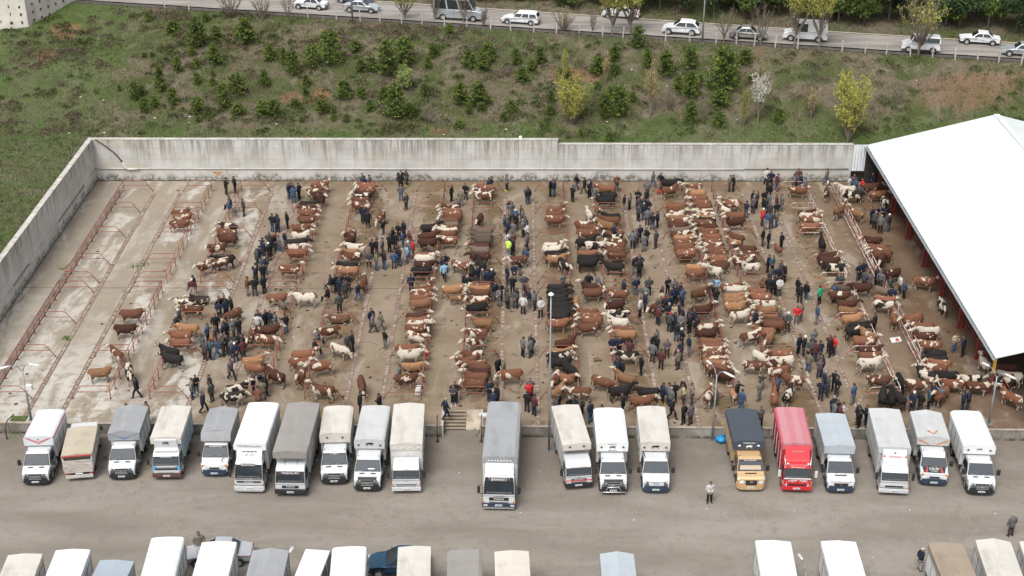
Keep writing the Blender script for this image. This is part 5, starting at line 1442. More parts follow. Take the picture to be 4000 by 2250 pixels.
    van(dict(tile=G_, ze=2.85, roof=[(747, 545), (1125, 535), (1027, 230), (652, 220)], bumper=(947, 1095), cab='v', label='pale gabled tarp lorry with orange chevrons and black lettered bonnet'), TGW, M_PLANK, M_WHITE, 'old', dict(shape='gable', rise=.24), ex19)
    # 20
    def ex20(r, xf, xr, W, ze, P):
        bull(r, M_GRYP, .24, face_M(xf, ze - .30)); vents(r, xf, ze, (-.78, .78), M_INK, ze - .40)
    van(dict(tile=G_, ze=2.95, roof=[(1312, 625), (1702, 640), (1520, 217), (1152, 217)], bumper=(1542, 1212), cab='v', label='white tarp lorry with grey emblem at the shed end of the row'), TW, M_PLANKW, M_WHITE, 'new', dict(shape='chamfer', rise=.10), ex20)
build_vans()

def build_cabovers():
    def co(spec, tarp, board, paint, copt, bopt, extra=None, cabw=2.1, fair=None):
        root, xf, xr, W, ze = lorry(spec)
        L = -xf
        Lc = min(L - .05, 1.75) if L > 1.3 else 1.7
        bed = min(xf, -Lc - .03)
        o = dict(bed=bed, over=ze - .5, skirt=.42, shape='flat', rise=.09); o.update(bopt)
        load_body(root, xf, xr, W, ze, tarp, board, o)
        P, h = cabover(root, Lc, min(cabw, W), paint, copt)
        fa = fairing(root, Lc, min(cabw, W), h, copt.get('fz', ze), fair, min(Lc, -xf)) if fair else None
        if extra: extra(root, xf, xr, W, ze, P, h, fa)
        return root
    # 4 blue and white
    def ex4(r, xf, xr, W, ze, P, h, fa):
        q = panel_on(*P, .03, .97, .84, .99, .016); quad('sun_strip', r, q, M_BLACK); c = (Vector(q[0]) + Vector(q[2])) / 2
        text_on(r, 'ALLAH KORUSUN', .10, c, (.95, 0, .28), (0, 0, 1), M_WHP); m = (fa[0] + fa[1]) / 2 + Vector((.12, 0, .12))
        nn = Vector((fa[1].z - fa[0].z, 0, fa[0].x - fa[1].x)).normalized(); u = nn.cross(Vector((0, 1, 0))); Mx = Matrix(((nn.x * 0, u.x, nn.x, m.x), (1, u.y, nn.y, 0), (0, u.z, nn.z, m.z), (0, 0, 0, 1)))
        bull(r, M_INK, .28, Mx)
        for s in (-1, 1): quad('blue_flash', r, [(.012, s * .98, .75), (.012, s * .55, 1.0), (.004, s * .70, 1.28), (.004, s * .98, 1.28)], M_CYAN)
        ubox('light_bar', r, M_LAMPG, -.5, -.42, -.8, .8, h + .02, h + .08)
    co(dict(tile=A_, y0=1580, ze=3.15, roof=[(1887, 418), (2272, 418), (2392, 27), (2042, 27)], bumper=(2062, 915), cab='c', label='off white box lorry with blue and white cab and emblem on its fairing'), TOW, M_BLUB, M_WHITE, dict(h=2.2, zl=.80, lamp='box', bumper=mat('maroon_bumper', (.10, .05, .05), .5)), dict(boards=7), ex4, 2.05, M_WHITE)
    # 6 bright white, big fairing
    def ex6(r, xf, xr, W, ze, P, h, fa):
        text_on(r, 'MAŞAALLAH', .22, (xf + .05, 0, ze - .16), (1, 0, 0), (0, 0, 1), M_GRYP, sx=1.3)
        nn = Vector((fa[1].z - fa[0].z, 0, fa[0].x - fa[1].x)).normalized(); f = lambda t: fa[0].lerp(fa[1], t) + nn * .02
        for t, s, z in ((.72, 'BEN ORTAKLAR', .16), (.56, 'Uğur & Furkan', .12), (.42, '0536 713 28', .12), (.30, '0545 906 95', .12)): text_on(r, s, z, f(t), nn, (0, 0, 1), M_GRYP)
        q = panel_on(*P, .02, .98, .98, 1.22, .03); quad('sun_visor', r, q, M_BLACK)
        c = (Vector(q[0]) + Vector(q[2])) / 2 + Vector((.06, 0, .10)); ubox('name_board', r, M_GRYP, c.x - .06, c.x, -.5, .5, c.z - .09, c.z + .11); text_on(r, 'BEN ORTAKLAR', .13, c, (1, 0, .2), (0, 0, 1), M_WHP)
        ubox('nose_band', r, M_GRYP, -.01, .024, -.95, .95, 1.20, 1.29); text_on(r, 'YUSUF · TUANA', .07, (.02, 0, 1.245), (1, 0, 0), (0, 0, 1), M_WHP); text_on(r, 'FUSO', .12, (.02, 0, 1.0), (1, 0, 0), (0, 0, 1), M_WHP, sx=2.2)
        ubox('fairing_slot', r, M_GRYP, f(.88).x - .02, f(.88).x + .02, -.5, .5, f(.88).z - .03, f(.88).z + .03)
    co(dict(tile=B_, ze=3.35, roof=[(667, 612), (1062, 612), (1225, 112), (847, 112)], bumper=(842, 1175), cab='c', label='bright white box lorry with lettered white fairing and chrome bumper'), TW, M_PLANKW, M_WHITE, dict(h=2.35, lamp='tall', zl=.80, grille=(.94, 1.06, .8), lip=1, fog=1, bumper=M_WHITE, fz=2.98), dict(shape='round', boards=7), ex6, 2.15, M_WHITE)
    # 7 taupe tarp
    def ex7(r, xf, xr, W, ze, P, h, fa):
        quad('sun_strip', r, panel_on(*P, .03, .97, .70, .99, .016), mat('brown_strip', (.05, .03, .04), .4)); q = panel_on(*P, .03, .97, .72, .97, .018); c = (Vector(q[0]) + Vector(q[2])) / 2
        text_on(r, 'MAŞALLAH', .20, c, (.95, 0, .28), (0, 0, 1), M_WHP, sx=1.2, shear=.3); text_on(r, 'MAN', .15, (.02, 0, .92), (1, 0, 0), (0, 0, 1), M_WHP, sx=1.8)
        for s in (-.45, .45): 
            b = MB(); b.tube([(-.55, s, h + .0), (-1.3, s, h + .03)], .03, 5); b.build('air_horn', M_CHROME, r)
    co(dict(tile=B_, ze=3.35, roof=[(1152, 712), (1562, 716), (1725, 112), (1337, 116)], bumper=(1332, 1222), cab='c', label='taupe tarp lorry with white cab, black bumper and sun strip lettering'), TTA, M_PLANK, M_WHITE, dict(h=2.3, zb=1.22, lamp='box', zl=.52, grille=(.80, 1.0, .52), bumper=M_BLACK), dict(boards=7, rise=.14), ex7, 2.25)
    # 10 off white, white cab
    def ex10(r, xf, xr, W, ze, P, h, fa):
        q = panel_on(*P, .03, .97, .86, 1.05, .016); quad('sun_strip', r, q, M_WHP); c = (Vector(q[0]) + Vector(q[2])) / 2; text_on(r, 'Maşallah', .12, c, (.95, 0, .28), (0, 0, 1), M_GRYP)
        text_on(r, 'ISUZU', .10, (.03, 0, 1.16), (1, 0, 0), (0, 0, 1), M_GRYP); vents(r, xf, ze, (-.85, -.28, .28, .85), TOW, ze - .32)
    co(dict(tile=C_, ze=3.25, roof=[(862, 615), (1257, 612), (1281, 117), (915, 130)], bumper=(1057, 1185), cab='c', label='off white patched tarp lorry with plain white cab beside the stairs'), TOW, M_PLANKW, M_WHITE, dict(h=2.25, lamp='tall', zl=.86, grille=(.80, .85, .75)), dict(boards=7, rise=.13, shape='flat'), ex10, 2.05)
    # 11 big grey lorry
    def ex11(r, xf, xr, W, ze, P, h, fa):
        q = panel_on(*P, .03, .97, .95, 1.30, .05); quad('sun_visor', r, q, M_BLACK); c = (Vector(q[0]) + Vector(q[2])) / 2 + Vector((.06, 0, .05))
        ubox('name_board', r, M_GRYP, c.x - .05, c.x + .01, -.55, .55, c.z - .12, c.z + .14); text_on(r, 'ŞAHAN 1', .24, c + Vector((.01, 0, .01)), (1, 0, 0), (0, 0, 1), M_WHP, sx=1.15, shear=.2)
        text_on(r, 'MAN', .20, (.025, 0, .98), (1, 0, 0), (0, 0, 1), M_WHP, sx=1.6); vents(r, xf, ze, (-.62, .05, .7), TG, ze + .0)
        b = MB(); b.tube([(-.35, -.72, h + .2), (-.30, -.68, h - .2), (-.28, -.5, h - .28)], .03, 5); b.tube([(-.35, .72, h + .2), (-.30, .68, h - .2), (-.28, .5, h - .28)], .03, 5); b.build('roof_bar', M_CHROME, r)
        b = MB(); b.add([(.012, y_, z_) for y_, z_ in ((-.5, 1.22), (-.15, 1.17), (0, 1.2), (.15, 1.17), (.5, 1.22), (.18, 1.26), (0, 1.23), (-.18, 1.26))], [tuple(range(8))]); b.build('wing_emblem', M_GRYP, r)
        ubox('seat_back', r, mat('brown_seat', (.20, .08, .05), .8), -.6, -.55, -.5, .5, 1.3, 1.5)
        for k in range(8): ubox('light_strip', r, M_WHP, xf + .05, xf + .07, -.85 + k * .22, -.73 + k * .22, ze - .30, ze - .24)
    co(dict(tile=D_, ze=3.45, roof=[(272, 770), (690, 775), (743, 107), (337, 102)], bumper=(472, 1385), cab='c', label='large grey tarp lorry with name board on its visor standing forward of the row'), TG, M_PLANKW, M_WHITE, dict(h=2.55, zb=1.35, lamp='box', zl=.74, grille=(.86, 1.10, .58), bumper=M_BLUEB, fog=1, lip=1, fz=3.12), dict(shape='chamfer', boards=7), ex11, 2.35, M_WHITE)
    # 12 beige leaning
    def ex12(r, xf, xr, W, ze, P, h, fa):
        q = panel_on(*P, .03, .97, .84, 1.0, .016); quad('sun_strip', r, q, M_WHP); c = (Vector(q[0]) + Vector(q[2])) / 2; text_on(r, 'ALLAH KORUSUN', .13, c, (.95, 0, .28), (0, 0, 1), M_REDP, sx=1.2)
        text_on(r, 'MITSUBISHI', .09, (.03, 0, .93), (1, 0, 0), (0, 0, 1), M_WHP, sx=1.7); vents(r, xf, ze, (-.5, .5), M_INK, ze - .22)
        b = MB(); b.add([(.014, 0, 1.19), (.014, -.07, 1.07), (.014, .07, 1.07)], [(0, 1, 2)]); b.build('badge', M_GRYP, r)
        ubox('red_lamp_band', r, M_REDP, .0, .03, -.98, .98, .80, .90)
    co(dict(tile=D_, ze=3.15, roof=[(1256, 620), (1600, 606), (1452, 132), (1120, 150)], bumper=(1442, 1135), cab='c', label='beige white tarp lorry parked askew beside the tall mast'), TOW, M_PLANK, M_WHITE, dict(h=2.15, zb=1.22, lamp='box', zl=.72, grille=(.87, .99, .55), bumper=M_BLACK), dict(boards=7), ex12, 2.0)
    # 16 pink and red
    def ex16(r, xf, xr, W, ze, P, h, fa):
        text_on(r, 'HEP TEK', .26, (.03, 0, 1.10), (1, 0, 0), (0, 0, 1), M_WHP, sx=1.4, shear=.3); q = panel_on(*P, .05, .95, 1.0, 1.2, .03); quad('sun_visor', r, q, M_REDC); c = (Vector(q[0]) + Vector(q[2])) / 2
        text_on(r, 'BEN ORTAKLAR', .13, c + Vector((.03, 0, 0)), (1, 0, .2), (0, 0, 1), M_WHP); ubox('white_band', r, M_WHP, -.02, .02, -.95, .95, 1.25, 1.31)
        b = MB()
        for s in (-1, 1): b.tube([(-.7, s * .95, h + .5), (-.35, s * .88, h - .05), (-.28, s * .5, h - .08)], .03, 5); b.ell((-.30, s * .72, h + .04), .06, .13, .13, 8, 6)
        b.build('lamp_bar', M_CHROME, r); ubox('chrome_strip', r, M_CHROME, fa[0].lerp(fa[1], .6).x - .02, fa[0].lerp(fa[1], .6).x + .05, -.4, .4, fa[0].lerp(fa[1], .6).z, fa[0].lerp(fa[1], .6).z + .04)
    co(dict(tile=F_, ze=3.25, roof=[(1122, 612), (1495, 612), (1390, 168), (1027, 178)], bumper=(1312, 1178), cab='c', label='red cab lorry with pink striped tarpaulin and red fairing'), TPK, M_REDB, M_REDC, dict(h=2.25, lamp='tall', zl=.82, grille=(.72, .80, .6), mirror=M_WHITE), dict(shape='round', boards=7, post=M_PLANKW), ex16, 2.1, M_REDC)
    # 18 grey white, red print fairing
    def ex18(r, xf, xr, W, ze, P, h, fa):
        nn = Vector((fa[1].z - fa[0].z, 0, fa[0].x - fa[1].x)).normalized(); f = lambda t: fa[0].lerp(fa[1], t) + nn * .02
        text_on(r, 'ÖZTÜRKLER', .16, f(.45), nn, (0, 0, 1), M_REDP); text_on(r, '✶', .25, f(.75), nn, (0, 0, 1), M_INK)
        for s in (-1, 1): text_on(r, '▲', .22, f(.5) + Vector((0, s * .75, 0)), nn, (0, 0, 1), M_REDP)
        quad('sun_strip', r, panel_on(*P, .03, .97, .86, 1.0, .016), M_WHP)
    co(dict(tile=G_, ze=3.2, roof=[(272, 660), (650, 652), (516, 187), (142, 182)], bumper=(462, 1212), cab='c', label='grey white tarp lorry with red printed white fairing'), TGW, M_PLANK, M_WHITE, dict(h=2.2, lamp='tall', zl=.74, grille=(.78, .90, .62), bumper=M_WHITE, fog=1), dict(boards=7), ex18, 2.05, M_WHITE)
build_cabovers()

# 2: old lorry standing the other way round, tailgate to the camera
def build_old():
    sp = dict(tile=A_, y0=1580, ze=2.25, roof=[(770, 640), (1150, 622), (1220, 277), (852, 300)], bumper=(1012, 950), cab='c', label='small old lorry with beige tarp and rusty white tailgate facing away')
    root, xf, xr, W, ze = lorry(sp)      # here "front" is the tail end
    # turn round: tail at xf, cab beyond xr
    off = -xf
    L = xf - xr
    r2 = empty('livestock_lorry', root.matrix_basis @ Vector((xf, 0, 0)), root.rotation_euler.z + math.pi, sp['label'], 'lorry', 'lorries backed up to the yard')
    bpy.data.objects.remove(root)
    M_RUST = mat('rusty_white_gate', (0.50, 0.46, 0.41), .75, var=.55, scale=3.5)
    load_body(r2, L, 0, W, ze, TBE, M_PLANKW, dict(bed=L, boards=4, skirt=.35, rise=.10, over=ze - .3))
    for k in range(5): ubox('tailgate_board', r2, M_RUST, -.09, -.045, -W / 2 + .05, W / 2 - .05, .78 + k * .21, .97 + k * .21)
    ubox('tail_opening', r2, M_INSIDE, -.075, -.05, -W / 2 + .12, W / 2 - .12, 1.85, 2.1)
    ubox('red_trim', r2, M_REDP, -.08, -.055, -W / 2, W / 2, 2.13, 2.22)
    ubox('tail_bumper', r2, M_PLANK, -.14, -.02, -W / 2 + .1, W / 2 - .1, .34, .56)
    ubox('number_plate', r2, M_PLATE, -.10, -.09, -.26, .26, .64, .74)
    cab = MB(); cab.prism([(L + .05, .5), (L + .05, 2.0), (L + 1.1, 2.0), (L + 1.45, 1.25), (L + 1.5, .5)], -W * .46, W * .46); bevel(cab.build('cab_body', M_WHITE, r2), .06)
    quad('windscreen', r2, [(L + 1.46, -.8, 1.28), (L + 1.46, .8, 1.28), (L + 1.13, .75, 1.95), (L + 1.13, -.75, 1.95)], M_GLASS)
    for s in (-1, 1):
        wheel(r2, L + .8, s * (W / 2 - .18), .36, .22)
        ubox('mirror', r2, M_BLACK, L + .95, L + 1.08, s * (W / 2 + .1) - .08, s * (W / 2 + .1) + .08, 1.3, 1.65)
build_old()

# lower row: only the roofs reach into the picture
LOW = [  # tile, RL, RR, bottom-left, bottom-right, tarp, shape, ze, label
    (0, (85, 560), (420, 560), (340, 773), TOW, 'flat', 3.1, 'cream white lorry roof of the lower row in the corner by the side wall'),
    (0, (565, 515), (900, 515), (805, 773), TW, 'flat', 3.1, 'white lorry roof of the lower row beside the blue grey roof'),
    (0, (1005, 622), (1345, 625), (1275, 773), tarp_mat('tarp_blue', (0.30, 0.345, 0.39), .04), 'flat', 2.9, 'blue grey lorry roof of the lower row'),
    (0, (1520, 395), (1850, 390), (1755, 773), TMI, 'round', 3.2, 'pale mint white lorry roof beside the silver car'),
    (0, (2035, 437), (2375, 435), (2290, 773), TW, 'flat', 3.2, 'white lorry roof covering the middle of the silver car'),
    (1000, (-30, 520), (325, 520), (270, 773), TG, 'gable', 3.0, 'grey gabled lorry roof beside the lower lamp post'),
    (1000, (770, 490), (1110, 490), (1095, 773), TW, 'round', 3.2, 'white lorry roof at the bonnet of the blue car'),
    (1000, (1435, 485), (1755, 480), (1750, 773), TOW, 'flat', 3.2, 'stained white lorry roof covering the tail of the blue car'),
    (1000, (1930, 520), (2270, 520), (2275, 773), TTA, 'chamfer', 3.1, 'taupe lorry roof with folded edges in the lower row'),
    (1000, (2405, 532), (2741, 525), (2756, 773), tarp_mat('tarp_cream', (0.55, 0.50, 0.435), .08), 'flat', 3.2, 'cream lorry roof of the lower row next to the taupe roof'),
    (2000, (890, 555), (1220, 555), (1245, 773), TBL, 'gable', 3.0, 'pale blue grey lorry roof standing alone in the lower row'),
    (2000, (2455, 422), (2801, 430), (2866, 773), TMI, 'flat', 3.2, 'mint white lorry roof beside a lower lamp head'),
    (3000, (540, 432), (880, 428), (980, 773), TW, 'flat', 3.2, 'white lorry roof with lettered side boards in the lower row'),
    (3000, (1625, 455), (1955, 442), (2095, 773), TTN, 'flat', 3.1, 'tan lorry roof beside the man in a cap'),
    (3000, (2095, 422), (2435, 427), (2560, 773), TOW, 'gable', 3.0, 'off white gabled lorry roof next to the tan roof'),
    (3000, (2540, 437), (2880, 440), (3000, 773), TOW, 'flat', 3.0, 'cream lorry roof cut off at the picture corner of the lower row'),
]
for x0, RL, RR, BR, tarp, shp, ze, lab in LOW:
    T = lambda p: (x0 + p[0] * S4, 1950 + p[1] * S4)
    zw = LOT + ze
    rl, rr, br = G(*T(RL), zw), G(*T(RR), zw), G(*T(BR), zw)
    ax = rr - br; ax.z = 0; ax.normalize(); W = max(2.0, min(2.4, (rr - rl).dot(Vector((ax.y, -ax.x, 0)))))
    mid = (rl + rr) / 2; Lb = 4.6
    # tail at the far end, cab towards the camera below the frame
    front = mid - ax * (Lb + 1.75); ang = math.atan2(-ax.y, -ax.x)
    r = empty('livestock_lorry', (front.x, front.y, LOT), ang, lab, 'lorry', 'lorries of the lower row')
    load_body(r, -1.75, -1.75 - Lb, W, ze, tarp, M_PLANKW, dict(bed=-1.75, shape=shp, rise=.22 if shp == 'gable' else .09, boards=6, rope=1))
    cabover(r, 1.7, min(2.1, W), M_WHITE, dict(h=2.2))
# ================================================================== CARS
def car_paint(name, col, metal=.0): return mat(name, col, .28, metal=metal, coat=.5)
P_WHITE = car_paint('car_white', (0.72, 0.73, 0.74)); P_SILV = car_paint('car_silver', (0.48, 0.50, 0.52), .4); P_GREY = car_paint('car_grey', (0.36, 0.36, 0.34), .4)
P_BLUE = car_paint('car_teal_blue', (0.010, 0.055, 0.11), .3); P_MID = car_paint('car_blue', (0.12, 0.20, 0.33), .2)
def car(base, ang, kind, paint, label, Lc=4.3, Wc=1.7, group=None):
    """facing +x, origin on the ground below the middle"""
    root = empty('parked_car' if kind not in ('van', 'minibus', 'mpv') else 'parked_van', base, ang, label, 'car' if kind not in ('van', 'minibus') else 'van', group)
    # stations: x (fraction of half length), belt z, roof z, half widths
    H = {'sedan': 1.42, 'boxy': 1.38, 'wagon': 1.44, 'suv': 1.56, 'mpv': 1.75, 'van': 2.15, 'minibus': 2.55}[kind]
    hl = Lc / 2; wr = .31 if kind not in ('minibus', 'van', 'suv') else .345
    belt = H * (.62 if kind not in ('van', 'minibus') else .52)
    hood = belt - .04; nose = hood - (.18 if kind != 'boxy' else .07)
    if kind in ('van', 'minibus', 'mpv'): tr = [(-hl, belt), (-hl + .04, H - .12), (-hl + .25, H), (hl * .42, H), (hl * (.66 if kind != 'mpv' else .58), belt + .06)]
    elif kind == 'wagon': tr = [(-hl + .02, belt), (-hl + .30, H - .06), (-hl + .55, H), (hl * .10, H), (hl * .42, belt)]
    elif kind == 'suv': tr = [(-hl + .05, belt), (-hl + .55, H - .14), (-hl + 1.1, H - .02), (hl * .02, H), (hl * .44, belt)]
    else: tr = [(-hl * .66, belt), (-hl * .38, H - .05), (-hl * .18, H), (hl * .08, H), (hl * .42, belt)]
    tail_z = belt - (.03 if kind in ('sedan', 'boxy') else 0)
    low = .22
    prof = [(-hl + .05, low + .05), (-hl, .5), (-hl + .02, tail_z)] + ([(-hl * .7, belt - .005)] if kind in ('sedan', 'boxy') else []) + [(hl * .44, belt - .005), (hl * .70, hood - .03), (hl - .10, nose), (hl, nose - .18), (hl - .03, low + .08)]
    def ins(x, z):
        t = abs(x) / hl; return .02 + .16 * max(0, t - .72) / .28 * (1 if kind != 'minibus' else .7) + (.03 if z < .35 else 0)
    b = MB(); b.prism(prof, -Wc / 2, Wc / 2, 0, ins); bevel(b.build('body', paint, root), .07, 3)
    gi = lambda x, z: .05 + (z - belt) / max(.1, H - belt) * (.16 if kind not in ('van', 'minibus') else .12)
    b = MB(); b.prism(tr, -Wc / 2, Wc / 2, 0, gi); bevel(b.build('cabin', paint, root), .05, 2)
    hw = lambda z: Wc / 2 - gi(0, z)
    # windscreen and rear window
    (xa, za), (xb, zb) = tr[-1], tr[-2]
    Pq = [(xa, -hw(za), za), (xa, hw(za), za), (xb, hw(zb), zb), (xb, -hw(zb), zb)]
    quad('windscreen', root, panel_on(*Pq, .06, .94, .10, .90, .012), M_GLASS)
    (xa, za), (xb, zb) = tr[0], tr[1]
    Pq = [(xa, hw(za), za), (xa, -hw(za), za), (xb, -hw(zb), zb), (xb, hw(zb), zb)]
    if kind != 'van': quad('rear_window', root, panel_on(*Pq, .08, .92, .15, .95, .014), M_GLASS)
    zA, zB = belt + .06, H - .12
    def edge(side, z):   # x of the cabin outline at height z
        pts = tr[:3] if side < 0 else tr[::-1][:2]
        for (x1, z1), (x2, z2) in zip(pts, pts[1:]):
            if z1 <= z <= z2 + 1e-6: return x1 + (x2 - x1) * (z - z1) / max(1e-6, z2 - z1)
        return pts[-1][0]
    cuts = {'sedan': 2, 'boxy': 2, 'wagon': 3, 'suv': 2, 'mpv': 2, 'van': 2, 'minibus': 3}[kind]
    x0b, x1b, x0t, x1t = edge(-1, zA) + .14, edge(1, zA) - .12, edge(-1, zB) + .10, edge(1, zB) - .06
    if kind == 'van': x0b = x0t = -.1 * hl
    for s in (-1, 1):
        for k in range(cuts):
            u0, u1 = k / cuts + (.02 if k else 0), (k + 1) / cuts - (.02 if k < cuts - 1 else 0)
            f = lambda u, z: (x0b + (x1b - x0b) * u if z == zA else x0t + (x1t - x0t) * u, s * (hw(z) + .012), z)
            quad('side_window', root, [f(u0, zA), f(u1, zA), f(u1, zB), f(u0, zB)], M_GLASS)
        r = .31 if kind not in ('van', 'minibus', 'suv') else .35
        for x in (-hl * .62, hl * .64):
            wheel(root, x, s * (Wc / 2 - .10), r, .20)
            n = 10; b = MB(); ring = [(x + (r + .07) * math.cos(t), s * (Wc / 2 - .012), r + (r + .07) * math.sin(t)) for t in np.linspace(0, math.pi, n)]
            b.add(ring, [tuple(range(n))]); b.build('wheel_arch', M_BLACK, root)
        b = MB(); b.box(hl - .16, hl - .005, s * Wc * .36 - .14, s * Wc * .36 + .10, nose - .17, nose - .04); b.build('headlight', M_LAMPG, root)
        b = MB(); b.box(-hl - .005, -hl + .1, s * Wc * .38 - .10, s * Wc * .38 + .08, belt - .28, belt - .10); b.build('tail_light', M_REDP, root)
        b = MB(); b.box(x1b - .28, x1b - .14, s * (Wc / 2 + .09) - .07, s * (Wc / 2 + .09) + .07, belt + .02, belt + .16); bevel(b.build('mirror', paint if kind != 'boxy' else M_BLACK, root), .03)
        xm = (x0b + x1b) / 2
        quad('door_gap', root, [(xm - .008, s * (Wc / 2 - .016), .35), (xm + .008, s * (Wc / 2 - .016), .35), (xm + .008, s * (Wc / 2 - .016), belt), (xm - .008, s * (Wc / 2 - .016), belt)], M_BLACK)
        if kind in ('suv', 'van', 'mpv', 'minibus'): ubox('sill', root, M_BLACK, -hl * .45, hl * .45, s * (Wc / 2 - .01) - .012, s * (Wc / 2 - .01) + .012, .22, .34)
    ubox('bumper', root, M_BLACK if kind in ('boxy', 'wagon', 'minibus') else paint, hl - .06, hl + .03, -Wc * .42, Wc * .42, .32, .46)
    ubox('rear_bumper', root, M_BLACK if kind in ('boxy', 'wagon', 'minibus') else paint, -hl - .03, -hl + .06, -Wc * .42, Wc * .42, .32, .46)
    ubox('grille', root, M_BLACK, hl - .02, hl + .012, -.35, .35, nose - .30, nose - .18)
    if kind in ('mpv', 'minibus', 'sedan') and 'rack' in label:
        for s in (-1, 1): ubox('roof_rail', root, M_GRYP, -hl * .4, hl * .2, s * .5 - .02, s * .5 + .02, H + .0, H + .07)
    return root
RA = math.atan(NEAR_B)
def road_car(x0, x1, yb, heading, kind, paint, label, group='cars along the road'):
    p = G((x0 + x1) / 2, yb, ROAD_Z); d = (p - CAMP).dot(_w)
    Lc = (x1 - x0) * d / F_PX * 1.0
    W = {'van': 1.85, 'minibus': 2.0, 'suv': 1.8, 'mpv': 1.72}.get(kind, 1.66)
    a = RA + (0 if heading > 0 else math.pi)
    nrm = Vector((-math.sin(RA), math.cos(RA), 0)); p = p + nrm * (W / 2 - .1)
    car(p, a, kind, paint, label, Lc, W, group)
road_car(1140, 1274, 39, -1, 'boxy', P_WHITE, 'old white boxy saloon at the upper end of the road')
road_car(1305, 1450, 15, -1, 'sedan', P_MID, 'blue car half hidden behind the silver saloon')
road_car(1337, 1477, 51, 1, 'sedan', P_SILV, 'silver saloon beside the street light pole on the road')
road_car(1691, 1885, 82, 1, 'minibus', P_SILV, 'silver high roof minibus among bare roadside trees')
road_car(1953, 2103, 98, -1, 'wagon', P_WHITE, 'old white estate car on the road')
road_car(2349, 2493, 75, -1, 'sedan', P_WHITE, 'white saloon behind the yellow roadside trees')
road_car(2584, 2730, 138, -1, 'suv', P_WHITE, 'white crossover car beside the street light pole')
road_car(2848, 2994, 158, 1, 'sedan', P_GREY, 'grey saloon behind bare roadside trees')
road_car(3058, 3227, 164, -1, 'van', P_WHITE, 'white panel van with one side window behind yellow trees')
road_car(3522, 3668, 206, -1, 'mpv', P_WHITE, 'small white van with side windows behind the pale tree')
road_car(3749, 3903, 177, -1, 'boxy', P_WHITE, 'white boxy saloon on the far side of the road')
road_car(3916, 4068, 224, -1, 'sedan', P_SILV, 'silver car at the shed end of the road')
# cars in the lorry park
p = G(860, 2186, LOT); car(p, math.pi + .05, 'sedan', P_SILV, 'silver saloon parked behind a white lorry roof in the lower row', 4.4, 1.75)
p = G(1560, 2228, LOT); car(p, math.pi + .02, 'suv', P_BLUE, 'dark teal blue car between two white lorry roofs', 4.1, 1.8)
# panel van among the lower row, its front towards the camera
a0, a1 = G(1244, 2155, LOT + 2.3), G(1213, 2232, LOT + 2.3); ax = a1 - a0; ax.z = 0; ax.normalize()
car(Vector((a0.x, a0.y, LOT)) + ax * 2.5, math.atan2(ax.y, ax.x), 'minibus', P_WHITE, 'white high roof panel van between grey and white lorry roofs', 5.2, 1.95)
# ================================================================== CATTLE
def remesh(mb, tags, name, voxel, slots, target=None, smooth_it=2):
    """fuse the lofted pieces of a body into one continuous surface; faces keep the tag of the piece they came from"""
    me = bpy.data.meshes.new('tmp'); me.from_pydata(mb.v, [], mb.f); me.update()
    bm = bmesh.new(); bm.from_mesh(me); bmesh.ops.recalc_face_normals(bm, faces=bm.faces); bm.to_mesh(me); bm.free()
    o = bpy.data.objects.new('tmp', me); COL.objects.link(o)
    md = o.modifiers.new('r', 'REMESH'); md.mode = 'VOXEL'; md.voxel_size = voxel; md.use_smooth_shade = True
    if smooth_it:
        s = o.modifiers.new('s', 'SMOOTH'); s.iterations = smooth_it; s.factor = .5
    if target:
        d = o.modifiers.new('d', 'DECIMATE'); d.ratio = target
    dg = bpy.context.evaluated_depsgraph_get(); dg.update()
    out = bpy.data.meshes.new_from_object(o.evaluated_get(dg)); out.name = name
    kd = kdtree.KDTree(len(mb.v))
    for i, v in enumerate(mb.v): kd.insert(v, i)
    kd.balance()
    vt = tags
    out.materials.clear()
    for _ in range(slots): out.materials.append(None)
    idx = [vt[kd.find(p.center)[1]] for p in out.polygons]
    out.polygons.foreach_set('material_index', idx)
    out.polygons.foreach_set('use_smooth', [True] * len(out.polygons))
    bpy.data.objects.remove(o); bpy.data.meshes.remove(me)
    return out

class Body(MB):
    """MB that remembers a tag per vertex"""
    def __init__(self): super().__init__(); self.t = []
    def seal(self, tag_):
        self.t += [tag_] * (len(self.v) - len(self.t))
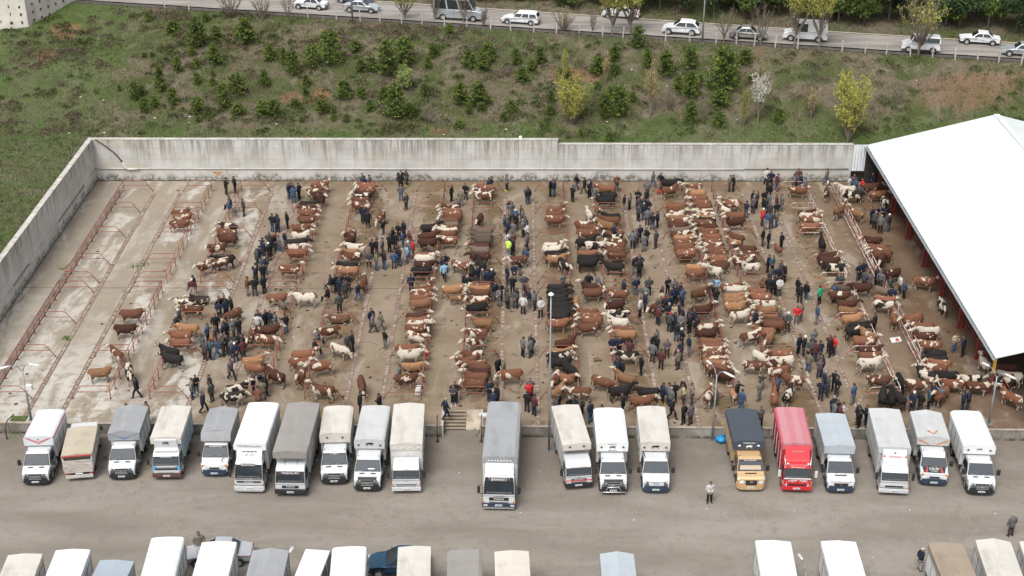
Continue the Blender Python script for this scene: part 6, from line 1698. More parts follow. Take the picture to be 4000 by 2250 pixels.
# slots: 0 coat, 1 white/face, 2 lower legs, 3 hoof, 4 muzzle, 5 horn/tail switch
def cow_mesh(name, pose):
    b = Body()
    st = [(-.90, 1.05, .09, .11), (-.85, 1.05, .22, .24), (-.66, 1.01, .29, .35), (-.38, .95, .325, .385), (-.05, .91, .355, .42), (.25, .92, .335, .41), (.48, .96, .29, .39), (.68, .98, .21, .32), (.80, 1.0, .11, .17)]
    dz = -.50 if pose == 'lie' else 0
    rings = []
    for x, z, w, h in st:
        rings.append([Vector((x, w * math.cos(a) * (1 - .12 * max(0, math.sin(a))), z + dz + h * math.sin(a) * (1 if math.sin(a) < 0 else .95))) for a in [2 * math.pi * k / 14 for k in range(14)]])
    b.loft(rings); 
    b.ell((.42, 0, 1.22 + dz), .26, .12, .14); b.ell((-.72, 0, 1.24 + dz), .17, .20, .09)
    b.seal(0)
    hd = {'level': ((.58, 1.14), (.92, 1.27), (1.00, 1.29), (1.20, 1.16), (1.36, 1.05)), 'up': ((.55, 1.16), (.80, 1.46), (.90, 1.53), (1.12, 1.52), (1.30, 1.45)),
          'down': ((.60, 1.10), (.95, .92), (1.02, .85), (1.10, .62), (1.16, .44)), 'lie': ((.58, 1.14), (.90, 1.30), (.98, 1.33), (1.18, 1.22), (1.34, 1.12)),
          'walk': ((.58, 1.14), (.94, 1.24), (1.02, 1.25), (1.22, 1.11), (1.38, .99)), 'turn': ((.56, 1.15), (.84, 1.30), (.90, 1.34), (1.02, 1.24), (1.10, 1.14))}[pose]
    ty = .0
    yt = (0, .06, .10, .28, .42) if pose == 'turn' else (0, 0, 0, 0, 0)
    H = [Vector((x, y, z + dz)) for (x, z), y in zip(hd, yt)]
    b.tube([H[0] - Vector((.12, 0, .05)), H[0].lerp(H[1], .5), H[1]], [(.19, .30), (.155, .235), (.12, .16)], 12); b.seal(0)
    b.tube([H[2] - (H[3] - H[2]) * .25, H[2], H[3], H[4]], [(.08, .08), (.13, .14), (.108, .12), (.085, .078)], 12); b.seal(1)
    b.ell(H[4] + (H[4] - H[3]) * .02, .055, .062, .05, 8, 6); b.seal(4)
    fwd = (H[3] - H[2]).normalized(); side = Vector((0, 0, 1)).cross(fwd).normalized(); up = fwd.cross(side)
    for s in (-1, 1):
        e = H[2] + side * s * .12 + up * .05 - fwd * .03
        b.tube([e, e + side * s * .09 + up * .0, e + side * s * .18 - up * .03], [(.03, .022), (.055, .022), (.015, .01)], 8); b.seal(0)
        hb = H[2] + side * s * .07 + up * .11
        b.tube([hb, hb + side * s * .07 + up * .06, hb + side * s * .08 + up * .13 + fwd * .03], [.028, .022, .008], 6); b.seal(5)
        # legs
        if pose == 'lie':
            b.tube([(.45, s * .2, .42), (.62, s * .26, .22), (.86, s * .24, .10)], [.12, .085, .06], 8); b.seal(0)
            b.tube([(.86, s * .24, .10), (.66, s * .27, .06)], [.055, .05], 8); b.seal(2)
            b.tube([(-.55, s * .22, .45), (-.25, s * .36, .26), (-.55, s * .38, .12)], [.19, .12, .07], 8); b.seal(0)
            b.tube([(-.55, s * .38, .12), (-.25, s * .42, .06)], [.06, .05], 8); b.seal(2)
            continue
        sw = {'walk': s * .17}.get(pose, s * .03)
        fx = .47 + sw; hx = -sw * 1.1
        b.tube([(.44, s * .17, .92), (.46 + sw * .5, s * .18, .62), (fx, s * .17, .44)], [(.12, .17), (.09, .105), .068], 9); b.seal(0)
        b.tube([(fx, s * .17, .44), (fx - .01, s * .17, .25), (fx - .02, s * .17, .10)], [.064, .054, .057], 8); b.seal(2)
        b.tube([(fx - .02, s * .17, .10), (fx + .02, s * .17, .012)], [.05, .066], 8); b.seal(3)
        b.tube([(-.60, s * .17, 1.0), (-.56 + hx * .4, s * .20, .74), (-.62 + hx * .7, s * .19, .56), (-.74 + hx, s * .17, .46)], [(.16, .24), (.13, .185), .10, .07], 9); b.seal(0)
        b.tube([(-.74 + hx, s * .17, .46), (-.71 + hx, s * .17, .26), (-.70 + hx, s * .17, .10)], [.064, .054, .057], 8); b.seal(2)
        b.tube([(-.70 + hx, s * .17, .10), (-.66 + hx, s * .17, .012)], [.05, .066], 8); b.seal(3)
    if pose != 'lie':
        b.ell((-.34, 0, .66), .17, .13, .09); b.seal(4)
        b.tube([(-.86, 0, 1.20), (-.96, 0, 1.08), (-.97, 0, .80), (-.96, .01, .58)], [.045, .035, .028, .026], 7); b.seal(0)
        b.tube([(-.96, .01, .58), (-.97, .01, .45), (-.95, .01, .34)], [.03, .05, .02], 7); b.seal(5)
    else:
        b.tube([(-.86, 0, .68), (-.98, .08, .35), (-.96, .25, .06)], [.045, .035, .03], 7); b.seal(5)
    return remesh(b, b.t, name, .030, 6, .42, 1)
COW = {p: cow_mesh('cow_body', p) for p in ('level', 'up', 'down', 'lie', 'walk', 'turn')}

def coat_mat(name, base, patch, lo, hi, scale, dark=.25):
    g = NG(name, .8, .25)
    oi = g.nt.nodes.new('ShaderNodeObjectInfo')
    off = g.nt.nodes.new('ShaderNodeCombineXYZ'); k = g.math('MULTIPLY', oi.outputs['Random'], 91.0)
    g.link(k, off.inputs[0]); g.link(g.math('MULTIPLY', oi.outputs['Random'], 53.0), off.inputs[1])
    ad = g.nt.nodes.new('ShaderNodeVectorMath'); ad.operation = 'ADD'; g.link(g.tc.outputs['Object'], ad.inputs[0]); g.link(off.outputs[0], ad.inputs[1])
    n1 = g.noise(ad.outputs[0], scale, 2, .45, .35); n2 = g.noise(ad.outputs[0], 5.0, 4, .6)
    bc = g.mix(g.rng(oi.outputs['Random'], 0, 1, 0, 1, False), tuple(c * (1 - dark) for c in base), tuple(min(1, c * (1 + dark)) for c in base))
    bc = g.mix(g.rng(n2, .4, .75, 0, .35), bc, tuple(c * .6 for c in base))
    cc = g.mix(g.rng(n1, lo, hi), bc, patch) if patch else bc
    Zo = g.sep()[2]; nd = g.noise(ad.outputs[0], 3.0, 4, .6)   # muck on belly, flanks and legs
    cc = g.mix(g.math('MULTIPLY', g.rng(g.math('ADD', Zo, g.math('MULTIPLY', nd, .5)), 1.12, .72), .55), cc, (0.075, 0.050, 0.032))
    g.color(cc)
    return g.m
CREAM = (0.46, 0.405, 0.325)
COATS = {  # coat, face, lower leg, words
    'r': (coat_mat('coat_red_brown', (0.140, 0.060, 0.033), CREAM, .65, .66, 2.2, .45), CREAM, CREAM, 'red-brown'),
    'p': (coat_mat('coat_brown_pied', (0.118, 0.047, 0.026), CREAM, .55, .56, 2.0, .4), CREAM, CREAM, 'brown and white'),
    'b': (coat_mat('coat_black', (0.014, 0.012, 0.011), None, 0, 1, 1), (0.016, 0.013, 0.012), (0.02, 0.016, 0.014), 'black'),
    'k': (coat_mat('coat_black_pied', (0.018, 0.014, 0.012), CREAM, .525, .535, 1.8), CREAM, CREAM, 'black and white'),
    't': (coat_mat('coat_tan', (0.24, 0.125, 0.062), CREAM, .67, .68, 2.0, .35), CREAM, CREAM, 'tan'),
    'g': (coat_mat('coat_grey_brown', (0.105, 0.078, 0.058), None, 0, 1, 1, .35), (0.15, 0.12, 0.09), (0.10, 0.08, 0.06), 'grey-brown'),
    'w': (coat_mat('coat_white_spotted', (0.47, 0.42, 0.345), (0.13, 0.05, 0.026), .60, .61, 2.0, .08), CREAM, CREAM, 'white spotted'),
    'd': (coat_mat('coat_dark_brown', (0.055, 0.021, 0.013), CREAM, .68, .69, 2.0), CREAM, CREAM, 'dark brown'),
}
M_HOOF = mat('hoof', (0.05, 0.035, 0.025), .7); M_MUZ = mat('muzzle', (0.42, 0.26, 0.20), .6); M_HORN = mat('horn', (0.42, 0.37, 0.28), .6); M_MUZD = mat('dark_muzzle', (0.03, 0.025, 0.022), .6)
M_FACE = mat('white_face', CREAM, .8, var=.12, scale=6); M_LEGW = mat('pale_shank', (0.52, 0.46, 0.37), .8, var=.3, scale=5)
TILES = dict(T1=(0, 640), T2=(650, 640), T3=(1300, 640), T4=(1950, 640), T5=(2550, 640), T6=(3100, 640), U1=(0, 1000), U2=(600, 1000), U3=(1250, 1000), U4=(1900, 1000), U5=(2500, 1000), U6=(3100, 1000),
             V1=(0, 1300), V2=(600, 1300), V3=(1250, 1300), V4=(1900, 1300), V5=(2500, 1300), V6=(3100, 1300), W=(3600, 1300))
TS = 700 / 2536
# body centre in the enlarged view, heading (0 = +x, 90 = away from the camera), coat, flags: u head up, d head down, l lying, c calf, w walking, h dark head
CATTLE = """
T2 210,700,8,r;235,755,8,r;190,850,8,r;880,890,178,k;850,985,175,r;865,1065,172,d;705,1190,205,p
T2 2180,310,20,p;2105,400,10,p;2165,475,310,d;2020,575,0,bh;1985,630,0,p;2000,690,2,r;1990,790,0,r;1905,910,0,r;1910,1012,0,w;1850,1120,5,bh;1850,1190,2,w;1860,1270,0,r
T3 480,310,180,r;475,345,180,r;462,385,178,p;440,422,180,d;405,462,180,k;392,527,182,r;400,595,180,p;668,750,258,rd;240,1005,245,r;235,1095,250,d;322,1190,180,w;232,1258,180,t;255,1312,182,p
T3 1380,910,5,bh;1350,1030,12,dh;1352,1112,5,dh;1400,1212,305,gc;1300,1310,0,r;1312,1348,0,w
T3 1665,640,180,p;1680,682,180,r;1690,727,180,r;1692,768,178,r;1642,815,180,r;1652,872,182,g;1630,930,180,p;1622,962,180,p;1602,997,180,r;1632,1080,182,p
T3 2162,355,180,r;2135,402,180,p;2132,455,180,p;2070,790,255,d;2122,962,180,g;2112,1042,178,g;2112,1087,180,g;2072,1180,180,d;2082,1232,180,g;2072,1312,180,dh
T4 802,665,25,ru;792,722,20,r;792,792,0,r;772,1165,0,w;762,1220,0,w;792,1285,5,bh;812,1352,0,th
T4 1512,350,180,rh;1532,450,180,bh;1492,522,180,b;1410,655,110,pc;1272,712,105,w;1345,752,130,dc;1572,762,180,bh;1562,802,180,rh;1502,872,150,t
T4 1202,862,0,p;1262,912,0,r;1242,987,0,r;1232,1112,10,bh;1252,1282,0,r;1262,1352,0,bh;1622,1002,180,r;1602,1055,180,k;1652,1122,180,r;1642,1167,180,p;1622,1232,180,r;1652,1292,180,r;1352,1165,345,k
T5 245,372,25,ru;252,268,2,bh;332,622,2,r;332,692,0,p;312,732,0,p;342,787,0,t;362,832,0,p;362,892,0,d;392,957,0,g;392,1012,0,p;432,1062,0,t;432,1112,0,r;452,1172,0,r;452,1232,0,r;482,1278,0,r
T5 570,335,200,p;620,422,180,t;640,502,180,r;680,562,180,r;702,617,180,r;722,682,180,p;742,732,180,w;732,772,180,t;742,812,180,k;712,852,180,r;762,902,180,d;782,972,180,r;822,1042,180,r;832,1112,180,r;852,1167,180,p;882,1222,180,r;912,1262,180,r;892,1332,180,r
T5 1102,562,180,p;1005,652,120,wu;1162,732,182,r;1162,822,190,d;1172,1042,150,pu;1157,1115,160,tc;1312,1212,180,d;1352,1282,180,p;1302,1352,195,p;1772,1195,110,rc
T5 2062,372,345,p;2182,712,10,d;2212,747,0,w;2242,802,0,p;2232,892,0,r
T6 472,392,75,pu;742,362,180,w;842,442,180,k;652,652,50,tu;892,702,130,tu;402,1112,85,bh;1112,332,10,r;1202,432,0,r;1292,562,265,k;1112,1092,180,d;1182,1202,180,r;1212,1237,180,r;1242,1282,180,r;490,1312,5,d;482,1352,2,d
U1 1870,822,8,r;1782,1032,2,d
U2 742,132,225,p;922,92,200,p;1000,62,200,bh;640,632,178,kl;540,752,176,r;432,668,178,k;482,1032,176,th;382,1132,180,r;372,1232,180,r;1112,832,228,rd;832,1152,95,tc;1372,1142,265,r
U2 1932,192,5,r;1752,592,6,r;1832,692,305,gc;2142,592,182,w;1622,1042,12,d;1592,1192,338,p
U3 382,152,180,b;392,212,180,t;612,382,80,r;272,902,182,rl;132,1062,202,p;1482,52,0,w;1472,132,0,dh;1442,217,0,b;1472,462,40,ru;1442,532,12,p;1432,612,12,r;1432,682,15,t;1382,882,2,d;1382,932,0,r;1402,972,0,w;1372,1032,0,r;1500,992,285,k;1372,1152,332,w
U3 1882,472,8,t;1932,602,12,tc;1992,132,330,p;2272,112,110,bh;2145,212,100,bh;2272,442,180,r;2262,472,180,t;2252,532,180,r;2232,622,180,p;2212,742,202,b;2292,952,176,tu;2222,1092,180,p;2182,1212,200,p
U4 432,62,200,p;1102,122,300,k;1012,452,2,bh;1012,522,0,bh;1022,592,0,bh;1032,652,0,bh;1032,712,0,bh;1042,762,0,bh;1042,812,0,bh;1042,862,0,bh;1012,952,5,rh;1262,682,262,t;1422,812,186,r;1472,872,182,r;1482,922,182,r;1432,1012,186,r;1122,1242,25,dhu
U4 1442,102,6,bh;1512,522,5,r;1485,452,178,d;1802,152,170,bh;1852,532,178,r;1812,702,205,d;1882,822,190,k;1852,942,168,w;1932,1052,180,r;1962,1112,180,t;2372,722,238,r
U5 792,172,2,t;802,242,0,r;1102,62,190,r;1122,142,190,r;1012,202,150,w;852,522,30,ru;882,762,10,du;962,1012,6,p;962,1092,2,d;1012,1222,350,r;1012,1292,0,r
U5 1292,442,4,p;1362,492,2,w;1362,547,0,gh;1332,592,0,t;1342,642,0,t;1352,722,0,t;1422,832,15,wu;1562,1132,22,p;1442,62,200,p;1562,152,190,w;1642,522,180,r;1702,592,180,r;1772,682,180,wh;1782,772,190,t;1812,882,180,r;1872,922,180,r;1882,972,180,r;1742,1072,175,r;1822,1182,245,t
U6 502,82,0,d;582,172,352,k;952,452,180,dh;682,462,0,g;652,552,350,p;772,682,10,dh;782,782,342,t;832,892,10,t;932,992,5,bh;882,1062,10,bh;1062,1132,125,t;1002,1212,350,r
U6 1282,502,330,g;1302,622,332,r;1282,692,340,k;1422,872,82,rh;1242,62,250,d;1382,252,200,dh;1682,902,200,r;1742,912,240,rh;1812,1012,180,r;1902,1072,180,w;1832,1142,180,d;1922,1262,170,r;1862,362,345,p;2102,682,262,k
V1 1652,302,130,p;1422,562,12,t;1832,562,292,k
V2 222,272,150,b;262,372,166,b;1422,402,12,tu;1452,492,350,r;1722,602,150,dh;1192,792,20,ku;1122,902,3,kw;2132,312,12,r;2082,412,5,p;2072,622,265,r;2372,472,196,p;2392,812,168,pu
V3 1242,232,2,r;1272,312,0,w;1312,492,0,tl;1222,642,6,r;2152,312,190,p;2062,402,200,r;2182,462,180,r;2242,512,180,r;2242,562,180,d;2202,632,180,r;2172,732,178,r;592,742,282,rd;282,232,330,wd
V4 1112,172,20,dh;1062,282,2,t;1022,332,2,k;1042,412,0,b;1192,522,300,bhd;972,662,255,p;1112,642,332,r;1022,812,60,t;1312,832,176,p;332,592,190,pd;1992,322,180,k;1962,642,150,tu;1652,692,332,rhd;1902,832,10,bh;2282,842,176,bh;2202,962,5,r
V5 1002,212,0,r;1032,252,0,p;1042,322,0,p;1032,382,0,p;1062,442,345,t;1102,502,340,r;1182,592,326,d;972,872,70,p;1072,902,72,gc;1322,872,95,tc;1992,302,182,r;2012,402,190,w;1872,422,285,d;1722,342,312,w;1622,462,350,p;1962,552,200,p;2172,662,320,p;1902,922,78,rh;2102,862,62,k
V6 1092,262,10,dh;1082,342,2,r;1082,432,0,w;1212,672,346,r;1512,702,272,bh;1262,902,72,bh;1382,922,82,bh;1482,902,112,bh;1992,312,176,bh;2002,392,176,bh;2052,442,176,r;2012,502,176,p;1882,592,130,k;2162,622,178,bh;1752,742,352,p;2242,722,182,p;2082,882,218,r
W2 385,372,182,k;455,425,352,p;640,385,175,k;712,510,130,pu;655,290,180,d;500,245,90,w;700,350,170,w
"""
TILES['W2'] = (3600, 1300)
cattle = []
rc = random.Random(21)
seen = []
for line in CATTLE.strip().splitlines():
    t, rest = line.split(' ', 1); x0, y0 = TILES[t]; ts = TS if t != 'W2' else 400 / 819
    for e in rest.split(';'):
        x, y, a, c = e.split(','); px, py = x0 + float(x) * ts, y0 + float(y) * ts
        if any(abs(px - q[0]) < 7 and abs(py - q[1]) < 5 for q in seen): continue
        seen.append((px, py))
        k, fl = c[0], c[1:]
        sc = rc.uniform(.97, 1.07) * (.72 if 'c' in fl else 1)
        z = (.38 if 'l' in fl else .92 * sc)
        p = G(px, py, z); p.z = 0
        pose = 'lie' if 'l' in fl else 'up' if 'u' in fl else 'down' if 'd' in fl else 'walk' if 'w' in fl else rc.choice(('level', 'level', 'level', 'turn', 'walk', 'up'))
        cattle.append((p, float(a) + rc.uniform(-4, 4), k, fl, sc, pose))
# shove overlapping animals apart along the row
for _ in range(6):
    for i in range(len(cattle)):
        for j in range(i):
            a, b_ = cattle[i][0], cattle[j][0]; d = a - b_
            if d.length < .58:
                d = d.normalized() * (.58 - d.length) / 2 if d.length > 1e-4 else Vector((0, .05, 0)); a += d; b_ -= d
def zone_words(x):
    n = sum(1 for r_ in RAIL_X if r_ < x); return n
zones = {}
for c in cattle: zones.setdefault(zone_words(c[0].x), []).append(c)
M_FACES = {k: mat(f'face_{k}', v[1], .8, var=.12, scale=6) for k, v in COATS.items()}
M_LEGS = {k: mat(f'shank_{k}', tuple(x * .85 for x in v[2]), .8, var=.35, scale=5) for k, v in COATS.items()}
for zn, lst in zones.items():
    lst.sort(key=lambda c: -c[0].y)
    for n, (p, a, k, fl, sc, pose) in enumerate(lst):
        o = link('cow' if 'c' not in fl else 'calf', COW[pose], None, p)
        o.rotation_euler = (0, 0, R(a)); o.scale = (sc * 1.03, sc * rc.uniform(.90, 1.04), sc * rc.uniform(.97, 1.05))
        dark = 'h' in fl or k in 'bg'
        face = COATS[k][0] if 'h' in fl else M_FACES[k] if not (k == 'b' and 'h' not in fl) else M_FACE
        leg = M_LEGS[k] if not (k == 'b' and 'h' not in fl) else M_LEGW
        for i, m in enumerate((COATS[k][0], face, leg, M_HOOF, M_MUZD if dark else M_MUZ, M_HORN if not dark else M_MUZD)):
            o.material_slots[i].link = 'OBJECT'; o.material_slots[i].material = m
        do = {'lie': 'lying', 'up': 'with raised head', 'down': 'with lowered head', 'walk': 'mid-step', 'level': 'standing', 'turn': 'turning its head'}[pose]
        w = COATS[k][3] + (' calf' if 'c' in fl else ' cow')
        where = f'past {ordinal(zn)} railing' if zn else 'beside the side wall'
        tag(o, f'{w} {do}, {ordinal(n + 1)} animal from back wall {where}', 'cow' if 'c' not in fl else 'calf', 'cattle in the market yard')
print('CATTLE', len(cattle))
# ================================================================== PEOPLE
# slots: 0 skin, 1 hair/cap, 2 top, 3 trousers, 4 shoes
def person_mesh(name, pose):
    b = Body()
    sit = pose == 'sit'; oz = 0.0
    bend = {'bent': .5}.get(pose, .06)
    hip = Vector((0, 0, .93)); 
    def T(x, y, z):        # lean the trunk forward above the hips
        dz = z - .93; return Vector((x + dz * math.sin(bend), y, .93 + dz * math.cos(bend)))
    secs = [(.74, .12, .165), (.80, .145, .20), (.95, .15, .205), (1.08, .145, .20), (1.22, .155, .22), (1.36, .145, .235), (1.43, .12, .205), (1.47, .075, .11)]
    rings = []
    for z, rx, ry in secs:
        rings.append([T(rx * math.cos(a), ry * math.sin(a), z) for a in [2 * math.pi * k / 16 for k in range(16)]])
    b.loft(rings); b.seal(2)
    b.tube([T(0, 0, 1.42), T(.015, 0, 1.55)], [.062, .055], 10); b.seal(0)
    # collar
    b.tube([T(-.005, 0, 1.45), T(.0, 0, 1.505)], [(.085, .085), (.07, .07)], 12); b.seal(2)
    # head: skull, jaw, nose, brow, ears, mouth, hair
    hc = T(.03, 0, 1.64)
    b.ell(hc, .092, .076, .112, 14, 10); b.seal(0)
    b.ell(hc + Vector((.03, 0, -.055)), .062, .055, .055, 10, 7); b.seal(0)
    b.tube([hc + Vector((.085, 0, .015)), hc + Vector((.108, 0, -.022)), hc + Vector((.09, 0, -.03))], [.012, .018, .012], 6); b.seal(0)
    b.ell(hc + Vector((.083, 0, -.062)), .012, .026, .008, 8, 5); b.seal(0)
    for s in (-1, 1):
        b.ell(hc + Vector((-.005, s * .080, -.01)), .022, .012, .034, 8, 6); b.seal(0)
        b.ell(hc + Vector((.080, s * .032, .012)), .010, .012, .008, 6, 5); b.seal(1)      # eyes
        b.ell(hc + Vector((.082, s * .032, .032)), .008, .020, .006, 6, 5); b.seal(1)      # brows
    b.ell(hc + Vector((-.018, 0, .034)), .104, .092, .106, 14, 9); b.seal(1)
    # arms
    A = {'stand': ((.0, .29, 1.16), (.06, .28, .92)), 'walk': None, 'phone': ((-.02, .26, 1.17), (.24, .12, 1.20)), 'front': ((-.03, .25, 1.16), (.20, .07, 1.02)), 'back': ((-.08, .25, 1.18), (-.17, .06, 1.02)),
         'sit': ((.02, .30, 1.15), (.26, .16, 1.00)), 'bent': ((.05, .27, 1.15), (.22, .18, .96)), 'reach': ((.16, .27, 1.28), (.42, .22, 1.30)), 'pocket': ((-.07, .33, 1.18), (.07, .22, 1.0))}
    for s in (-1, 1):
        if pose == 'walk': el, wr = (Vector((-.10 * s, s * .27, 1.17)), Vector((.02 - .20 * s, s * .26, .95)))
        elif pose == 'reach' and s < 0: el, wr = Vector((0, -.29, 1.16)), Vector((.06, -.28, .92))
        else: (ex, ey, ez), (wx, wy, wz) = A[pose]; el, wr = Vector((ex, s * ey, ez)), Vector((wx, s * wy, wz))
        sh = T(0, s * .185, 1.41); el = T(el.x, el.y, el.z); wr = T(wr.x, wr.y, wr.z)
        b.tube([sh, sh.lerp(el, .5), el, el.lerp(wr, .5), wr], [.08, .072, .064, .056, .046], 10); b.seal(2)
        d = (wr - el).normalized(); inn = Vector((0, -s, 0)); inn = (inn - d * inn.dot(d)).normalized(); nm = d.cross(inn)
        pm = wr + d * .05
        b.tube([wr, pm, pm + d * .045], [(.026, .026), (.040, .020), (.038, .017)], 8); b.seal(0)
        for f, (off, ln) in enumerate(((-.030, .062), (-.010, .074), (.010, .070), (.029, .055))):
            p0 = pm + d * .045 + nm * off * 1.0
            b.tube([p0, p0 + d * ln * .5 + inn * .008, p0 + d * ln * .85 + inn * .030], [.0105, .010, .009], 6); b.seal(0)
        th = pm - d * .005 + nm * -.036
        b.tube([th, th + d * .03 - nm * .018 + inn * .015, th + d * .058 - nm * .010 + inn * .030], [.012, .012, .010], 6); b.seal(0)
    # legs
    for s in (-1, 1):
        h0 = Vector((0, s * .092, .92))
        if sit: kn = Vector((.42, s * .13, .90)); an = Vector((.44, s * .12, .47))
        elif pose == 'walk': kn = Vector((.10 + .10 * s, s * .09, .52)); an = Vector((.02 + .27 * s, s * .09, .11 if s > 0 else .14))
        else: kn = Vector((.02, s * .105, .50)); an = Vector((-.02, s * .125, .10))
        b.tube([h0 + Vector((0, 0, -.08)), h0.lerp(kn, .45), kn, kn.lerp(an, .45), an], [(.10, .105), .092, .072, .068, .056], 12); b.seal(3)
        b.tube([an + Vector((-.05, 0, -.03)), an + Vector((.02, 0, -.045)), an + Vector((.13, s * .02, -.065)), an + Vector((.185, s * .02, -.075))], [(.042, .05), (.048, .055), (.046, .035), (.03, .022)], 8); b.seal(4)
    return remesh(b, b.t, name, .0145, 5, .35, 1)
POSES = ['stand', 'walk', 'phone', 'front', 'back', 'sit', 'bent', 'reach', 'pocket']
PER = {p: person_mesh('person_body', p) for p in POSES}
TOPC = {'k': ((0.014, 0.014, 0.016), 'black coat'), 'n': ((0.016, 0.022, 0.040), 'navy jacket'), 'g': ((0.115, 0.115, 0.12), 'grey jacket'), 'd': ((0.055, 0.055, 0.058), 'dark grey jacket'),
        'b': ((0.045, 0.07, 0.13), 'blue jacket'), 'l': ((0.20, 0.33, 0.45), 'light blue jacket'), 'w': ((0.44, 0.43, 0.42), 'white jacket'), 'm': ((0.085, 0.028, 0.03), 'maroon jacket'), 'p': ((0.10, 0.08, 0.095), 'mauve grey jacket'),
        'r': ((0.48, 0.03, 0.035), 'red jacket'), 'o': ((0.135, 0.125, 0.085), 'olive jacket'), 't': ((0.045, 0.085, 0.10), 'teal jacket'), 'y': ((0.50, 0.72, 0.12), 'lime safety vest'), 'e': ((0.03, 0.26, 0.13), 'green safety jacket'),
        'c': ((0.12, 0.05, 0.03), 'brown jacket'), 'a': ((0.34, 0.27, 0.19), 'tan jacket'), 'x': ((0.17, 0.155, 0.125), 'camouflage jacket'), 'v': ((0.045, 0.055, 0.045), 'dark green jacket')}
BOTC = {'j': ((0.055, 0.095, 0.17), 'jeans'), 'k': ((0.013, 0.013, 0.015), 'black trousers'), 'g': ((0.14, 0.14, 0.145), 'grey trousers'), 'm': ((0.055, 0.03, 0.028), 'brown trousers'), 'n': ((0.025, 0.03, 0.05), 'navy trousers'), 'l': ((0.32, 0.31, 0.29), 'pale trousers'), 'd': ((0.045, 0.045, 0.05), 'dark trousers')}
M_TOP = {k: mat('cloth_' + v[1].replace(' ', '_'), v[0], .85, var=.22, scale=6, bump=.15, spec=.2) for k, v in TOPC.items()}
M_BOT = {k: mat('cloth_' + v[1].replace(' ', '_') + '_leg', v[0], .88, var=.22, scale=7, spec=.2) for k, v in BOTC.items()}
M_SKIN = mat('skin', (0.32, 0.175, 0.125), .6, rnd=.12)
M_HAIR = {'': mat('dark_hair', (0.014, 0.011, 0.010), .7), 'G': mat('grey_hair', (0.25, 0.24, 0.235), .8), 'W': mat('white_cap', (0.66, 0.66, 0.64), .8), 'C': mat('tan_cap', (.5, .42, .36), .8), 'Q': mat('red_cap', (.45, .04, .04), .8)}
M_SHOE = {'': mat('dark_shoes', (0.018, 0.016, 0.015), .6), 'Y': mat('yellow_boots', (0.62, 0.50, 0.03), .4), 'R': mat('red_boots', (0.33, 0.07, 0.04), .5), 'S': mat('white_shoes', (0.65, 0.65, 0.63), .6)}
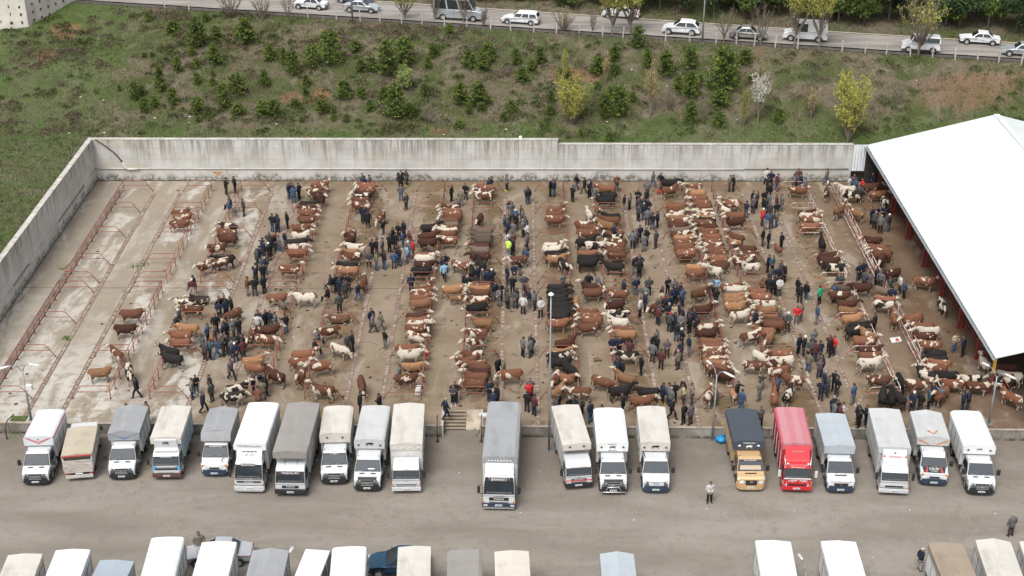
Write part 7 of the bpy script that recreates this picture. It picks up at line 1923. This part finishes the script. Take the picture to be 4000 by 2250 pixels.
# head position in the enlarged view, top + trousers + flags: s sit, w walk, f phone, h hands in front, z hands behind, e bent, a reach; hair G W C Q; shoes Y R S
PEOPLE = """
T2 830,215,kmf;957,188,kkf;985,470,nks;895,510,bgs;1080,505,dk;1740,240,gn;1722,285,nj;1785,285,nk;1790,325,bj;1868,285,kk
T2 1485,725,kj;1547,710,kk;1563,740,nn;1700,692,kkz;1447,975,vk;1553,980,mg;1497,1010,kd;1672,968,ngG;1590,1025,gjS;1345,1060,nd;1367,1100,nd;1455,1065,kk;1445,1130,kmW;1305,1180,nj;1265,1220,dd;1395,1330,njG
T3 410,145,gg;432,185,nn;520,170,pd;958,95,kd;955,145,kkG;1043,90,ddY;960,300,gj;1030,425,ddR;1675,310,kkh;1880,285,kn;1812,383,ogG;1757,510,pl;2203,215,nkf;2235,195,nn
T3 420,590,nk;432,612,nd;490,680,kka;705,800,kgaS;840,910,kk;930,855,kk;1005,815,nk;1085,960,mg;990,970,bjS;795,1010,kk;880,985,kd;568,1085,kk;592,1075,kd;695,1060,pd;1075,1105,gjW;1045,1160,lj;1128,1090,rj;905,1165,kd;930,1195,kj;515,1250,dks;605,1260,oj;717,1245,kj;860,1255,bd;1590,1280,kk;1555,1330,nk
T4 110,165,gkY;400,330,dk;413,360,kj;150,515,kdG;165,550,gl;217,630,bd;235,655,bgW;320,605,kk;333,650,gg;72,740,bg;155,690,vd;240,715,kdh;115,810,nn;195,830,gg;380,760,dk;340,800,gdG;403,855,wk;125,975,wg;195,1000,mj;135,1075,ygS;185,1065,kk;400,985,pk;375,1165,dk;378,1200,bg
T4 735,230,kkG;770,240,nj;1103,160,kjw;1040,320,kkf;1212,210,kdw;1290,230,nk;1280,265,kkGh;1355,325,ggs;1668,165,cjG;1770,450,kgS;1850,430,gk;1970,370,kk;1985,475,dk;2053,500,nn;2083,375,nm;2112,505,kd;1975,580,dk;2055,570,njG;2105,645,gm;2175,715,kj;2100,250,gk;2177,122,gjw;1620,870,nks
T4 1990,880,nk;1935,935,gg;1895,965,gk;2093,915,kk;2055,1005,ggh;1990,1290,nk;1905,1325,kgG
T5 125,140,kgw;75,685,nkh;50,955,vd;1095,172,on;1152,170,kk;1625,78,wkw;1680,110,nk;1770,155,mjh;1640,205,km;1660,285,kk;2070,75,cg;2048,140,pd;2000,160,gg;2110,160,nj;2045,210,ggs;1415,390,kk;1480,400,vk;1590,385,kkh;1430,470,pdG;1655,420,gd;1330,540,ng;1765,450,md;1838,445,gg
T5 1605,500,kk;1665,545,dk;1762,550,kk;1560,645,rmW;1630,690,bl;1690,690,dd;1765,665,oj;1568,925,kdz;1650,960,kk;1833,990,kk;1645,1300,nk;1700,1310,tk
T6 480,80,ojw;800,190,wn;860,160,pn;890,215,bn;990,220,rk;950,310,dk;1140,140,nn;1120,620,nk;1190,615,kkf;1165,690,dkG;1290,605,nd;1250,745,gkG;1370,725,njW
U2 1430,120,kk;1425,160,ndG;1535,125,kkh;1310,310,cg;1415,315,kd;1550,290,kk;545,290,kgs;530,335,mlsW;910,590,kd;1000,570,kn;1088,590,kd;915,660,nd;1015,620,nn;345,765,dgsW;350,850,ngsG;865,835,kk;745,970,bk;1030,920,kk;1120,910,gdaG;1195,900,kd;855,1000,dg;990,950,nn;1000,1090,dk
U2 680,1140,tk;705,1215,dm;775,1190,tk;885,1180,bjw;965,1150,dd;1030,1130,kd;1100,1180,gd;1145,1245,nnWz;1115,1120,dk;1180,1110,kk;1255,1125,kk;1250,1200,md;1470,780,dk;1460,840,wka;1575,775,kka;1640,780,nd;1720,810,gg;1860,840,kja;2465,450,kns;2525,280,nns;2290,1045,gks;2320,1190,kks
U3 165,285,vns;205,270,kd;290,265,kd;258,315,nn;350,350,dd;400,270,kd;265,550,vk;525,395,njw;718,755,nd;735,830,gdw;862,805,oow;915,1055,kgz;380,1110,dkw;455,1095,kk;1285,275,nkw;1755,110,lkw;1735,40,kk;2030,260,kd;2140,285,kgsG;2230,150,nd;2310,195,ddG;2370,205,nn;2395,140,dk;2435,200,ndW;2475,380,ng
U4 295,150,nn;395,125,ng;480,60,kge;370,290,kk;535,275,dgG;565,390,kg;590,420,mn;200,395,kd;175,470,gg;285,420,vk;300,505,dk;410,500,dd;435,470,kd;520,570,wk;610,485,ng;685,515,gn;770,610,wkz;1085,245,gj;515,1165,gk;625,1180,gd;640,1125,nk;1450,250,kjw;1600,285,gge;1945,345,nk
U4 2085,20,ng;2180,10,nk;2170,65,kk;2120,320,ng;2115,270,gg;2305,310,dk;2255,430,gn;2250,530,nkG;2180,600,wk;1785,1150,nns;1885,1155,nn;2030,1210,mka
U5 400,310,kk;485,335,gk;540,380,dk;570,390,kk;310,445,kd;325,510,ad;345,545,cd;465,460,nn;510,430,nn;610,470,bn;415,570,nk;290,590,dd;270,680,gd;260,730,mn;410,675,ndG;490,690,ad;575,670,nd;610,735,nd;425,815,dnQ;495,820,kk;585,830,gg;525,960,kj;705,760,nk;785,760,nd;712,840,kk;815,885,kd;600,1035,kkW
U5 705,1140,ng;235,1060,gd;205,1110,kk;245,1140,kk;185,1240,gm;390,1190,pm;590,1220,nk;545,1290,mk;1075,310,ld;1030,315,gd;1085,470,kjR;1730,345,cn;1840,310,kd;1895,315,kk;1950,285,nd;1985,320,wd;2015,80,dk;2065,125,kkG;1955,160,nn;1850,190,dd;2250,320,km;2280,410,kk;2235,715,rg;2000,785,dd;2105,815,dmW;1770,780,dds;1835,785,kks;2260,1125,nk;2475,1050,gg
U6 935,110,nd;995,80,nn;1015,215,dm;1080,240,pj;1190,180,kk;1250,220,gkY;1385,305,vd;1528,280,wm;1590,360,bk;1405,450,nn;670,260,vd;590,410,bd;385,440,ek;200,380,kjS;350,700,bg;115,675,oR;1165,830,kk;160,1145,kdW;240,1205,dk;310,1220,mn;390,1220,ng;525,1130,mk;540,1160,kk;590,1145,rn;2300,1100,aj;2430,1150,nk
V1 1915,650,kkw;1770,1020,dd;2075,990,ok
V2 1075,385,pkw;580,610,kjS;520,660,xn;790,610,kd;805,710,vm;680,855,nkw;1395,600,nn;1510,560,nne;1575,605,kka;1530,690,oo;1465,820,cde
V3 1115,460,gg;555,860,kka;838,880,kkf;1885,755,dkS;1910,705,kd;1770,945,nnwG;2400,685,nn;2445,870,nnGe
V4 160,355,kk;245,385,olG;625,660,pn;605,705,rk;575,850,kn;675,890,mn;1850,340,dd;1855,380,nk;1910,400,kk;2200,325,kkz;2480,255,mk;2500,730,nkY;1020,870,kk;985,935,dd;1165,920,kkG;1245,965,kk;1325,910,dk;1345,990,kk;1475,990,nj;1645,1035,kk;1940,875,kk;155,750,kk
V5 305,255,kk;550,265,omG;545,210,kd;330,725,nkY;405,725,gn;440,790,gdG;495,710,kk;625,670,kkG;625,750,amR;748,730,xd;460,945,kkw;630,1020,kkz;730,1015,pm;1385,700,kka;1445,825,bj;1735,560,xge;1705,700,ogf;1715,1060,pk;1960,640,bk;2400,290,oj
V6 385,380,pn;420,335,nd;445,560,nkG;600,550,kk;635,630,kd;500,625,dd;405,690,nn;868,740,bgh;570,905,nnG;592,985,gd;622,968,kd;660,1030,mm;705,1000,wg;930,1010,nmG;955,1060,kk;1055,1045,kka;1705,760,cd;1705,850,nnW;1820,850,kd;1945,790,tk;2000,730,nk;2100,760,gd;2500,830,nn;2425,850,nn
L0 2776,1886,wkh;3961,2014,gmG;3603,2147,nlC;774,2082,xg
"""
TILES['L0'] = (0, 0)
rp = random.Random(5)
folk = []; seenp = []
for line in PEOPLE.strip().splitlines():
    t, rest = line.split(' ', 1); x0, y0 = TILES[t]; ts = TS if t != 'L0' else 1.0
    for e in rest.split(';'):
        x, y, c = e.split(','); px, py = x0 + float(x) * ts, y0 + float(y) * ts
        if any(abs(px - q[0]) < 5 and abs(py - q[1]) < 4 for q in seenp): continue
        seenp.append((px, py))
        if c[1] not in BOTC: c = c[0] + 'g' + c[1:]
        fl = c[2:]; sc = rp.uniform(.97, 1.05)
        gz = LOT if t == 'L0' else 0.0
        lift = .17 if 's' in fl else 0.0
        hz = 1.73 * sc + lift + gz - (.16 if 'e' in fl else 0)
        p = G(px, py, hz); p.z = gz
        folk.append([p, c[0], c[1], fl, sc, lift])
for _ in range(4):
    for i in range(len(folk)):
        for j in range(i):
            a, b_ = folk[i][0], folk[j][0]; d = a - b_
            if 1e-4 < d.length < .42: d = d.normalized() * (.42 - d.length) / 2; a += d; b_ -= d
crowd = []
CROWD_ID = {id(f) for f in sorted(folk, key=lambda f: f[0].y)[300:]}
pz = {}
for f in folk: pz.setdefault(('lot' if f[0].z < -.5 else zone_words(f[0].x)), []).append(f)
LOTL = {0: 'in white padded jacket walking alone across the lorry park', 1: 'in grey hat and maroon trousers at the edge of the lorry park', 2: 'in tan cap and navy coat beside the tan lorry roof', 3: 'in camouflage jacket beside the silver saloon'}
lotp = [f for f in folk if f[0].z < -.5]
for zn, lst in pz.items():
    lst.sort(key=lambda f: -f[0].y)
    for n, f in enumerate(lst):
        p, tc_, bc_, fl, sc, lift = f
        near = [g_[0] for g_ in folk if g_ is not f and (g_[0] - p).length < 2.2]
        if near and 'w' not in fl:
            c = sum(near, Vector()) / len(near) - p; a = math.atan2(c.y, c.x) + rp.uniform(-.4, .4)
        else: a = rp.uniform(0, 6.28)
        if zn == 'lot': a = {0: -1.4, 1: 1.9, 2: .2, 3: -1.2}[lotp.index(f)]
        pose = 'sit' if 's' in fl else 'walk' if 'w' in fl else 'phone' if 'f' in fl else 'front' if 'h' in fl else 'back' if 'z' in fl else 'bent' if 'e' in fl else 'reach' if 'a' in fl else rp.choice(('stand', 'stand', 'pocket', 'front', 'back', 'pocket', 'phone'))
        if pose == 'sit': a = 0 if min(RAIL_X, key=lambda r_: abs(r_ - p.x)) > p.x - .6 and False else rp.choice((0.1, math.pi - .1, -1.57))
        if pose == 'sit':
            rx = min(RAIL_X, key=lambda r_: abs(r_ - p.x))
            if abs(rx - p.x) < 1.2: p.x = rx - .0
        o = bpy.data.objects.new('person', PER[pose]); o.location = p + Vector((0, 0, lift))
        o.rotation_euler = (0, 0, a); o.scale = (sc * 1.18, sc * 1.18, sc * 1.06)
        hair = next((M_HAIR[k] for k in 'GWCQ' if k in fl), M_HAIR['']); shoe = next((M_SHOE[k] for k in 'YRS' if k in fl), M_SHOE[''])
        ms_ = (M_SKIN, hair, M_TOP[tc_], M_BOT[bc_], shoe)
        if id(f) in CROWD_ID:      # beyond 300 people: the far ones become one crowd
            crowd.append((PER[pose], Matrix.LocRotScale(o.location, o.rotation_euler, o.scale), ms_)); bpy.data.objects.remove(o); continue
        COL.objects.link(o)
        for i, m in enumerate(ms_):
            o.material_slots[i].link = 'OBJECT'; o.material_slots[i].material = m
        ex = ' sitting' if pose == 'sit' else ''
        if zn == 'lot': lab = 'person ' + LOTL[lotp.index(f)]
        else:
            where = f'past {ordinal(zn)} railing' if zn else 'beside the side wall'
            lab = f'person{ex} in {TOPC[tc_][1]} and {BOTC[bc_][1]}, {ordinal(n + 1)} from back wall {where}'
        tag(o, lab, 'person', 'people at the cattle market')
def join_crowd():
    mats_ = []; V = []; F = []; MI = []; o = 0
    cache = {}
    for me, M4, ms in crowd:
        if me.name not in cache:
            v = np.empty(len(me.vertices) * 3, np.float32); me.vertices.foreach_get('co', v)
            me.calc_loop_triangles(); t = np.empty(len(me.loop_triangles) * 3, np.int32); me.loop_triangles.foreach_get('vertices', t)
            k = np.empty(len(me.loop_triangles), np.int32); me.loop_triangles.foreach_get('material_index', k)
            cache[me.name] = (v.reshape(-1, 3), t.reshape(-1, 3), k)
        v, t, k = cache[me.name]; A = np.array(M4)
        idx = []
        for m in ms:
            if m not in mats_: mats_.append(m)
            idx.append(mats_.index(m))
        V.append(v @ A[:3, :3].T + A[:3, 3]); F.append(t + o); MI.append(np.array(idx)[k]); o += len(v)
    c = link('crowd', mesh_np('crowd', np.concatenate(V), np.concatenate(F), mats_, np.concatenate(MI), smooth=True))
    tag(c, 'far visitors in dark clothes standing near the back wall', 'crowd', kind='stuff')
if crowd: join_crowd()
print('PEOPLE', len(folk), {k: len(v.polygons) for k, v in PER.items()}, {k: len(v.polygons) for k, v in COW.items()})
# ================================================================== SMALL THINGS
rs_ = random.Random(17)
def lump(name, p, r, m, label, cat, sq=.6, seed=0, kind=None):
    b = MB(); n = 12; rings = []
    for j in range(1, 8):
        th = math.pi * j / 8
        rings.append([Vector((r * math.sin(th) * math.cos(2 * math.pi * k / n), r * math.sin(th) * math.sin(2 * math.pi * k / n), -r * sq * math.cos(th))) * (1 + .35 * noise.noise(Vector((k * .9, j * .8, seed)))) + Vector((0, 0, r * sq)) for k in range(n)])
    b.loft(rings); o = b.build(name, m, None, p); tag(o, label, cat, kind=kind); return o
p = G(2817, 1726, LOT); o = lump('rubbish_bag', p, .42, mat('blue_plastic', (0.02, 0.24, 0.50), .35), 'bright blue rubbish bag beside the charcoal topped lorry', 'bag', .6, 3)
b = MB(); b.tube([(.05, 0, .5), (.16, .02, .62), (.30, .05, .58)], [.05, .09, .02], 7); b.build('bag_knot', mat('blue_plastic', (0.02, 0.24, 0.50), .35), o)
p = G(1664, 1375, .9); p.x = RAIL_X[5] + .12
o = lump('hanging_bag', p - Vector((0, 0, .4)), .24, mat('red_cloth', (0.45, 0.05, 0.05), .8), 'red bag hanging on the railing behind two cream cows', 'bag', 1.3, 5)
p = G(1632, 1546, 0)
b = MB(); rings = []
for z, w, d in ((0, .22, .13), (.25, .27, .17), (.55, .25, .15), (.8, .2, .1), (.95, .16, .03)):
    rings.append([Vector((w * math.cos(a) + .12 * z, d * math.sin(a), z)) for a in [2 * math.pi * k / 12 for k in range(12)]])
b.loft(rings); o = b.build('feed_sack', mat('white_sack', (0.62, 0.62, 0.60), .7, var=.15), None, p); tag(o, 'white feed sack leaning against the end of the railing', 'sack')
text_on(o, 'YEM', .16, (.05, -.20, .45), (0, -1, 0), (0, 0, 1), M_GRYP)
p = G(3500, 1330, 0)
b = MB(); vs = []
for j in range(6):
    for i in range(6): vs.append((-.45 + .18 * i, -.45 + .17 * j + .05 * i, .02 + .07 * abs(noise.noise(Vector((i * .7, j * .8, 2))))))
b.add(vs, [(j * 6 + i, j * 6 + i + 1, j * 6 + i + 7, j * 6 + i + 6) for j in range(5) for i in range(5)]); o = b.build('plastic_sack', mat('white_sack', (0.62, 0.62, 0.60), .7), None, p); tag(o, 'flattened white and red feed sack on the floor of the feed alley', 'sack')
quad('red_print', o, [(-.10, -.22, .10), (.26, -.12, .11), (.16, .20, .11), (-.02, .16, .10)], M_REDP)
p = G(2573, 757, 0)
b = MB(); b.box(-.2, .2, -.15, .15, .08, .42); b.box(-.15, .15, -.1, .1, .42, .5); o = bevel(b.build('red_canister', mat('red_plastic', (0.42, 0.05, 0.04), .4), None, p), .05); tag(o, 'red machine box standing by the tenth railing near the wall', 'machine')
ubox('top_plate', o, M_BLACK, -.1, .1, -.07, .07, .5, .54)
for sx in (-1, 1): wheel(o, sx * .2, -.2, .09, .06)
# upturned crate in the feed alley
p = G(2333, 1409, 0); b = MB()
for k in range(4): b.box(-.3, .3, -.22 + k * .12, -.14 + k * .12, .16, .19)
for s in (-1, 1): b.box(s * .28 - .02, s * .28 + .02, -.22, .22, 0, .16)
o = b.build('wooden_crate', mat('crate_wood', (.17, .11, .07), .9, var=.3), None, p); o.rotation_euler = (0, 0, .2); tag(o, 'small low wooden crate on the floor between the eighth and ninth railings', 'crate')
# rusty hand rails at the stairs and corner
M_RUSTP = mat('rust', (0.10, 0.045, 0.03), .85, var=.3)
for (px, py, lab) in ((1709, 1725, 'rusty rail post in front of the platform beside the stairs'), (1880, 1725, 'rusty rail post between the ramp and the large grey lorry')):
    p = G(px, py, LOT); b = MB(); b.tube([(0, 0, 0), (0, 0, 1.35), (.02, .75, 1.9)], .05, 6); b.box(-.14, .14, -.14, .14, 0, .02); tag(b.build('rail_post', M_RUSTP, None, p), lab, 'post')
p = G(28, 1716, LOT); b = MB(); b.tube([(0, 0, 0), (0, .0, 1.0), (.12, .35, 1.45), (.45, 1.0, 1.6)], .05, 6); tag(b.build('bent_rail', M_RUSTP, None, p), 'bent rusty rail at the platform end by the side wall', 'rail')
p = G(75, 1636, 0); b = MB(); b.box(-.6, .6, -.35, .35, 0, .05); tag(b.build('drain_cover', mat('mossy_green', (.08, .10, .03), .95, var=.4), None, p), 'mossy drain box at the platform edge by the side wall', 'drain')
p = G(1888, 1627, 0); b = MB(); b.box(-.35, .35, -.25, .25, 0, .22); o = bevel(b.build('white_block', M_PIPE, None, p), .05); tag(o, 'white painted block on the platform corner beside the ramp', 'block')
# dung heaps (uncounted), litter
def scatter(name, n, m, label, rng_, place, cat):
    V = []; F = []
    for _ in range(n):
        x, y, z = place(); r = rng_()
        o = len(V); k = 7; V.append((x, y, z + r * .35))
        for i in range(k):
            a = 2 * math.pi * i / k; rr = r * rs_.uniform(.6, 1.2); V.append((x + rr * math.cos(a), y + rr * math.sin(a), z + .004))
        for i in range(k): F.append((o, o + 1 + i, o + 1 + (i + 1) % k))
    tag(link(name, mesh_np(name, V, F, [m])), label, cat, kind='stuff')
def in_yard():
    while True:
        x = rs_.uniform(-40, 37); y = rs_.uniform(edge_y(x) + .5, WALL_Y - .6)
        fr = ((x + 40.4) / 12.25) % 1
        d = abs(abs(fr - .375) - .25)
        if x < -26 and rs_.random() < .8: continue
        if d < .1 or rs_.random() < .18: return x, y, 0
scatter('dung', 900, mat('dung', (0.055, 0.036, 0.02), .9, var=.4), 'cow dung and wet straw on the yard floor', lambda: rs_.uniform(.05, .2), in_yard, 'dung')
scatter('straw', 500, mat('straw', (0.30, 0.21, 0.075), .95, var=.4), 'trampled straw and hay on the yard floor', lambda: rs_.uniform(.04, .16), in_yard, 'straw')
def anywhere():
    if rs_.random() < .5: x = rs_.uniform(-40, 40); return x, rs_.uniform(66, edge_y(x) - 1), LOT
    x = rs_.uniform(-40, 36); return x, rs_.uniform(edge_y(x) + 1, WALL_Y - 1), 0
scatter('litter', 80, mat('paper_litter', (0.70, 0.70, 0.68), .8), 'scraps of white paper and plastic litter', lambda: rs_.uniform(.03, .07), anywhere, 'litter')
def bank():
    x = rs_.uniform(-52, 45); y = rs_.uniform(WALL_Y + 1, WALL_Y + 14); return x, y, hill(x, y) + .08
scatter('bank_litter', 26, mat('paper_litter', (0.70, 0.70, 0.68), .8), 'white litter caught in the grass of the bank', lambda: rs_.uniform(.07, .16), bank, 'litter')
# weeds growing from the joints
def weed(px, py, r, z, label, h=.35):
    p = G(px, py, z); V = []; F = []
    for _ in range(60):
        x, y = rs_.gauss(0, r * .5), rs_.gauss(0, r * .5); o = len(V); a = rs_.uniform(0, 3.1)
        V += [(x - .05 * math.cos(a), y - .05 * math.sin(a), 0), (x + .05 * math.cos(a), y + .05 * math.sin(a), 0), (x + rs_.gauss(0, .1), y + rs_.gauss(0, .1), rs_.uniform(.4, 1) * h)]; F.append((o, o + 1, o + 2))
    tag(link('weed_tuft', mesh_np('weed_tuft', V, F, [mat('weed_green', (.09, .16, .03), .8, var=.3)]), None, p), label, 'weeds', kind='stuff')
weed(262, 1045, .8, 0, 'green weed tuft by the first railing', .25); weed(545, 1040, .8, 0, 'green weed tuft on the second drain channel', .25); weed(1720, 1690, .5, LOT, 'small weeds at the foot of the stairs')
weed(1893, 1693, .7, LOT, 'green weeds beside the large grey lorry', .6); weed(75, 1690, 1.2, LOT, 'weeds along the platform foot by the side wall', .3); weed(258, 1322, .4, 0, 'weeds on the first drain channel', .2)
